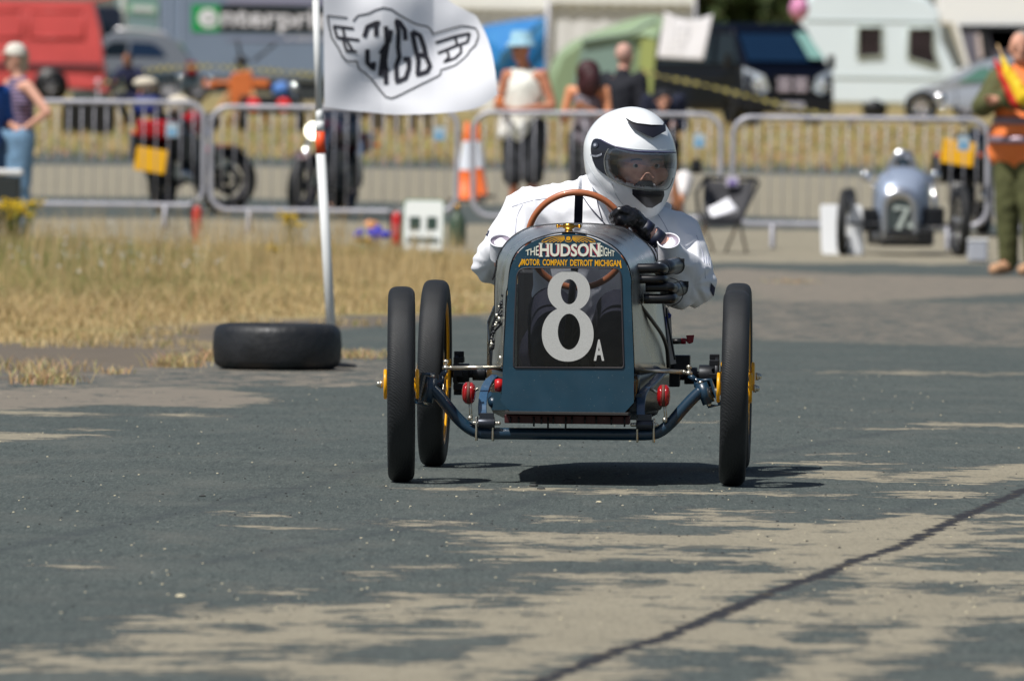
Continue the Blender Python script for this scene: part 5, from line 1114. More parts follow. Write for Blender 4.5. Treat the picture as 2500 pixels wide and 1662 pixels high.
# ---- caravan
t, f = put('caravan', 'white touring caravan with two dark windows behind the silver hatchback', 'caravan', 2130, 254, 0)
cw_ = mat('caravan white', (232, 244, 250), .4, 0, var=.02, scale=.6, coat=.2)
zz = lambda v: f(2130, v, 0).z; xx = lambda u: f(u, 150, 0).x
MB().prism([(xx(1958), .35), (xx(2325), .35), (xx(2345), zz(190)), (xx(2300), zz(100)), (xx(2292), zz(30)), (xx(2262), zz(-6)), (xx(2190), zz(-20)), (xx(2010), zz(-20)), (xx(1975), zz(-8)), (xx(1958), zz(30))], lambda a, b, k: Vector((a, 2.1 * k, b))).build('body', cw_, t, bevel=.06)
cg = mat('caravan window', (44, 34, 38), .15, 0, var=.4, scale=1.5, coat=.4)
for P in ([(2094, 66), (2154, 66), (2155, 138), (2094, 141)], [(2218, 69), (2281, 68), (2281, 120), (2293, 163), (2270, 160), (2216, 142)]):
    m = MB(); L = [f(u, v, -.02) for u, v in P]; m.add(L, [tuple(range(len(L)))]); w1 = m.build('window', cg, t, solid=.012)
    MB().tube(L, .035, 6, closed=True).build('window_frame', mat('pale window frame', (178, 188, 176), .5), w1)
m = MB(); m.box(((xx(1960) + xx(2325)) / 2, -.012, zz(190)), (xx(2325) - xx(1965), .02, .03)); m.box(((xx(1960) + xx(2290)) / 2, -.012, zz(52)), (xx(2290) - xx(1965), .02, .02)); m.build('side_trim', mat('grey trim line', (180, 188, 184), .5), t)
m = MB(); m.lathe([(-.02, 0), (-.02, .21), (.0, .22)], 'y', 28, 0, (xx(2137), 0, .24)); m.build('wheel_arch', black, t); wheelv(t, xx(2137), .14, .28, .16)
# ---- motorhome on the right
t, f = put('motorhome', 'white motorhome with a wide dark windscreen at the right edge', 'motorhome', 2440, 268, 0)
zz = lambda v: f(2400, v, 0).z; xx = lambda u: f(u, 150, 0).x; mhw = mat('motorhome white', (250, 251, 250), .4, 0, coat=.2)
MB().prism([(xx(2296), .4), (xx(2700), .4), (xx(2700), zz(-70)), (xx(2290), zz(-70)), (xx(2288), zz(40)), (xx(2300), zz(60)), (xx(2325), zz(60)), (xx(2362), zz(165)), (xx(2300), zz(185))], lambda a, b, k: Vector((a, 2.2 * k, b))).build('body', mhw, t, bevel=.04)
m = MB(); L = [f(u, v, -.03) for u, v in ((2342, 68), (2520, 68), (2520, 160), (2368, 165))]; m.add(L, [(0, 1, 2, 3)]); m.build('windscreen', mat('greyish cab glass', (96, 94, 106), .15, var=.5, scale=1.1, coat=.3), t, solid=.02)
m = MB(); m.add([f(u, v, -.06) for u, v in ((2390, 66), (2410, 66), (2420, 150), (2402, 150))], [(0, 1, 2, 3)]); m.add([f(u, v, -.06) for u, v in ((2340, 62), (2520, 62), (2520, 74), (2345, 74))], [(0, 1, 2, 3)]); m.build('screen_pillar', darkmetal, t, solid=.02)
m = MB(); m.add([f(u, v, -.05) for u, v in ((2382, 84), (2398, 84), (2405, 140), (2388, 142))], [(0, 1, 2, 3)]); m.add([f(u, v, -.05) for u, v in ((2412, 74), (2512, 74), (2512, 120), (2424, 124))], [(0, 1, 2, 3)]); m.build('interior_blind', mat('beige blind', (205, 190, 186), .8), t, solid=.01)
for u in (2360, 2620): wheelv(t, xx(u), .15, .36)
# ---- balloon
p = W(1951, 22, 235); g0 = gz(p.x, 235)
t = thing('balloon', 'pink balloon floating between the dark van and the white caravan', 'balloon', (p.x, 235, g0)); z = p.z - g0
m = MB(); m.ball((0, 0, z), (.20, .20, .24), 0, 24); m.lathe([(z - .27, .03), (z - .24, .012)], 'z', 10); m.build('envelope', mat('pink latex', (216, 140, 180), .25, 0, coat=.5), t); m = MB(); m.tube([(0, 0, 0), (.03, 0, z * .5), (0, 0, z - .25)], .004, 5); m.build('string', white, t)
# ---- silver hatchback
t, f = put('hatchback_car', 'silver grey hatchback facing left beside the marshal in orange', 'car', 2240, 243, 0)
zz = lambda v: f(2350, v, 0).z; xx = lambda u: f(u, 220, 0).x; sv2 = mat('silver grey paint', (168, 176, 190), .3, .05, coat=.7)
bodyshell(t, [(xx(2208), .35), (xx(2690), .35), (xx(2692), zz(190)), (xx(2640), zz(140)), (xx(2560), zz(138)), (xx(2440), zz(140)), (xx(2400), zz(148)), (xx(2350), zz(172)), (xx(2305), zz(200)), (xx(2250), zz(216)), (xx(2216), zz(236)), (xx(2207), zz(262))], .86, 'body', sv2, bev=.07)
sidepane(t, [(xx(2335), zz(202)), (xx(2412), zz(198)), (xx(2412), zz(163)), (xx(2385), zz(166))], .86, m_=mat('green reflection glass', (92, 136, 122), .1, coat=.5)); sidepane(t, [(xx(2420), zz(198)), (xx(2520), zz(196)), (xx(2505), zz(152)), (xx(2420), zz(158))], .86)  # green reflections put into the front pane's colour
m = MB(); m.add([(xx(2310), -.6, zz(201)), (xx(2310), .6, zz(201)), (xx(2400), .55, zz(148)), (xx(2400), -.55, zz(148))], [(0, 1, 2, 3)]); o = m.build('windscreen', glassd, t, solid=.01); o.location = (-.02, 0, .03)
m = MB(); m.lathe([(-.875, 0), (-.875, .34), (-.86, .36)], 'y', 30, 0, (xx(2246), 0, .33)); m.build('wheel_arch', black, t); m = MB(); m.lathe([(-.875, 0), (-.875, .34), (-.86, .36)], 'y', 30, 0, (xx(2610), 0, .33)); m.build('wheel_arch', black, t)
wheelv(t, xx(2246), -.80, .31, .2, chrome); wheelv(t, xx(2610), -.80, .31, .2, chrome)
m = MB(); m.tube([(xx(2415), -.875, zz(205)), (xx(2418), -.872, zz(285))], .006, 5); m.tube([(xx(2330), -.872, zz(208)), (xx(2330), -.875, zz(290))], .006, 5); m.build('door_gap', black, t)
m = MB(); m.add([(xx(2211), -.7, zz(240)), (xx(2240), -.87, zz(228)), (xx(2232), -.87, zz(244)), (xx(2209), -.7, zz(250))], [(0, 1, 2, 3)]); m.build('headlamp', hl, t, solid=.01)
# ---- hazard tape
tpb = mat('tape black', (70, 70, 72), .5); tpy = mat('tape yellow', (196, 186, 112), .5)
def tape(pts, Y, label, n):
    P = resamp(spline([W(u, v, Y) for u, v in pts], 10), n); o0 = P[0].copy(); m = MB()
    for i in range(n - 1):
        a, b = P[i] - o0, P[i + 1] - o0; tw = .026 * abs(math.cos(i * .35)) + .014; m.add([a + Vector((0, 0, tw)), b + Vector((0, 0, tw)), b - Vector((0, 0, tw)), a - Vector((0, 0, tw))], [(0, 1, 2, 3)], i % 2)
    tag(m.build('hazard_tape', [tpb, tpy], None, loc=tuple(o0), solid=.001), label, 'hazard tape', 'hazard tapes strung round the paddock')
tape([(230, 212), (262, 200), (310, 186), (360, 172), (430, 165), (520, 163), (640, 172), (790, 184)], 214, 'yellow and black tape sagging in front of the silver estate and truck', 60)
tape([(1560, 172), (1620, 188), (1700, 204), (1800, 228), (1900, 254), (2000, 278), (2080, 300)], 214, 'yellow and black tape slanting down across the front of the dark van', 44)
for u, v, w_, lb in ((240, 212, 330, 'thin post holding the left hand tape by the red van'), (2084, 300, 300, 'thin pale pink topped post holding the right hand tape')):
    p = W(u, v, 214); g0 = gz(p.x, 214); m = MB(); m.cyl((0, 0, 0), (0, 0, p.z - g0 + .1), .02, 8); m.cyl((0, 0, p.z - g0), (0, 0, p.z - g0 + .14), .045, 10, 1); tag(m.build('tape_post', [galv, mat('pale pink cap', (220, 180, 190), .5)], None, loc=(p.x, 214, g0)), lb, 'post', 'tape posts')
# ================================================================== BARRIERS
BH, BL = 1.17, 2.27
def barrier(label):
    o = thing('crowd_barrier', label, 'barrier', (0, 0, 0), 0, 'steel crowd barriers in a row behind the track'); h = BL / 2; r = .16
    P = []
    for cx, cz, a0 in ((h - r, BH - r, 90), (h - r, .22 + r, 0), (-h + r, .22 + r, -90), (-h + r, BH - r, -180)):
        for k in range(7): a = rad(a0 - k * 15); P.append((cx + r * math.cos(a), 0, cz + r * math.sin(a)))
    MB().tube(P, .0235, 12, closed=True).build('frame', galv, o)
    m = MB(); n = 19
    for k in range(n): x = -h + .1 + (BL - .2) * k / (n - 1); m.cyl((x, 0, .22), (x, 0, BH), .0048, 8)
    m.build('upright_bars', galv, o)
    for x in (-.78, .78):
        m = MB(); m.tube([(x, 0, .24), (x, -.02, .16), (x, -.2, .01)], .02, 8); m.tube([(x + .01, 0, .24), (x + .01, .02, .16), (x + .01, .24, .01)], .02, 8); m.build('foot', galv, o)
    return o
b0 = barrier('')
blist = [(-105, 103, 'steel barrier at the left end, behind the woman with her hand on her hip'), (815, 106.5, 'steel barrier passing behind the white flag pole'), (1457, 106, 'steel barrier passing behind the driver, in front of the man in the bucket hat'),
         (2100, 103, 'steel barrier behind the small silver blue kart number 7'), (2745, 102, 'steel barrier at the right edge behind the marshal'), (198, 107, 'steel barrier in front of the red motorcycle')]
for i, (u, Y, lb) in enumerate(blist):
    o = b0 if i == 0 else copy_tree(b0); x = W(u, 430, Y).x; o.location = (x, Y, gz(x, Y)); o.rotation_euler.z = rad(-2 + i * .3); o['label'] = lb
blist[0]
b0.location.x = W(-405, 430, 105).x
tgm = mat('pale blue tag', (120, 170, 205), .5)
for u, v, Y, lb in ((1072, 327, 106.4, 'small pale blue tag hung on the barrier left of the traffic cone'), (1707, 344, 105.8, 'small pale blue tag hung on the barrier right of the helmet'), (420, 318, 106.8, 'pale blue tag hung on the barrier above the yellow plate'), (2352, 350, 102.8, 'pale blue tag hung above the right hand yellow plate')):
    p = W(u, v, Y); m = MB(); m.box((0, -.03, 0), (.11, .006, .13)); m.box((0, -.034, -.02), (.08, .004, .06), 1); m.cyl((0, -.02, .06), (0, 0, .1), .003, 6); tag(m.build('tag', [mat('pale grey tag', (178, 196, 206), .5), tgm], None, loc=tuple(p)), lb, 'tag', 'tags on the barriers')
# ================================================================== PEOPLE
def person(label, u, Y, h=1.75, yaw=0, J=None, skinm=None, layers=(), hair=None, hat=None, shoes=None, group=None, dz=0, vx=.011):
    """joints face -y (towards the camera) before yaw; layers = (name, material, [(joint a, joint b, ra, rb)...])"""
    t, f = put('person', label, 'person', u, Y, yaw, group, dz); k = h / 1.75; skinm = skinm or skin
    D_ = dict(head=(0, -.01, 1.64), neck=(0, .02, 1.47), chest=(0, .02, 1.30), waist=(0, .02, 1.08), pelvis=(0, .02, .95))
    for s, n_ in ((-1, 'l'), (1, 'r')):
        D_.update({'sh' + n_: (s * .185, .02, 1.42), 'el' + n_: (s * .24, .03, 1.13), 'ha' + n_: (s * .25, -.05, .88), 'hi' + n_: (s * .09, .02, .93), 'kn' + n_: (s * .10, .0, .50), 'an' + n_: (s * .105, .03, .09), 'to' + n_: (s * .12, -.15, .035)})
    D_.update(J or {}); V = {a: Vector(b) * k for a, b in D_.items()}
    m = MB(); H = V['head']; fd = Vector((V.get('look', Vector((0, -1, 0)))) if 'look' in V else (0, -1, 0)).normalized(); up = Vector((0, 0, 1)); sd = fd.cross(up).normalized()
    m.ball(H + up * .02 * k, (.078 * k, .092 * k, .105 * k), 0, 16); m.ball(H + fd * .03 * k - up * .055 * k, (.055 * k, .06 * k, .06 * k), 0, 12); m.cap(H + fd * .085 * k + up * .012 * k, H + fd * .108 * k - up * .02 * k, .010 * k, .015 * k, 0, 8)
    for s in (-1, 1): m.ball(H + sd * s * .078 * k - up * .005 * k, (.016 * k, .016 * k, .03 * k), 0, 8)
    m.cap(H + fd * .075 * k - up * .062 * k - sd * .02 * k, H + fd * .075 * k - up * .062 * k + sd * .02 * k, .012 * k, .012 * k, 0, 8)
    m.cap(H - up * .05 * k, V['neck'], .052 * k, .058 * k); m.cap(V['neck'], V['chest'], .07 * k, .125 * k); m.cap(V['chest'], V['waist'], .125 * k, .115 * k); m.cap(V['waist'], V['pelvis'], .115 * k, .13 * k)
    for n_ in 'lr':
        m.cap(V['chest'] + up * .08 * k, V['sh' + n_], .075 * k, .055 * k); m.cap(V['sh' + n_], V['el' + n_], .052 * k, .04 * k); m.cap(V['el' + n_], V['ha' + n_], .04 * k, .027 * k)
        m.cap(V['pelvis'], V['hi' + n_], .11 * k, .09 * k); m.cap(V['hi' + n_], V['kn' + n_], .085 * k, .058 * k); m.cap(V['kn' + n_], V['an' + n_], .055 * k, .036 * k); m.cap(V['an' + n_], V['to' + n_], .036 * k, .03 * k)
        hd = (V['ha' + n_] - V['el' + n_]).normalized(); pl = V['ha' + n_] + hd * .05 * k; m.cap(V['ha' + n_], pl, .028 * k, .034 * k, 0, 10); sx = hd.cross(Vector((0, 1, .3))).normalized()
        for q_ in range(4): b = pl + sx * (q_ - 1.5) * .018 * k + hd * .025 * k; c = b + hd * (.03 - .004 * abs(q_ - 1)) * k; m.cap(b, c, .0095 * k, .0085 * k, 0, 8); m.cap(c, c + (hd * .5 + Vector((0, -1, 0))).normalized() * .03 * k, .0085 * k, .0075 * k, 0, 8)
        m.cap(pl + sx * .03 * k, pl + sx * .05 * k + hd * .03 * k, .011 * k, .009 * k, 0, 8)
    blob(m, 'body', skinm, t, vx, 4)
    for nm, mt_, caps in layers:
        m = MB()
        for a, b, ra, rb in caps:
            pa = V[a] if isinstance(a, str) else Vector(a) * k; pb = V[b] if isinstance(b, str) else Vector(b) * k; m.cap(pa, pb, ra * k, rb * k, 0, 14)
        blob(m, nm, mt_, t, .013, 5, lambda p: .007 * noise.noise(p * 14 + Vector((u, 0, 0))) + .004 * noise.noise(Vector((p.x * 30, p.y * 30, p.z * 9))))
    eyem = mat('dark eye', (30, 22, 20), .4)
    for s in (-1, 1): m = MB(); m.ball(H + fd * .083 * k + sd * s * .032 * k + up * .015 * k, (.014 * k, .012 * k, .009 * k), 0, 8); m.build('eye', eyem, t)
    if hair:
        m = MB(); [m.ball(H + Vector(c) * k, tuple(x * k for x in r), 0, 16) for c, r in hair[1]]; blob(m, 'hair', hair[0], t, .011, 3, lambda p: .004 * noise.noise(p * 60))
    if hat == 'bucket':
        m = MB(); m.lathe([(.0, .155 * k), (.035 * k, .115 * k), (.04 * k, .108 * k), (.12 * k, .095 * k), (.135 * k, .08 * k), (.14 * k, 0)], 'z', 28, 0, H + up * .035 * k); m.build('bucket_hat', mat('pale blue print hat', (172, 206, 222), .8, rgb2=(120, 170, 190), scale=18), t, solid=.004)
    if hat == 'cap':
        m = MB(); m.lathe([(.0, .098 * k), (.06 * k, .094 * k), (.10 * k, .06 * k), (.112 * k, 0)], 'z', 24, 0, H + up * .04 * k); m.prism([(-.07, .05), (.07, .05), (.06, .17), (0, .20), (-.06, .17)], lambda a, b, q_: H + sd * a * k + fd * b * k + up * (.05 + .008 * q_) * k); m.build('sun_visor_cap', mat('cream cap', (214, 210, 198), .7), t)
    if shoes:
        for n_ in 'lr': m = MB(); m.cap(V['an' + n_] + Vector((0, .02, -.03)) * k, V['to' + n_], .05 * k, .045 * k, 0, 12); m.cap(V['an' + n_] - up * .02 * k, V['an' + n_] + up * .05 * k, .05 * k, .047 * k, 0, 12); blob(m, 'boot', shoes, t, .012, 3)
    return t, f, V
def torso(sl=None, r=1.0, low='pelvis'):
    L = [('neck', 'chest', .075, .145 * r), ('chest', 'waist', .145 * r, .14 * r), ('waist', low, .14 * r, .15 * r), ('chest', (0, .02, 1.40), .12 * r, .10)]
    if sl == 'tank': L += [((-.1, .02, 1.44), (-.09, .02, 1.25), .05, .09), ((.1, .02, 1.44), (.09, .02, 1.25), .05, .09)]; L.pop(0)
    if sl in ('short', 'long'):
        for n_ in 'lr': L += [('chest', 'sh' + n_, .11, .078), ('sh' + n_, 'el' + n_, .075, .066 if sl == 'short' else .058)] + ([('el' + n_, 'ha' + n_, .058, .044)] if sl == 'long' else [])
    return L
def legs(to='an', r=1.0):
    L = [('pelvis', 'pelvis', .15 * r, .15 * r)]
    for n_ in 'lr': L += [('pelvis', 'hi' + n_, .14 * r, .115 * r), ('hi' + n_, 'kn' + n_, .115 * r, .085 * r)] + ([('kn' + n_, 'an' + n_, .08 * r, .062 * r)] if to == 'an' else [])
    return L
wt = mat('white tank top', (232, 232, 222), .8, 0, bump=.2, bscale=15); blks = mat('black shorts', (30, 32, 36), .85, rgb2=(58, 60, 66), scale=9)
Yp = 111.0
person('man in pale blue bucket hat, white tank top and black shorts behind the barrier', 1277, Yp, 1.84, rad(-28), dict(look=(-.35, -.9, 0), ell=(-.27, .0, 1.14), hal=(-.07, -.24, 1.12), elr=(.29, .02, 1.14), har=(.06, -.24, 1.10), head=(-.02, -.02, 1.65)), skin2,
       [('tank_top', wt, torso('tank', 1.12) + [('waist', 'pelvis', .165, .18)]), ('shorts', blks, legs('kn', 1.18))], hat='bucket', shoes=mat('dark shoe', (40, 36, 34), .7))
for lb, cu, cv, sz, cm in (('drink_cup', 0, 0, 0, 0),):
    p = W(1222, 262, 110.9); m = MB(); m.cyl(p, p + Vector((0, 0, .12)), .032, 14, 0, .04); m.cyl(p + Vector((0, 0, .002)), p + Vector((0, 0, .10)), .0325, 14, 1, .039); tag(m.build('drink_cup', [glass('clear cup', (.9, .9, .9)), mat('amber drink', (206, 110, 30), .2)], None), 'plastic cup of amber drink held by the man in the bucket hat', 'cup')
p = W(1232, 292, 111.0); m = MB(); m.cap(p + Vector((0, 0, .10)), p, .03, .05); m.cap(p, p + Vector((.0, 0, -.14)), .05, .06); tag(blob(m, 'white_cloth', mat('white cloth', (236, 234, 228), .8), None, .012, 4, lambda q_: .01 * noise.noise(q_ * 30)), 'white cloth bag hanging from the hands of the man in the bucket hat', 'bag')
dk = mat('dark red hair', (62, 26, 30), .6, 0, var=.3, scale=20)
person('woman with long dark red hair in a patterned strappy top looking down at her phone', 1432, Yp + .4, 1.66, rad(-18), dict(look=(.25, -.9, -.35), head=(.03, -.07, 1.58), hal=(-.02, -.28, 1.24), har=(.07, -.28, 1.25), ell=(-.25, -.03, 1.12), elr=(.25, -.05, 1.12)), mat('peach tan skin', (222, 150, 108), .55),  # skin is one even peach tan base colour
       [('strappy_top', mat('patterned grey top', (70, 66, 76), .8, rgb2=(150, 142, 150), scale=40), [('chest', 'waist', .15, .135), ('waist', 'pelvis', .14, .16)]), ('trousers', mat('grey patterned trousers', (60, 62, 68), .85, rgb2=(120, 122, 122), scale=20), legs('an', 1.05))],
       hair=(dk, [((0, -.0, .03), (.125, .135, .13)), ((.0, .02, -.08), (.13, .12, .17)), ((.05, -.07, -.06), (.09, .08, .15))]), shoes=mat('dark shoe', (40, 36, 34), .7))
person('bald man in a black T shirt seen from behind beside the dark red haired woman', 1521, Yp + 2.2, 1.79, rad(150), dict(look=(-.2, -1, 0), har=(.2, -.25, 1.15)), mat('pale pink skin', (216, 160, 138), .5),
       [('t_shirt', mat('black cotton', (22, 24, 34), .85, bump=.1), torso('short', 1.05)), ('trousers', mat('black jeans', (28, 29, 36), .85), legs())], hair=(mat('stubble', (206, 162, 146), .6), [((0, .02, .03), (.079, .088, .098))]), shoes=mat('dark shoe', (40, 36, 34), .7))
person('person in navy clothes bending down just behind the top of the white helmet', 1620, Yp + 1.5, 1.55, rad(20), dict(head=(-.08, -.18, 1.42), neck=(-.05, -.08, 1.36), look=(-.3, -1, -.5), hal=(-.25, -.3, 1.2), har=(.0, -.32, 1.15)), skin,
       [('jumper', mat('navy jumper', (22, 28, 50), .85), torso('long', 1.1)), ('trousers', mat('black jeans', (28, 29, 36), .85), legs())], hair=(mat('black cap', (24, 24, 30), .8), [((0, .02, .04), (.095, .11, .09))]), shoes=mat('dark shoe', (40, 36, 34), .7))
person('photographer sitting low behind the driver with both forearms raised to a small camera', 1622, 100.5, 1.72, rad(-25), dict(pelvis=(0, .15, .16), waist=(0, .12, .32), chest=(0, .05, .54), neck=(0, .0, .70), head=(0, -.03, .85), hil=(-.1, .12, .15), hir=(.1, .12, .15), knl=(-.16, -.25, .36), knr=(.16, -.22, .34), anl=(-.16, -.5, .08), anr=(.17, -.48, .08), tol=(-.16, -.64, .05), tor=(.18, -.63, .05),
       shl=(-.19, .02, .64), shr=(.19, .02, .64), elr=(.22, -.2, .38), har=(.24, -.34, .68), ell=(-.2, -.2, .42), hal=(.10, -.36, .70)), mat('peach tan skin', (222, 150, 108), .55),
       [('t_shirt', mat('white T shirt', (228, 224, 222), .8), [('neck', 'chest', .08, .15), ('chest', 'waist', .15, .15), ('waist', 'pelvis', .15, .16), ('chest', 'shl', .12, .08), ('chest', 'shr', .12, .08), ('shr', (.21, -.08, .52), .075, .07)]), ('trousers', mat('charcoal shorts', (34, 36, 40), .85), [('pelvis', 'hil', .15, .12), ('pelvis', 'hir', .15, .12), ('hil', 'knl', .11, .09), ('hir', 'knr', .11, .09)])],
       hair=(mat('brown hair', (60, 42, 32), .7), [((0, .03, .03), (.09, .1, .11))]), shoes=mat('dark shoe', (40, 36, 34), .7))
p = W(1700, 408, 100.0); m = MB(); m.box((0, 0, 0), (.09, .07, .11)); m.cyl((0, -.03, 0), (0, -.11, 0), .035, 18, 1); m.box((0, 0, .065), (.04, .04, .02)); tag(m.build('camera', [black, darkmetal], None, loc=tuple(p), bevel=.006), 'small black camera held up to the right of the white helmet', 'camera')
# woman at left
stp = mat('striped vest', (44, 38, 58), .85, rgb2=(44, 38, 58))
_w2 = stp.node_tree.nodes.new('ShaderNodeTexWave'); _w2.bands_direction = 'Z'; _w2.inputs['Scale'].default_value = 9; _w2.inputs['Distortion'].default_value = .8
_cc = stp.node_tree.nodes.new('ShaderNodeTexCoord'); _r = stp.node_tree.nodes.new('ShaderNodeValToRGB'); _r.color_ramp.elements[0].color = col(40, 34, 56); _r.color_ramp.elements[1].color = col(152, 132, 164); _r.color_ramp.elements[0].position = .45; _r.color_ramp.elements[1].position = .6
stp.node_tree.links.new(_cc.outputs['Object'], _w2.inputs[0]); stp.node_tree.links.new(_w2.outputs['Fac'], _r.inputs[0]); stp.node_tree.links.new(_r.outputs[0], stp.node_tree.nodes['Principled BSDF'].inputs['Base Color'])
jn = mat('light blue jeans', (112, 146, 176), .85, 0, var=.2, scale=5); jn2 = mat('mid blue jeans', (52, 84, 122), .85, 0, var=.2, scale=5)
person('woman in a striped vest and blue jeans at the left edge, hand on her hip', 38, 99, 1.68, rad(-62), dict(look=(-.2, -1, 0), ell=(-.22, .0, 1.14), hal=(-.16, -.1, .92), elr=(.36, .14, 1.17), har=(.16, .02, 1.03), shr=(.19, .02, 1.40)), mat('fair skin', (222, 168, 145), .55),
       [('vest_top', stp, torso('tank', 1.0)), ('jeans', jn, legs('an', 1.08))], hair=(mat('ash blond hair', (176, 160, 140), .7), [((0, .03, .02), (.09, .10, .11)), ((0, .06, -.06), (.075, .06, .08))]), hat='cap', shoes=mat('dark shoe', (40, 36, 34), .7))
person('person in royal blue top and jeans cut off by the left edge of the photo', -36, 97.5, 1.6, rad(30), dict(har=(.2, -.2, 1.1)), None,
       [('top', mat('royal blue cotton', (20, 74, 150), .8), torso('short', 1.15)), ('jeans', jn2, legs('an', 1.15))], hair=(mat('brown hair', (60, 42, 32), .7), [((0, .03, .03), (.09, .1, .11))]), shoes=mat('dark shoe', (40, 36, 34), .7))
# people by the red van, near the tape
person('person in dark navy overalls crouching between the red van and the red motorcycle', 322, 205, 1.7, rad(-30), dict(pelvis=(0, .1, .52), waist=(.0, .06, .68), chest=(.0, -.06, .9), neck=(0, -.14, 1.06), head=(0, -.2, 1.2), hil=(-.1, .1, .5), hir=(.1, .1, .5), knl=(-.16, -.25, .5), knr=(.16, -.22, .48), shl=(-.19, -.1, 1.0), shr=(.19, -.1, 1.0), elr=(.36, -.22, .8), har=(.4, -.38, .6), ell=(-.25, -.25, .8), hal=(-.1, -.45, .8)), mat('brown forearm', (150, 100, 74), .6),
       [('overalls', mat('navy overalls', (18, 24, 58), .85), [('neck', 'chest', .08, .16), ('chest', 'waist', .16, .16), ('waist', 'pelvis', .16, .18), ('chest', 'shl', .12, .09), ('chest', 'shr', .12, .09), ('shr', 'elr', .085, .07), ('shl', 'ell', .085, .07), ('pelvis', 'hil', .16, .13), ('pelvis', 'hir', .16, .13), ('hil', 'knl', .12, .1), ('hir', 'knr', .12, .1), ('knl', 'anl', .09, .07), ('knr', 'anr', .09, .07)])],
       hair=(mat('dark cap hair', (30, 26, 30), .8), [((0, .02, .03), (.09, .1, .1))]), shoes=mat('dark shoe', (40, 36, 34), .7))
person('person in slate blue overalls behind the dark motorcycle with lit headlamp', 826, 119, 1.3, rad(10), dict(look=(-.4, -1, -.3)), skin,
       [('overalls', mat('slate overalls', (40, 50, 70), .85), torso('long', 1.1)), ('trousers', mat('black jeans', (28, 29, 36), .85), legs())], hair=(mat('brown hair', (60, 42, 32), .7), [((0, .03, .03), (.09, .1, .11))]), shoes=mat('dark shoe', (40, 36, 34), .7))
for u, lb, cc in ((900, 'seated spectator in a pale pink top beyond the barrier, nearest the dark motorcycle', (218, 168, 160)), (955, 'seated spectator in a dusty pink top, middle of the three beyond the barrier', (196, 150, 150)), (1032, 'seated spectator in beige, right of the dusty pink one beyond the barrier', (186, 170, 138))):
    person(lb, u, 196, 1.62, rad(-10), dict(pelvis=(0, .15, .46), waist=(0, .13, .62), chest=(0, .1, .84), neck=(0, .08, 1.0), head=(0, .04, 1.15), hil=(-.1, .1, .46), hir=(.1, .1, .46), knl=(-.14, -.3, .47), knr=(.14, -.3, .47), anl=(-.14, -.28, .08), anr=(.14, -.28, .08), tol=(-.14, -.44, .03), tor=(.14, -.44, .03), shl=(-.18, .1, .96), shr=(.18, .1, .96), ell=(-.22, -.02, .72), elr=(.22, -.02, .72), hal=(-.1, -.25, .62), har=(.1, -.25, .62)), skin,
           [('top', mat('top %d' % u, cc, .8), torso('short', 1.0)), ('trousers', mat('khaki trousers', (92, 84, 74), .85), legs('an', .95))], hair=(mat('brown hair', (60, 42, 32), .7), [((0, .03, .03), (.09, .1, .11))]), group='spectators seated in the paddock', vx=.016)
    c_, _f = put('folding_chair', 'folding chair under the seated spectator ' + {900: 'in pale pink', 955: 'in dusty pink', 1032: 'in beige'}[u], 'chair', u, 196.25, 0, 'chairs of the seated spectators')
    m = MB(); m.box((0, 0, .36), (.44, .42, .03)); m.build('seat', black, c_); m = MB(); m.box((0, .22, .62), (.44, .02, .4)); m.build('backrest', black, c_)
    for sx in (-.21, .21): m = MB(); m.cyl((sx, -.2, 0), (sx, .2, .36), .012, 6); m.cyl((sx, .2, 0), (sx, -.2, .36), .012, 6); m.cyl((sx, .21, .3), (sx, .23, .82), .012, 6); m.build('leg', galv, c_)
# marshal
og = mat('hi vis orange', (255, 138, 70), .7, emit=None); ol = mat('olive drab cotton', (86, 88, 52), .85, 0, var=.15, scale=6); gst = mat('grey reflective tape', (150, 130, 140), .4, .3)
t, f, V = person('marshal in orange hi vis vest and olive overalls at the right edge, holding rolled flags', 2490, 87.5, 1.82, rad(-32), dict(look=(.6, -1, 0), ell=(-.24, -.14, 1.22), hal=(.10, -.32, 1.32), elr=(.27, -.1, 1.2), har=(.02, -.32, 1.26)), skin,
       [('overalls', ol, torso('long', 1.12) + [('shl', 'ell', .092, .082), ('ell', 'hal', .08, .05)] + legs('an', 1.16)), ('hi_vis_vest', og, [('neck', 'chest', .09, .165), ('chest', 'waist', .165, .19), ('waist', (0, .02, 1.02), .205, .225), ((-.12, .02, .90), (.12, .02, .90), .15, .15), ((-.13, .02, 1.0), (.13, .02, 1.0), .14, .14), ((-.12, .02, 1.42), (-.1, .02, 1.2), .08, .12), ((.12, .02, 1.42), (.1, .02, 1.2), .08, .12)])],
       hair=(mat('grey hair', (150, 140, 132), .8), [((0, .03, .03), (.088, .1, .11))]), shoes=mat('tan boots', (196, 152, 116), .8))
m = MB()
for z in (.98, 1.12, ): m.lathe([(z * 1.04 - .028, .25 if z < 1.05 else .222), (z * 1.04 + .028, .25 if z < 1.05 else .222)], 'z', 40, 0, (0, .02, 0))
m.build('reflective_band', gst, t, solid=.004)
m = MB(); a, b = W(2462, 178, 86.85), W(2497, 238, 86.8); c = W(2444, 135, 86.9)
ft = thing('rolled_flags', 'rolled yellow and red marshal flags tucked under the olive sleeve', 'flag', tuple(b))
for k, (mt_, off, r) in enumerate(((mat('yellow flag cloth', (240, 200, 30), .7), Vector((0, 0, 0)), .055), (mat('red flag cloth', (200, 40, 24), .7), Vector((-.045, .02, -.03)), .045))):
    m = MB(); m.cap(a - b + off, off, r * .7, r * 1.2, 0, 14); m.cap(c - b + off, a - b + off, r * .25, r * .7, 0, 12); blob(m, 'rolled_cloth', mt_, ft, .01, 3, lambda q_: .012 * noise.noise(Vector((q_.x * 40, q_.y * 40, q_.z * 8))))
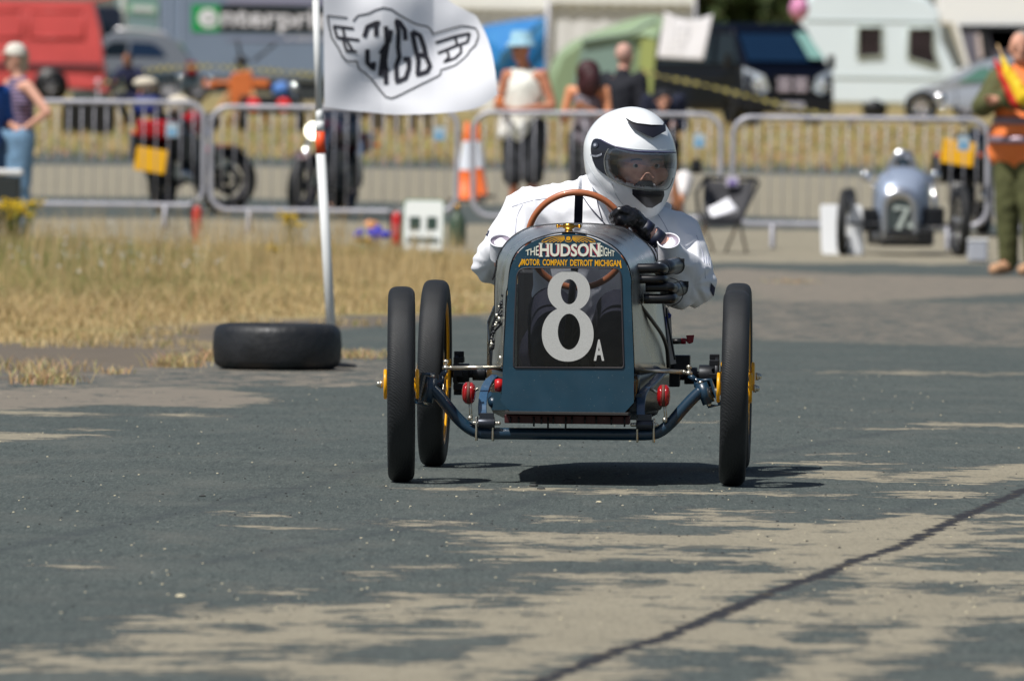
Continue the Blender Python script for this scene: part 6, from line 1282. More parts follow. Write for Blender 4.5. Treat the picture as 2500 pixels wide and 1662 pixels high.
m = MB(); m.cyl(c - b + Vector((-.03, 0, .08)), Vector((.1, 0, -.25)), .009, 8); m.build('stick', mat('flag stick', (170, 140, 100), .6), ft)
# ================================================================== MOTORCYCLES
def motorcycle(label, u, Y, rz, body, steer=0, plate=None, lit=False, boxcol=None, dz=0, lean=0, sc=1.0, bags=True, pz=.60):
    t, f = put('motorcycle', label, 'motorcycle', u, Y, rz, None, dz); t.rotation_euler = (0, lean, rz); t.scale = (sc, sc, sc)       # front is +y... rear wheel at origin
    def whl(y, nm, par, z=.31):
        o = bpy.data.objects.new('wheel', None); COL.objects.link(o); o.parent = par; o.location = (0, y, z); o.empty_display_size = .1
        pr = [(.062 * math.cos(a), .255 + .058 * math.sin(a)) for a in [2 * math.pi * k / 18 for k in range(18)]]; MB().lathe(pr, 'x', 44, close=True).build('tyre', rubber, o)
        MB().lathe([(-.04, .215), (-.045, .195), (.045, .195), (.04, .215)], 'x', 36, close=True).build('rim', mat('worn alloy', (120, 112, 112), .4, .7), o)
        m = MB(); [m.box((0, .11 * math.cos(a), .11 * math.sin(a)), (.022, .17, .03), 0, Matrix.Rotation(a, 3, 'X')) for a in [2 * math.pi * k / 5 for k in range(5)]]; m.cyl((-.05, 0, 0), (.05, 0, 0), .04, 14); m.lathe([(.05, .07), (.055, .14)], 'x', 24); m.build('spokes', darkmetal, o); return o
    whl(0, 'rear', t)
    hd = bpy.data.objects.new('front_fork', None); COL.objects.link(hd); hd.parent = t; hd.location = (0, 1.12, .72); hd.rotation_euler = (0, 0, steer); hd.empty_display_size = .1
    fw = whl(.26, 'front', hd, -.41)
    m = MB(); [m.cyl((s * .09, .26, -.41), (s * .09, -.06, .22), .024, 12) for s in (-1, 1)]; m.build('fork_leg', chrome, hd)
    m = MB(); P = spline([(s * (.38 - .0 * s), y, z) for s, y, z in ((-1, -.16, .33), (-.6, -.08, .34), (-.2, -.06, .27), (.2, -.06, .27), (.6, -.08, .34), (1, -.16, .33))], 5); m.tube(P, .013, 8); [m.cyl((s * .30, -.14, .335), (s * .40, -.17, .33), .02, 10) for s in (-1, 1)]; m.build('handlebar', darkmetal, hd)
    for s in (-1, 1): m = MB(); m.cyl((s * .3, -.1, .34), (s * .36, -.06, .5), .006, 6); m.ball((s * .37, -.06, .54), (.07, .02, .045)); m.build('mirror', chrome, hd)
    m = MB(); m.lathe([(.0, 0), (.0, .085), (-.05, .085), (-.11, .06), (-.13, 0)], 'y', 24, 0, (0, .16, .14)); m.build('headlamp', darkmetal, hd); m = MB(); m.lathe([(.0, .0), (.006, .08)], 'y', 24, 0, (0, .165, .14))
    m.build('lamp_lens', mat('lit headlamp', (255, 250, 225), .2, emit=(1, .96, .8, 5)) if lit else mat('clear lens', (200, 205, 210), .1, .4), hd)
    m = MB(); m.lathe([(-.085, .33), (-.05, .335), (.05, .335), (.085, .33)], 'x', 40, 0, (0, .26, -.41)); 
    V2 = [v for v in m.v]; m.f = [q_ for q_ in m.f if all(V2[i][2] > -.41 + .12 and V2[i][1] < .26 + .22 for i in q_)]; m.m = [0] * len(m.f); m.s = [True] * len(m.f); m.build('mudguard', body, hd, solid=.003)
    m = MB(); m.tube([(0, 1.02, .9), (0, .75, .78), (0, .45, .66), (0, .2, .45)], .03, 8); m.tube([(0, 1.0, .82), (0, .86, .35), (0, .5, .26), (0, .3, .36)], .025, 8); [m.box((s * .07, .18, .33), (.03, .42, .05)) for s in (-1, 1)]; m.build('frame', black, t)
    m = MB(); m.box((0, .62, .42), (.32, .36, .26)); m.box((0, .7, .6), (.26, .2, .2)); [m.cyl((s * .17, .58, .38), (s * .21, .58, .38), .1, 18) for s in (-1, 1)]; m.build('engine', mat('engine alloy', (92, 94, 98), .4, .7, var=.3), t, bevel=.02)
    m = MB(); m.ball((0, .74, .84), (.15, .26, .13), 0, 18); m.build('fuel_tank', body, t); m = MB(); m.cap((0, .5, .80), (0, .1, .82), .10, .11, 0, 14); m.cap((0, .1, .82), (0, -.14, .88), .10, .07, 0, 12); blob(m, 'seat', black, t, .012, 4)
    m = MB(); m.prism([(-.05, .64), (-.36, .70), (-.38, .86), (.0, .86)], lambda a, b, k: Vector((-.15 + .3 * k, a, b))); m.build('tail_unit', body, t, bevel=.03)
    m = MB(); m.box((0, -.34, .80), (.16, .03, .06)); m.build('rear_lamp', mat('orange red lamp', (205, 52, 16), .2), t, bevel=.01)
    for s in (-1, 1): m = MB(); m.cyl((s * .08, -.28, .74), (s * .16, -.3, .74), .006, 6); m.ball((s * .19, -.3, .74), (.03, .025, .022)); m.build('indicator', mat('amber lens', (226, 96, 10), .2), t)
    m = MB(); m.cap((.17, .05, .36), (.15, .55, .28), .055, .035, 0, 14); m.build('exhaust', chrome, t)
    m = MB(); m.lathe([(-.075, .335), (-.05, .345), (.05, .345), (.075, .335)], 'x', 40, 0, (0, 0, .31)); m.f = [q_ for q_ in m.f if all(m.v[i][2] > .36 for i in q_)]; m.m = [0] * len(m.f); m.s = [True] * len(m.f); m.build('rear_mudguard', black, t, solid=.003)
    for s in (-1, 1): m = MB(); m.cyl((s * .13, -.02, .32), (s * .13, .12, .78), .032, 10, 1); m.cyl((s * .13, -.02, .32), (s * .13, .12, .78), .02, 8, 0); m.build('shock_absorber', [chrome, chrome], t); m = MB(); (bags and m.box((s * .2, -.02, .62), (.14, .42, .28))); (bags and m.build('pannier', black, t, bevel=.04))
    if plate: m = MB(); m.box((0, -.37, pz), (.30, .012, .22), 0, Matrix.Rotation(rad(8), 3, 'Y')); m.build('number_plate', mat('yellow plate', (238, 176, 20), .5), t, bevel=.004)
    if boxcol: m = MB(); m.box((-.1, -.12, 1.0), (.24, .26, .20)); m.build('top_box', boxcol, t, bevel=.06); m = MB(); m.ball((.1, .15, 1.0), (.13, .1, .1), 0, 14); m.ball((-.12, -.18, 1.2), (.12, .12, .06), 0, 14); m.build('rolled_kit', mat('cream kit roll', (206, 196, 176), .8), t)
    return t
motorcycle('red and blue motorcycle with yellow plate and chrome, left of the flag pole', 398, 115.5, rad(-16), mat('red bike paint', (176, 20, 28), .25, coat=.6), rad(-50), True, boxcol=mat('blue kit bag', (24, 48, 120), .6), dz=0, sc=1.08, pz=.49)
motorcycle('dark motorcycle facing the track with its headlamp lit, half hidden by the flag pole', 838, 116.5, rad(164), mat('dark red fairing', (66, 14, 26), .3, coat=.5), rad(-6), False, lit=True, dz=0, lean=rad(-6), bags=False)
motorcycle('black motorcycle with yellow plate parked behind the barrier beside the marshal', 2352, 110.5, rad(-10), mat('black bike paint', (14, 14, 20), .3, coat=.4), 0, True, dz=0, sc=1.05, pz=.76)
# ================================================================== OTHER THINGS NEAR THE BARRIERS
def cone(label, u, Y, h, dz=0):
    t, f = put('traffic_cone', label, 'traffic cone', u, Y, 0, 'traffic cones in the gap between barriers', dz); o_ = mat('cone orange', (238, 110, 40), .5); 
    m = MB(); m.lathe([(.03, .12 * h / .75), (.03, .115 * h / .75), (h * .40, .078 * h / .75), (h * .40 + .001, .078 * h / .75)], 'z', 28); m.lathe([(h * .76, .038 * h / .75), (h, .022 * h / .75), (h + .002, 0)], 'z', 28); m.build('cone_body', o_, t)
    m = MB(); m.lathe([(h * .40, .080 * h / .75), (h * .76, .041 * h / .75)], 'z', 28); m.build('reflective_sleeve', mat('white sleeve', (226, 230, 238), .5), t)
    m = MB(); m.box((0, 0, .018), (.36 * h / .75, .36 * h / .75, .036)); m.build('base', mat('dark cone base', (50, 48, 46), .8), t, bevel=.01); return t
cone('tall orange and white traffic cone in the gap left of the bucket hat man', 1140, 127, .88); cone('second orange cone showing just behind the tall one', 1164, 130, .84)
redx = mat('extinguisher red', (190, 34, 30), .3, coat=.4)
def extinguisher(label, u, v, h, r, rot=0):
    p = gpt(u, v); t = thing('fire_extinguisher', label, 'extinguisher', (p.x, p.y, gz(p.x, p.y)), 0, 'fire extinguishers beside the track'); t.rotation_euler = (0, rot, 0)
    m = MB(); m.lathe([(0, 0), (0, r * .95), (.02, r), (h * .72, r), (h * .8, r * .7), (h * .84, r * .3), (h * .86, r * .3)], 'z', 24); m.build('cylinder', redx, t)
    m = MB(); m.box((0, 0, h * .9), (.05, .04, .04)); m.box((.03, 0, h * .95), (.11, .02, .015)); m.box((.03, 0, h * .90), (.10, .02, .012), 0, Matrix.Rotation(-.3, 3, 'Y')); m.build('valve_handle', mat('valve metal', (180, 180, 180), .3, .8), t)
    m = MB(); m.tube(spline([(0, 0, h * .9), (-r * 1.3, 0, h * .85), (-r * 1.35, 0, h * .5), (-r * 1.2, 0, h * .25)], 5), .009, 8); m.build('hose', black, t)
    m = MB(); m.lathe([(h * .3, r * 1.01), (h * .55, r * 1.01)], 'z', 24); m.build('label_band', mat('pale label', (196, 90, 84), .6), t)
extinguisher('red fire extinguisher standing just left of the white notice board', 968, 603, .37, .045); extinguisher('slim red fire extinguisher at the junction of two barriers below the red motorcycle', 481, 602, .42, .042)
p = gpt(1116, 602); t = thing('gas_cylinder', 'dark green metal bottle standing right of the white notice board', 'bottle', tuple(p)); m = MB(); m.lathe([(0, 0), (0, .078), (.02, .08), (.20, .08), (.27, .055), (.31, .022), (.33, .022)], 'z', 28); m.build('cylinder', mat('olive green bottle', (62, 80, 60), .45, coat=.2), t); m = MB(); m.cyl((0, 0, .33), (0, 0, .37), .02, 10); m.cyl((-.03, 0, .36), (.03, 0, .36), .008, 8); m.build('valve', brass, t)
p = gpt(1031, 619); t = thing('notice_board', 'white rounded notice board with green edge and two dark squares', 'sign', tuple(p), rad(4)); s_ = F / p.y
def rr(w_, h_, r): return [(sx * (w_ / 2 - r) + r * math.cos(a), h_ / 2 + sz * (h_ / 2 - r) + r * math.sin(a)) for sx, sz, a0 in ((1, 1, 0), (-1, 1, 90), (-1, -1, 180), (1, -1, 270)) for a in [rad(a0 + 15 * k) for k in range(7)]]
w_, h_ = 100 / s_, 132 / s_; tl = rad(7)
bf = lambda a, b, y=0: Vector((a + b * .03, -.03 + b * math.tan(tl) - y, b))
m = MB(); m.prism(rr(w_, h_, .04), lambda a, b, k: bf(a, b, -.02 * k)); m.build('board', mat('board edge green', (96, 140, 104), .6), t)
m = MB(); m.prism(rr(w_ - .02, h_ - .02, .035), lambda a, b, k: bf(a, b + .01, .004 - .002 * k)); m.build('face', mat('board white', (244, 248, 246), .5), t)
m = MB()
for a0, b0_, a1, b1 in ((-.12, .20, -.025, .31), (.025, .20, .115, .31)): m.prism([(a0, b0_), (a1, b0_), (a1, b1), (a0, b1)], lambda a, b, k: bf(a, b, .007 - .002 * k))
dsg = mat('dark green print', (52, 72, 64), .6)
for k in range(9): m.prism([(-.13 + k * .03, .085), (-.107 + k * .03, .085), (-.105 + k * .03, .145 - .01 * (k % 3)), (-.128 + k * .03, .14)], lambda a, b, k_: bf(a, b, .007 - .002 * k_))
m.build('printing', dsg, t); m = MB(); m.tube([(-.12, .0, .3), (-.13, .2, 0)], .008, 6); m.tube([(.12, .0, .3), (.13, .2, 0)], .008, 6); m.build('strut', galv, t)
p = gpt(905, 602); t = thing('cloth_heap', 'heap of blue cloth with yellow and orange bits left of the red extinguisher', 'cloth', tuple(p)); r_ = random.Random(5)
for nm, mt_, n, zc_, sp in (('blue_cloth', mat('ultramarine cloth', (44, 48, 190), .7), 9, .10, .10), ('yellow_cloth', mat('mustard cloth', (206, 160, 50), .7), 4, .035, .06), ('orange_strap', mat('peach strap', (226, 160, 110), .6), 2, .18, .02)):
    m = MB()
    for k in range(n): c_ = (r_.uniform(-1, 1) * sp * 1.2, r_.uniform(-.5, .5) * sp, zc_ + r_.uniform(-.02, .03)); m.cap(c_, (c_[0] + r_.uniform(-.07, .07), c_[1], c_[2] + r_.uniform(-.04, .05)), .028, .02, 0, 10)
    blob(m, nm, mt_, t, .01, 3, lambda q_: .01 * noise.noise(q_ * 40))
# mesh folding chair with papers
p = gpt(1768, 618); t = thing('camping_chair', 'black mesh camping chair with white paper in its seat behind the driver', 'chair', tuple(p), 0); cf = Frame(t.location, 0)
q_ = lambda u, v, y: cf(u, v, y)
def sheet(mb, c4_, sag, n=8, mi=0):
    P = [];
    for j in range(n + 1):
        for i in range(n + 1): a, b = i / n, j / n; x = c4_[0].lerp(c4_[1], a).lerp(c4_[3].lerp(c4_[2], a), b); x = x + Vector((0, sag * math.sin(a * math.pi) * math.sin(b * math.pi) * 1.0, -abs(sag) * .6 * math.sin(a * math.pi))); P.append(x)
    mb.add(P, [(j * (n + 1) + i, j * (n + 1) + i + 1, (j + 1) * (n + 1) + i + 1, (j + 1) * (n + 1) + i) for j in range(n) for i in range(n)], mi, True)
mesh_ = mat('grey chair mesh', (62, 62, 66), .8, 0, var=.15, scale=60); cfm = mat('black chair cloth', (22, 24, 28), .7)
m = MB(); sheet(m, [q_(1718, 436, .3), q_(1845, 440, .3), q_(1808, 540, .1), q_(1716, 540, .1)], .05); m.build('backrest', mesh_, t, solid=.004)
m = MB(); sheet(m, [q_(1716, 530, .12), q_(1808, 530, .12), q_(1800, 546, -.25), q_(1722, 548, -.25)], .0); m.build('seat', cfm, t, solid=.02)
m = MB(); L_ = [q_(1700, 470, -.2), q_(1722, 434, .3), q_(1845, 438, .3), q_(1852, 446, .28), q_(1806, 538, .1), q_(1798, 548, -.25), q_(1722, 550, -.25), q_(1705, 520, -.1), q_(1700, 470, -.2)]; m.tube(L_, .016, 8); m.build('frame_edge', cfm, t)
for a, b in (((1722, 545, -.25), (1700, 612, -.1)), ((1800, 545, -.25), (1772, 612, .2)), ((1716, 540, .1), (1742, 600, .3)), ((1806, 538, .1), (1822, 600, -.1))): m = MB(); m.cyl(q_(*a), Vector((q_(*b).x, b[2], .01)), .011, 8); m.build('leg', mat('bronze tube', (112, 88, 62), .5, .5), t)
m = MB(); sheet(m, [q_(1728, 508, -.0), q_(1778, 482, .05), q_(1802, 512, .0), q_(1738, 530, -.1)], .01, 4); tag(m.build('papers', mat('white paper', (238, 238, 244), .7), None, loc=tuple(t.location), solid=.008), 'white papers lying in the black mesh camping chair', 'papers')
p = q_(1788, 444, .26) + t.location; m = MB(); m.box((0, 0, 0), (.11, .03, .09)); m.box((0, -.018, -.01), (.07, .01, .04), 1); tag(m.build('pouch', [mat('pale lilac pouch', (196, 190, 210), .6), mat('violet badge', (120, 100, 170), .5)], None, loc=tuple(p), bevel=.012), 'small pale pouch clipped to the top of the mesh camping chair', 'pouch')
# cool box left
p = gpt(12, 610); t = thing('cool_box', 'black box with a white lid at the left edge in front of the woman', 'box', (p.x, 96, 0)); zz_ = lambda v: Frame(t.location, 0)(10, v, 0).z
m = MB(); m.box((-.02, 0, zz_(430) / 2), (.26, .35, zz_(430))); m.build('box_body', mat('charcoal box', (44, 50, 52), .5), t, bevel=.02); m = MB(); m.box((-.02, 0, zz_(420)), (.30, .38, .05)); m.build('lid', white, t, bevel=.015); m = MB(); m.box((-.07, -.18, zz_(520)), (.05, .01, .22)); m.build('latch', galv, t)
# black crate beyond barrier, wooden stand, trailer lamps
p = W(215, 330, 190); g0 = gz(p.x, 190); t = thing('black_crate', 'black crate seen through the bars left of the red motorcycle', 'crate', (p.x, 190, g0)); m = MB(); m.box((0, .3, .28), (.86, .6, .56)); m.build('crate_body', black, t, bevel=.03); m = MB(); [m.box((x, -.005, .28), (.05, .02, .5)) for x in (-.3, -.1, .1, .3)]; m.build('rib', darkmetal, t)
t, f = put('wooden_stand', 'orange and tan wooden stand with splayed legs left of the flag pole', 'stand', 588, 200, 0); orw = mat('orange board', (216, 116, 58), .6, 0, var=.12, scale=3); tan = mat('tan timber', (176, 132, 88), .7, 0, var=.15, scale=4)
m = MB(); m.prism([(560, 195), (568, 178), (615, 172), (617, 262), (600, 264), (590, 236), (578, 266), (562, 262)], lambda a, b, k: f(a, b, 0) + Vector((0, .1 * k, 0))); m.build('board', orw, t, bevel=.02)
m = MB(); m.prism([(495, 194), (530, 196), (528, 212), (498, 212)], lambda a, b, k: f(a, b, 0) + Vector((0, .08 * k, 0))); m.prism([(618, 192), (655, 194), (656, 212), (618, 212)], lambda a, b, k: f(a, b, 0) + Vector((0, .08 * k, 0))); m.tube([f(497, 203, .04), f(655, 203, .04)], .04, 6); m.build('cross_arm', orw, t)
for a, b, dy in (((560, 225), (508, 315), -.3), ((615, 225), (655, 300), -.3), ((580, 250), (584, 318), .1), ((600, 240), (560, 300), .7)): m = MB(); e_ = f(b[0], b[1], dy); m.tube([f(a[0], a[1], .05), Vector((e_.x, dy, max(.0, e_.z)))], .05, 8); m.build('leg', tan, t)
m = MB(); a = f(590, 150, .05); m.ball(a, (.12, .1, .09), 0, 12); m.tube([a, f(590, 180, .05)], .03, 6); m.tube([a, f(578, 95, .05)], .03, 6); m.tube([a + Vector((.2, 0, 0)), f(672, 108, .05)], .025, 6); m.build('black_fitting', black, t)
t, f = put('lamp_trailer', 'low dark trailer with two round red rear lamps right of the wooden stand', 'trailer', 660, 198, 0)
m = MB(); m.box((0, .6, .45), (1.05, 1.2, .32)); m.build('trailer_body', darkmetal, t, bevel=.04)
for u in (655 - 37, 692): m = MB(); p = f(u, 320, 0); m.lathe([(0, 0), (-.03, .05), (-.035, .10), (-.0, .115)], 'y', 24, 0, (p.x, -.02, .45)); m.build('rear_lamp', mat('round red lamp', (222, 30, 36), .3, emit=(1, .05, .05, .25)), t)
for s in (-1, 1): wheelv(t, s * .5, .6, .22, .14, ax='x')
p = W(685, 262, 197.6); m = MB(); m.lathe([(0, 0), (0, .16), (.18, .15), (.2, .12), (.24, .05), (.24, 0)], 'z', 20); tag(m.build('blue_container', mat('blue plastic tub', (84, 130, 200), .5), None, loc=(p.x, 198.4, gz(p.x, 198.4) + .61)), 'blue plastic tub standing on the low dark trailer', 'container')
# ================================================================== KART NUMBER 7
t, f = put('race_kart', 'small silver and blue race kart number 7 parked near the right hand barrier', 'race kart', 2200, 99.5, rad(3)); k7 = t
slv = mat('satin silver', (190, 192, 198), .3, .9, var=.08, scale=5); bl7 = mat('pale steel blue paint', (158, 170, 190), .35, .3)
mm = lambda u, v, y: f(u, v, y)
kart_wheel(t, (mm(2062, 547, 0).x, 0, .285), rad(2), rad(-11), rimm=slv, hubm=slv, tyre=rubber); kart_wheel(t, (mm(2344, 550, 0).x, 0, .30), rad(1), rad(6), R=.31, rimm=slv, hubm=slv, tyre=rubber); kart_wheel(t, (mm(2075, 540, 1.6).x, 1.6, .285), 0, 0, rimm=slv, tyre=rubber); kart_wheel(t, (mm(2335, 540, 1.6).x, 1.6, .285), 0, 0, rimm=slv, tyre=rubber)
def sec7(L, y): return resamp(spline([mm(u, v, y) for u, v in L], 5), 40)
o7 = [(2152, 585), (2153, 520), (2158, 478), (2175, 463), (2197, 458), (2220, 463), (2236, 478), (2241, 520), (2242, 585)]
m = MB(); O7 = sec7(o7, -.05); I7 = sec7([(2168, 570), (2168, 520), (2171, 498), (2181, 488), (2197, 485), (2213, 488), (2222, 498), (2226, 520), (2226, 570)], -.05); m.loft([O7, I7], closed=True); m.loft([O7, sec7(o7, .05)], closed=True); m.build('radiator_shell', slv, t, solid=.006)
m = MB(); m.add([p + Vector((0, .01, 0)) for p in I7], [tuple(range(len(I7)))]); m.build('grille', mat('dark grille mesh', (74, 84, 84), .6, .3), t)
m = MB(); strokes(m, [[(2182, 508), (2216, 508), (2192, 560)], [(2218, 556), (2222, 545), (2226, 556)]], lambda a, b: mm(a, b, -.056), 12); m.build('racing_number', mat('pale number', (186, 196, 190), .6), t)
m = MB(); m.loft([sec7(o7, .04), sec7([(2136, 585), (2136, 500), (2142, 440), (2165, 415), (2200, 408), (2240, 414), (2262, 436), (2270, 500), (2268, 585)], .55), sec7([(2134, 590), (2132, 500), (2138, 445), (2165, 428), (2200, 424), (2240, 430), (2266, 445), (2272, 500), (2270, 590)], .9)]); m.build('bonnet', bl7, t, solid=.004)
m = MB(); m.loft([sec7([(2166, 440), (2166, 420), (2170, 400), (2184, 372), (2206, 365), (2226, 374), (2238, 400), (2240, 420), (2240, 440)], 1.25), sec7([(2175, 450), (2175, 430), (2180, 410), (2190, 390), (2206, 382), (2220, 392), (2230, 410), (2234, 430), (2234, 450)], 1.9)]); m.build('headrest_fairing', slv, t, solid=.004)
m = MB(); O9 = sec7([(2166, 440), (2166, 420), (2170, 400), (2184, 372), (2206, 365), (2226, 374), (2238, 400), (2240, 420), (2240, 440)], 1.245); I9 = sec7([(2186, 406), (2188, 396), (2194, 388), (2206, 385), (2217, 388), (2223, 396), (2225, 406)], 1.245); m.loft([O9, I9]); m.add([O9[0], I9[0], I9[-1], O9[-1]], [(0, 1, 2, 3)]); m.build('headrest_front', slv, t, solid=.003)
m = MB(); m.ball(mm(2206, 397, 1.27), (.068, .03, .045), 0, 18); m.build('headrest_opening', mat('dark slate pad', (44, 62, 74), .7), t)
m = MB(); m.add([mm(2168, 440, 1.24), mm(2168, 405, 1.24), mm(2240, 405, 1.24), mm(2240, 440, 1.24)], [(0, 1, 2, 3)]); m.loft([sec7([(2140, 470), (2150, 440), (2200, 432), (2250, 440), (2268, 470)], 1.0), sec7([(2145, 480), (2166, 440), (2203, 430), (2240, 440), (2262, 480)], 1.3)]); m.build('scuttle', slv, t, solid=.004)
m = MB(); m.box((mm(2200, 600, .6).x, .7, .16), (.46, 1.5, .16)); m.build('undertray', black, t, bevel=.03)
m = MB(); m.cyl((mm(2075, 540, 0).x, 0, .27), (mm(2330, 540, 0).x, 0, .27), .014, 10); m.build('axle', darkmetal, t); m = MB(); m.cyl((mm(2075, 540, 0).x, 1.6, .27), (mm(2330, 540, 0).x, 1.6, .27), .016, 10); m.build('axle', darkmetal, t); m = MB(); m.box((mm(2280, 530, .3).x, .3, .34), (.16, .3, .16)); m.build('engine', darkmetal, t, bevel=.02); m = MB(); m.box((mm(2122, 545, .3).x, .2, .30), (.13, .2, .2)); m.build('gearbox', darkmetal, t, bevel=.02)
m = MB(); m.tube(spline([mm(2262, 430, .5), mm(2274, 450, .4), mm(2282, 490, .3), mm(2286, 522, .3)], 5), .018, 10); m.build('exhaust_pipe', chrome, t)
for u in (2114, 2284): m = MB(); m.ball(mm(u, 430, .6), (.045, .03, .05), 0, 12); m.cyl(mm(u, 438, .6), mm(2140 if u < 2200 else 2262, 455, .6), .008, 6); m.build('mirror', [chrome], t)
m = MB(); [m.ball(mm(u, v, .3), .022, 0, 10) for u, v in ((2136, 461), (2165, 418), (2290, 560))]; m.build('bright_fitting', chrome, t)
for u0, u1, v0, v1, lb in ((2006, 2109, 500, 622, 'bright white board standing behind the left wheel of kart number 7'),):
    p = gpt((u0 + u1) / 2, v1); s_ = F / p.y; t = thing('display_board', lb, 'board', tuple(p)); m = MB(); m.prism(rr((u1 - u0) / s_, (v1 - v0) / s_, .03), lambda a, b, k: Vector((a - b * .04, b * .12 + .02 * k, b))); m.build('board', mat('bright white panel', (240, 242, 244), .4), t, bevel=.004); m = MB(); m.box((0, .12, .01), (.1, .2, .02)); m.build('base', darkmetal, t)
p = gpt(2388, 640); t = thing('storage_box', 'pale grey box on the ground between kart number 7 and the marshal', 'box', tuple(p)); m = MB(); m.box((0, .15, .09), (.16, .3, .18)); m.build('box_body', mat('pale grey box', (172, 176, 186), .5), t, bevel=.02); m = MB(); m.box((0, .15, .185), (.17, .31, .02)); m.build('lid', white, t, bevel=.005)
# ================================================================== TYRE, POLE, FLAG
p = gpt(673, 905); ty = thing('car_tyre', 'worn black car tyre lying flat on the tarmac below the flag pole', 'tyre', (p.x, p.y + .285, 0)); s_ = F / p.y
Rt, Ht = 318 / s_ / 2, .198
pr = [(.004, Rt * .62), (.0, Rt * .78), (.006, Rt * .88), (.02, Rt * .955), (.04, Rt * .985), (Ht * .5, Rt), (Ht - .04, Rt * .985), (Ht - .018, Rt * .955), (Ht - .004, Rt * .88), (Ht, Rt * .78), (Ht - .006, Rt * .62), (Ht - .02, Rt * .60), (Ht - .02, Rt * .7), (Ht * .5, Rt * .93), (.02, Rt * .7), (.02, Rt * .60)]
MB().lathe(pr, 'z', 72, close=True).build('casing', mat('scuffed tyre rubber', (27, 29, 32), .55, 0, var=.35, scale=7, bump=.3, bscale=40, rvar=.12), ty)
fp = thing('flag_pole', 'white flag pole with an orange band leaning beside the lying tyre', 'pole', (W(808, 840, 50.3).x, 50.3, 0))
pf = Frame(fp.location, 0); wp = mat('white pole', (226, 228, 226), .4, 0, var=.03)
y_ = 0; P = lambda u, v: pf(u, v, y_)
m = MB(); base = P(808, 796); d = (P(783, 375) - base); b0_ = base - d * (base.z / d.z); m.cyl(b0_, P(783, 375), .0205, 20); m.cyl(P(781, 322), P(779.5, 296), .0205, 20); m.build('lower_tube', wp, fp)
m = MB(); m.cyl(P(783, 375), P(781, 322), .0212, 20); m.build('orange_band', mat('orange band', (244, 84, 34), .5), fp)
m = MB(); m.cyl(P(780, 300), P(779, 268), .0165, 20, 0, .0155); m.cyl(P(779, 272), P(771, 0), .0155, 20, 0, .0145); e_ = P(771, 0) + (P(771, 0) - P(779, 272)) * .95; m.cyl(P(771, 0), e_, .0145, 20, 0, .013); m.ball(e_, .02, 0, 12); m.build('upper_tube', wp, fp)
m = MB(); m.lathe([(0, .10), (.012, .10), (.02, .03), (.06, .028)], 'z', 24, 0, b0_); m.build('foot', darkmetal, fp)
# flag surface: native pixel grid + depth folds
FY = .0
def fold_y(u, v):
    a = (u - 790) / 430.0; g1 = math.sin(((u - 790) * .62 + (v + 60) * .78) * .021 + 1.2); g2 = math.sin(((u - 790) * .9 - v * .35) * .03 + .6); g3 = math.sin((v * .9 + u * .1) * .035)
    return .0 + min(1, a * 3) * (.035 * g1 + .022 * g2 + .012 * g3 * a) + .022 * noise.noise(Vector((u * .009, v * .012, 3))) * min(1, a * 4) + .06 * a * a + .42 * (262 - v) / 560 * max(0, min(1, a * 1.6)) ** 1.5
def fs_(u, v, off=0): return pf(u, v, fold_y(u, v) - .012 - off)
bot = spline([(792, 262, 0), (850, 270, 0), (905, 275, 0), (960, 280, 0), (1030, 279, 0), (1100, 275, 0), (1160, 266, 0), (1196, 246, 0), (1215, 231, 0)], 6); top_ = spline([(786, -290, 0), (850, -260, 0), (930, -190, 0), (1010, -90, 0), (1060, -30, 0), (1100, 5, 0), (1135, 25, 0), (1160, 38, 0), (1168, 48, 0)], 6)
rgt = spline([(1215, 231, 0), (1211, 190, 0), (1205, 150, 0), (1198, 118, 0), (1186, 84, 0), (1168, 48, 0)], 6)
def rs2(P, n): return resamp([Vector(p) for p in P], n)
NX, NZ = 110, 110; Bm, Tm, Rm = rs2(bot, NX + 1), rs2(top_, NX + 1), rs2(rgt, NZ + 1); vs = []
for j in range(NZ + 1):
    b = j / NZ; L0 = Vector((792 - 6 * b, 262 - 552 * b, 0))
    for i in range(NX + 1):
        a = i / NX; p = Bm[i].lerp(Tm[i], b); p = p + (Rm[j] - Bm[-1].lerp(Tm[-1], b)) * a + (L0 - Bm[0].lerp(Tm[0], b)) * (1 - a); vs.append(fs_(p.x, p.y))
flag = thing('club_flag', 'white club flag with a black winged emblem flying from the white pole', 'flag', tuple(fp.location)); flag['group'] = ''; del flag['group']
clothm = bpy.data.materials.new('thin white flag cloth'); clothm.use_nodes = True; t_ = clothm.node_tree; b_ = t_.nodes['Principled BSDF']; b_.inputs['Base Color'].default_value = col(244, 245, 250); b_.inputs['Roughness'].default_value = .7
tr_ = t_.nodes.new('ShaderNodeBsdfTranslucent'); tr_.inputs[0].default_value = col(240, 241, 248); mx_ = t_.nodes.new('ShaderNodeMixShader'); mx_.inputs[0].default_value = .3; t_.links.new(b_.outputs[0], mx_.inputs[1]); t_.links.new(tr_.outputs[0], mx_.inputs[2]); t_.links.new(mx_.outputs[0], t_.nodes['Material Output'].inputs[0])
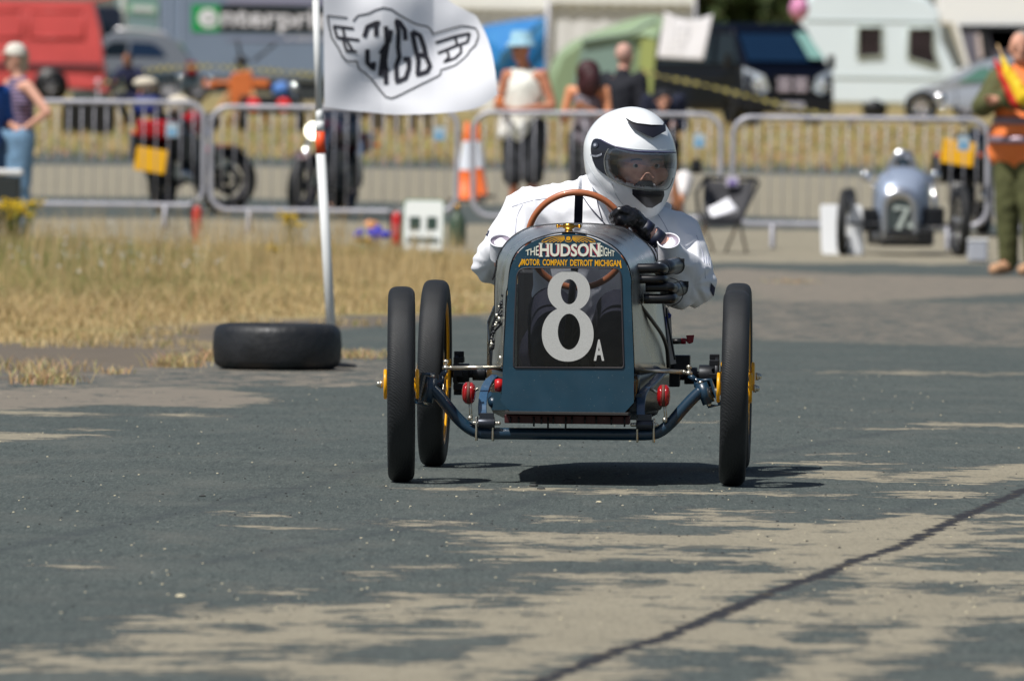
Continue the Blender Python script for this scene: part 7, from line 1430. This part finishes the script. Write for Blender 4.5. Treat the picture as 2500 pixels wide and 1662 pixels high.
MB().add(vs, [(j * (NX + 1) + i, j * (NX + 1) + i + 1, (j + 1) * (NX + 1) + i + 1, (j + 1) * (NX + 1) + i) for j in range(NZ) for i in range(NX)], 0, True).build('flag_cloth', clothm, flag)
def ef(x, y): return fs_(780 + x * .195, y * .195, .0035)
m = MB(); ink = mat('black flag print', (34, 34, 44), .8)
thin_ = [[(100, 200), (350, 228)], [(100, 200), (120, 330), (150, 470), (240, 610), (280, 700), (330, 760), (380, 775), (470, 770), (480, 820), (500, 870), (560, 910), (660, 1000), (740, 1110), (830, 1215), (905, 1235), (1000, 1195), (1250, 1070), (1480, 960), (1515, 930), (1520, 880), (1600, 855), (1700, 820), (1800, 740), (1850, 690), (1880, 640), (1950, 570), (1990, 460), (1980, 400), (1950, 355), (1850, 335), (1780, 328), (1650, 360), (1420, 430), (1400, 380), (1350, 335), (1240, 315), (1170, 290), (1000, 190), (900, 120), (800, 100), (700, 130), (620, 170), (480, 200), (420, 270)]]
strokes(m, thin_, ef, 19, 0, 20)
strokes(m, [[(170, 330), (430, 362)], [(215, 470), (500, 505)], [(330, 640), (470, 650)], [(180, 330), (220, 470), (290, 490), (340, 645)], [(290, 350), (320, 480), (420, 640)],
            [(1450, 540), (1700, 460), (1880, 420)], [(1880, 420), (1850, 530), (1700, 580), (1480, 670)], [(1700, 460), (1720, 570)], [(1600, 640), (1620, 720), (1560, 780), (1700, 730), (1770, 660), (1770, 580)]], ef, 34, 0, 20)
strokes(m, [[(710, 460), (710, 320), (740, 280), (600, 340), (560, 470)], [(600, 620), (600, 790), (680, 870), (680, 780)],                         # C
            [(830, 330), (850, 560), (820, 760), (835, 1060)], [(900, 380), (870, 520), (760, 680)], [(800, 640), (760, 960)], [(800, 780), (850, 900)],       # N
            [(1050, 745), (1140, 745)], [(1080, 510), (1070, 380), (1010, 290), (960, 260), (990, 400), (985, 600), (1000, 720), (960, 830), (970, 1030), (1080, 980), (1120, 860), (1120, 740)],   # G
            [(1160, 400), (1200, 600), (1240, 760), (1230, 940), (1350, 900), (1385, 830), (1330, 700), (1240, 690)], [(1160, 400), (1260, 450), (1300, 560), (1330, 690)]], ef, 60, 0, 20)
m.build('winged_emblem', ink, flag)
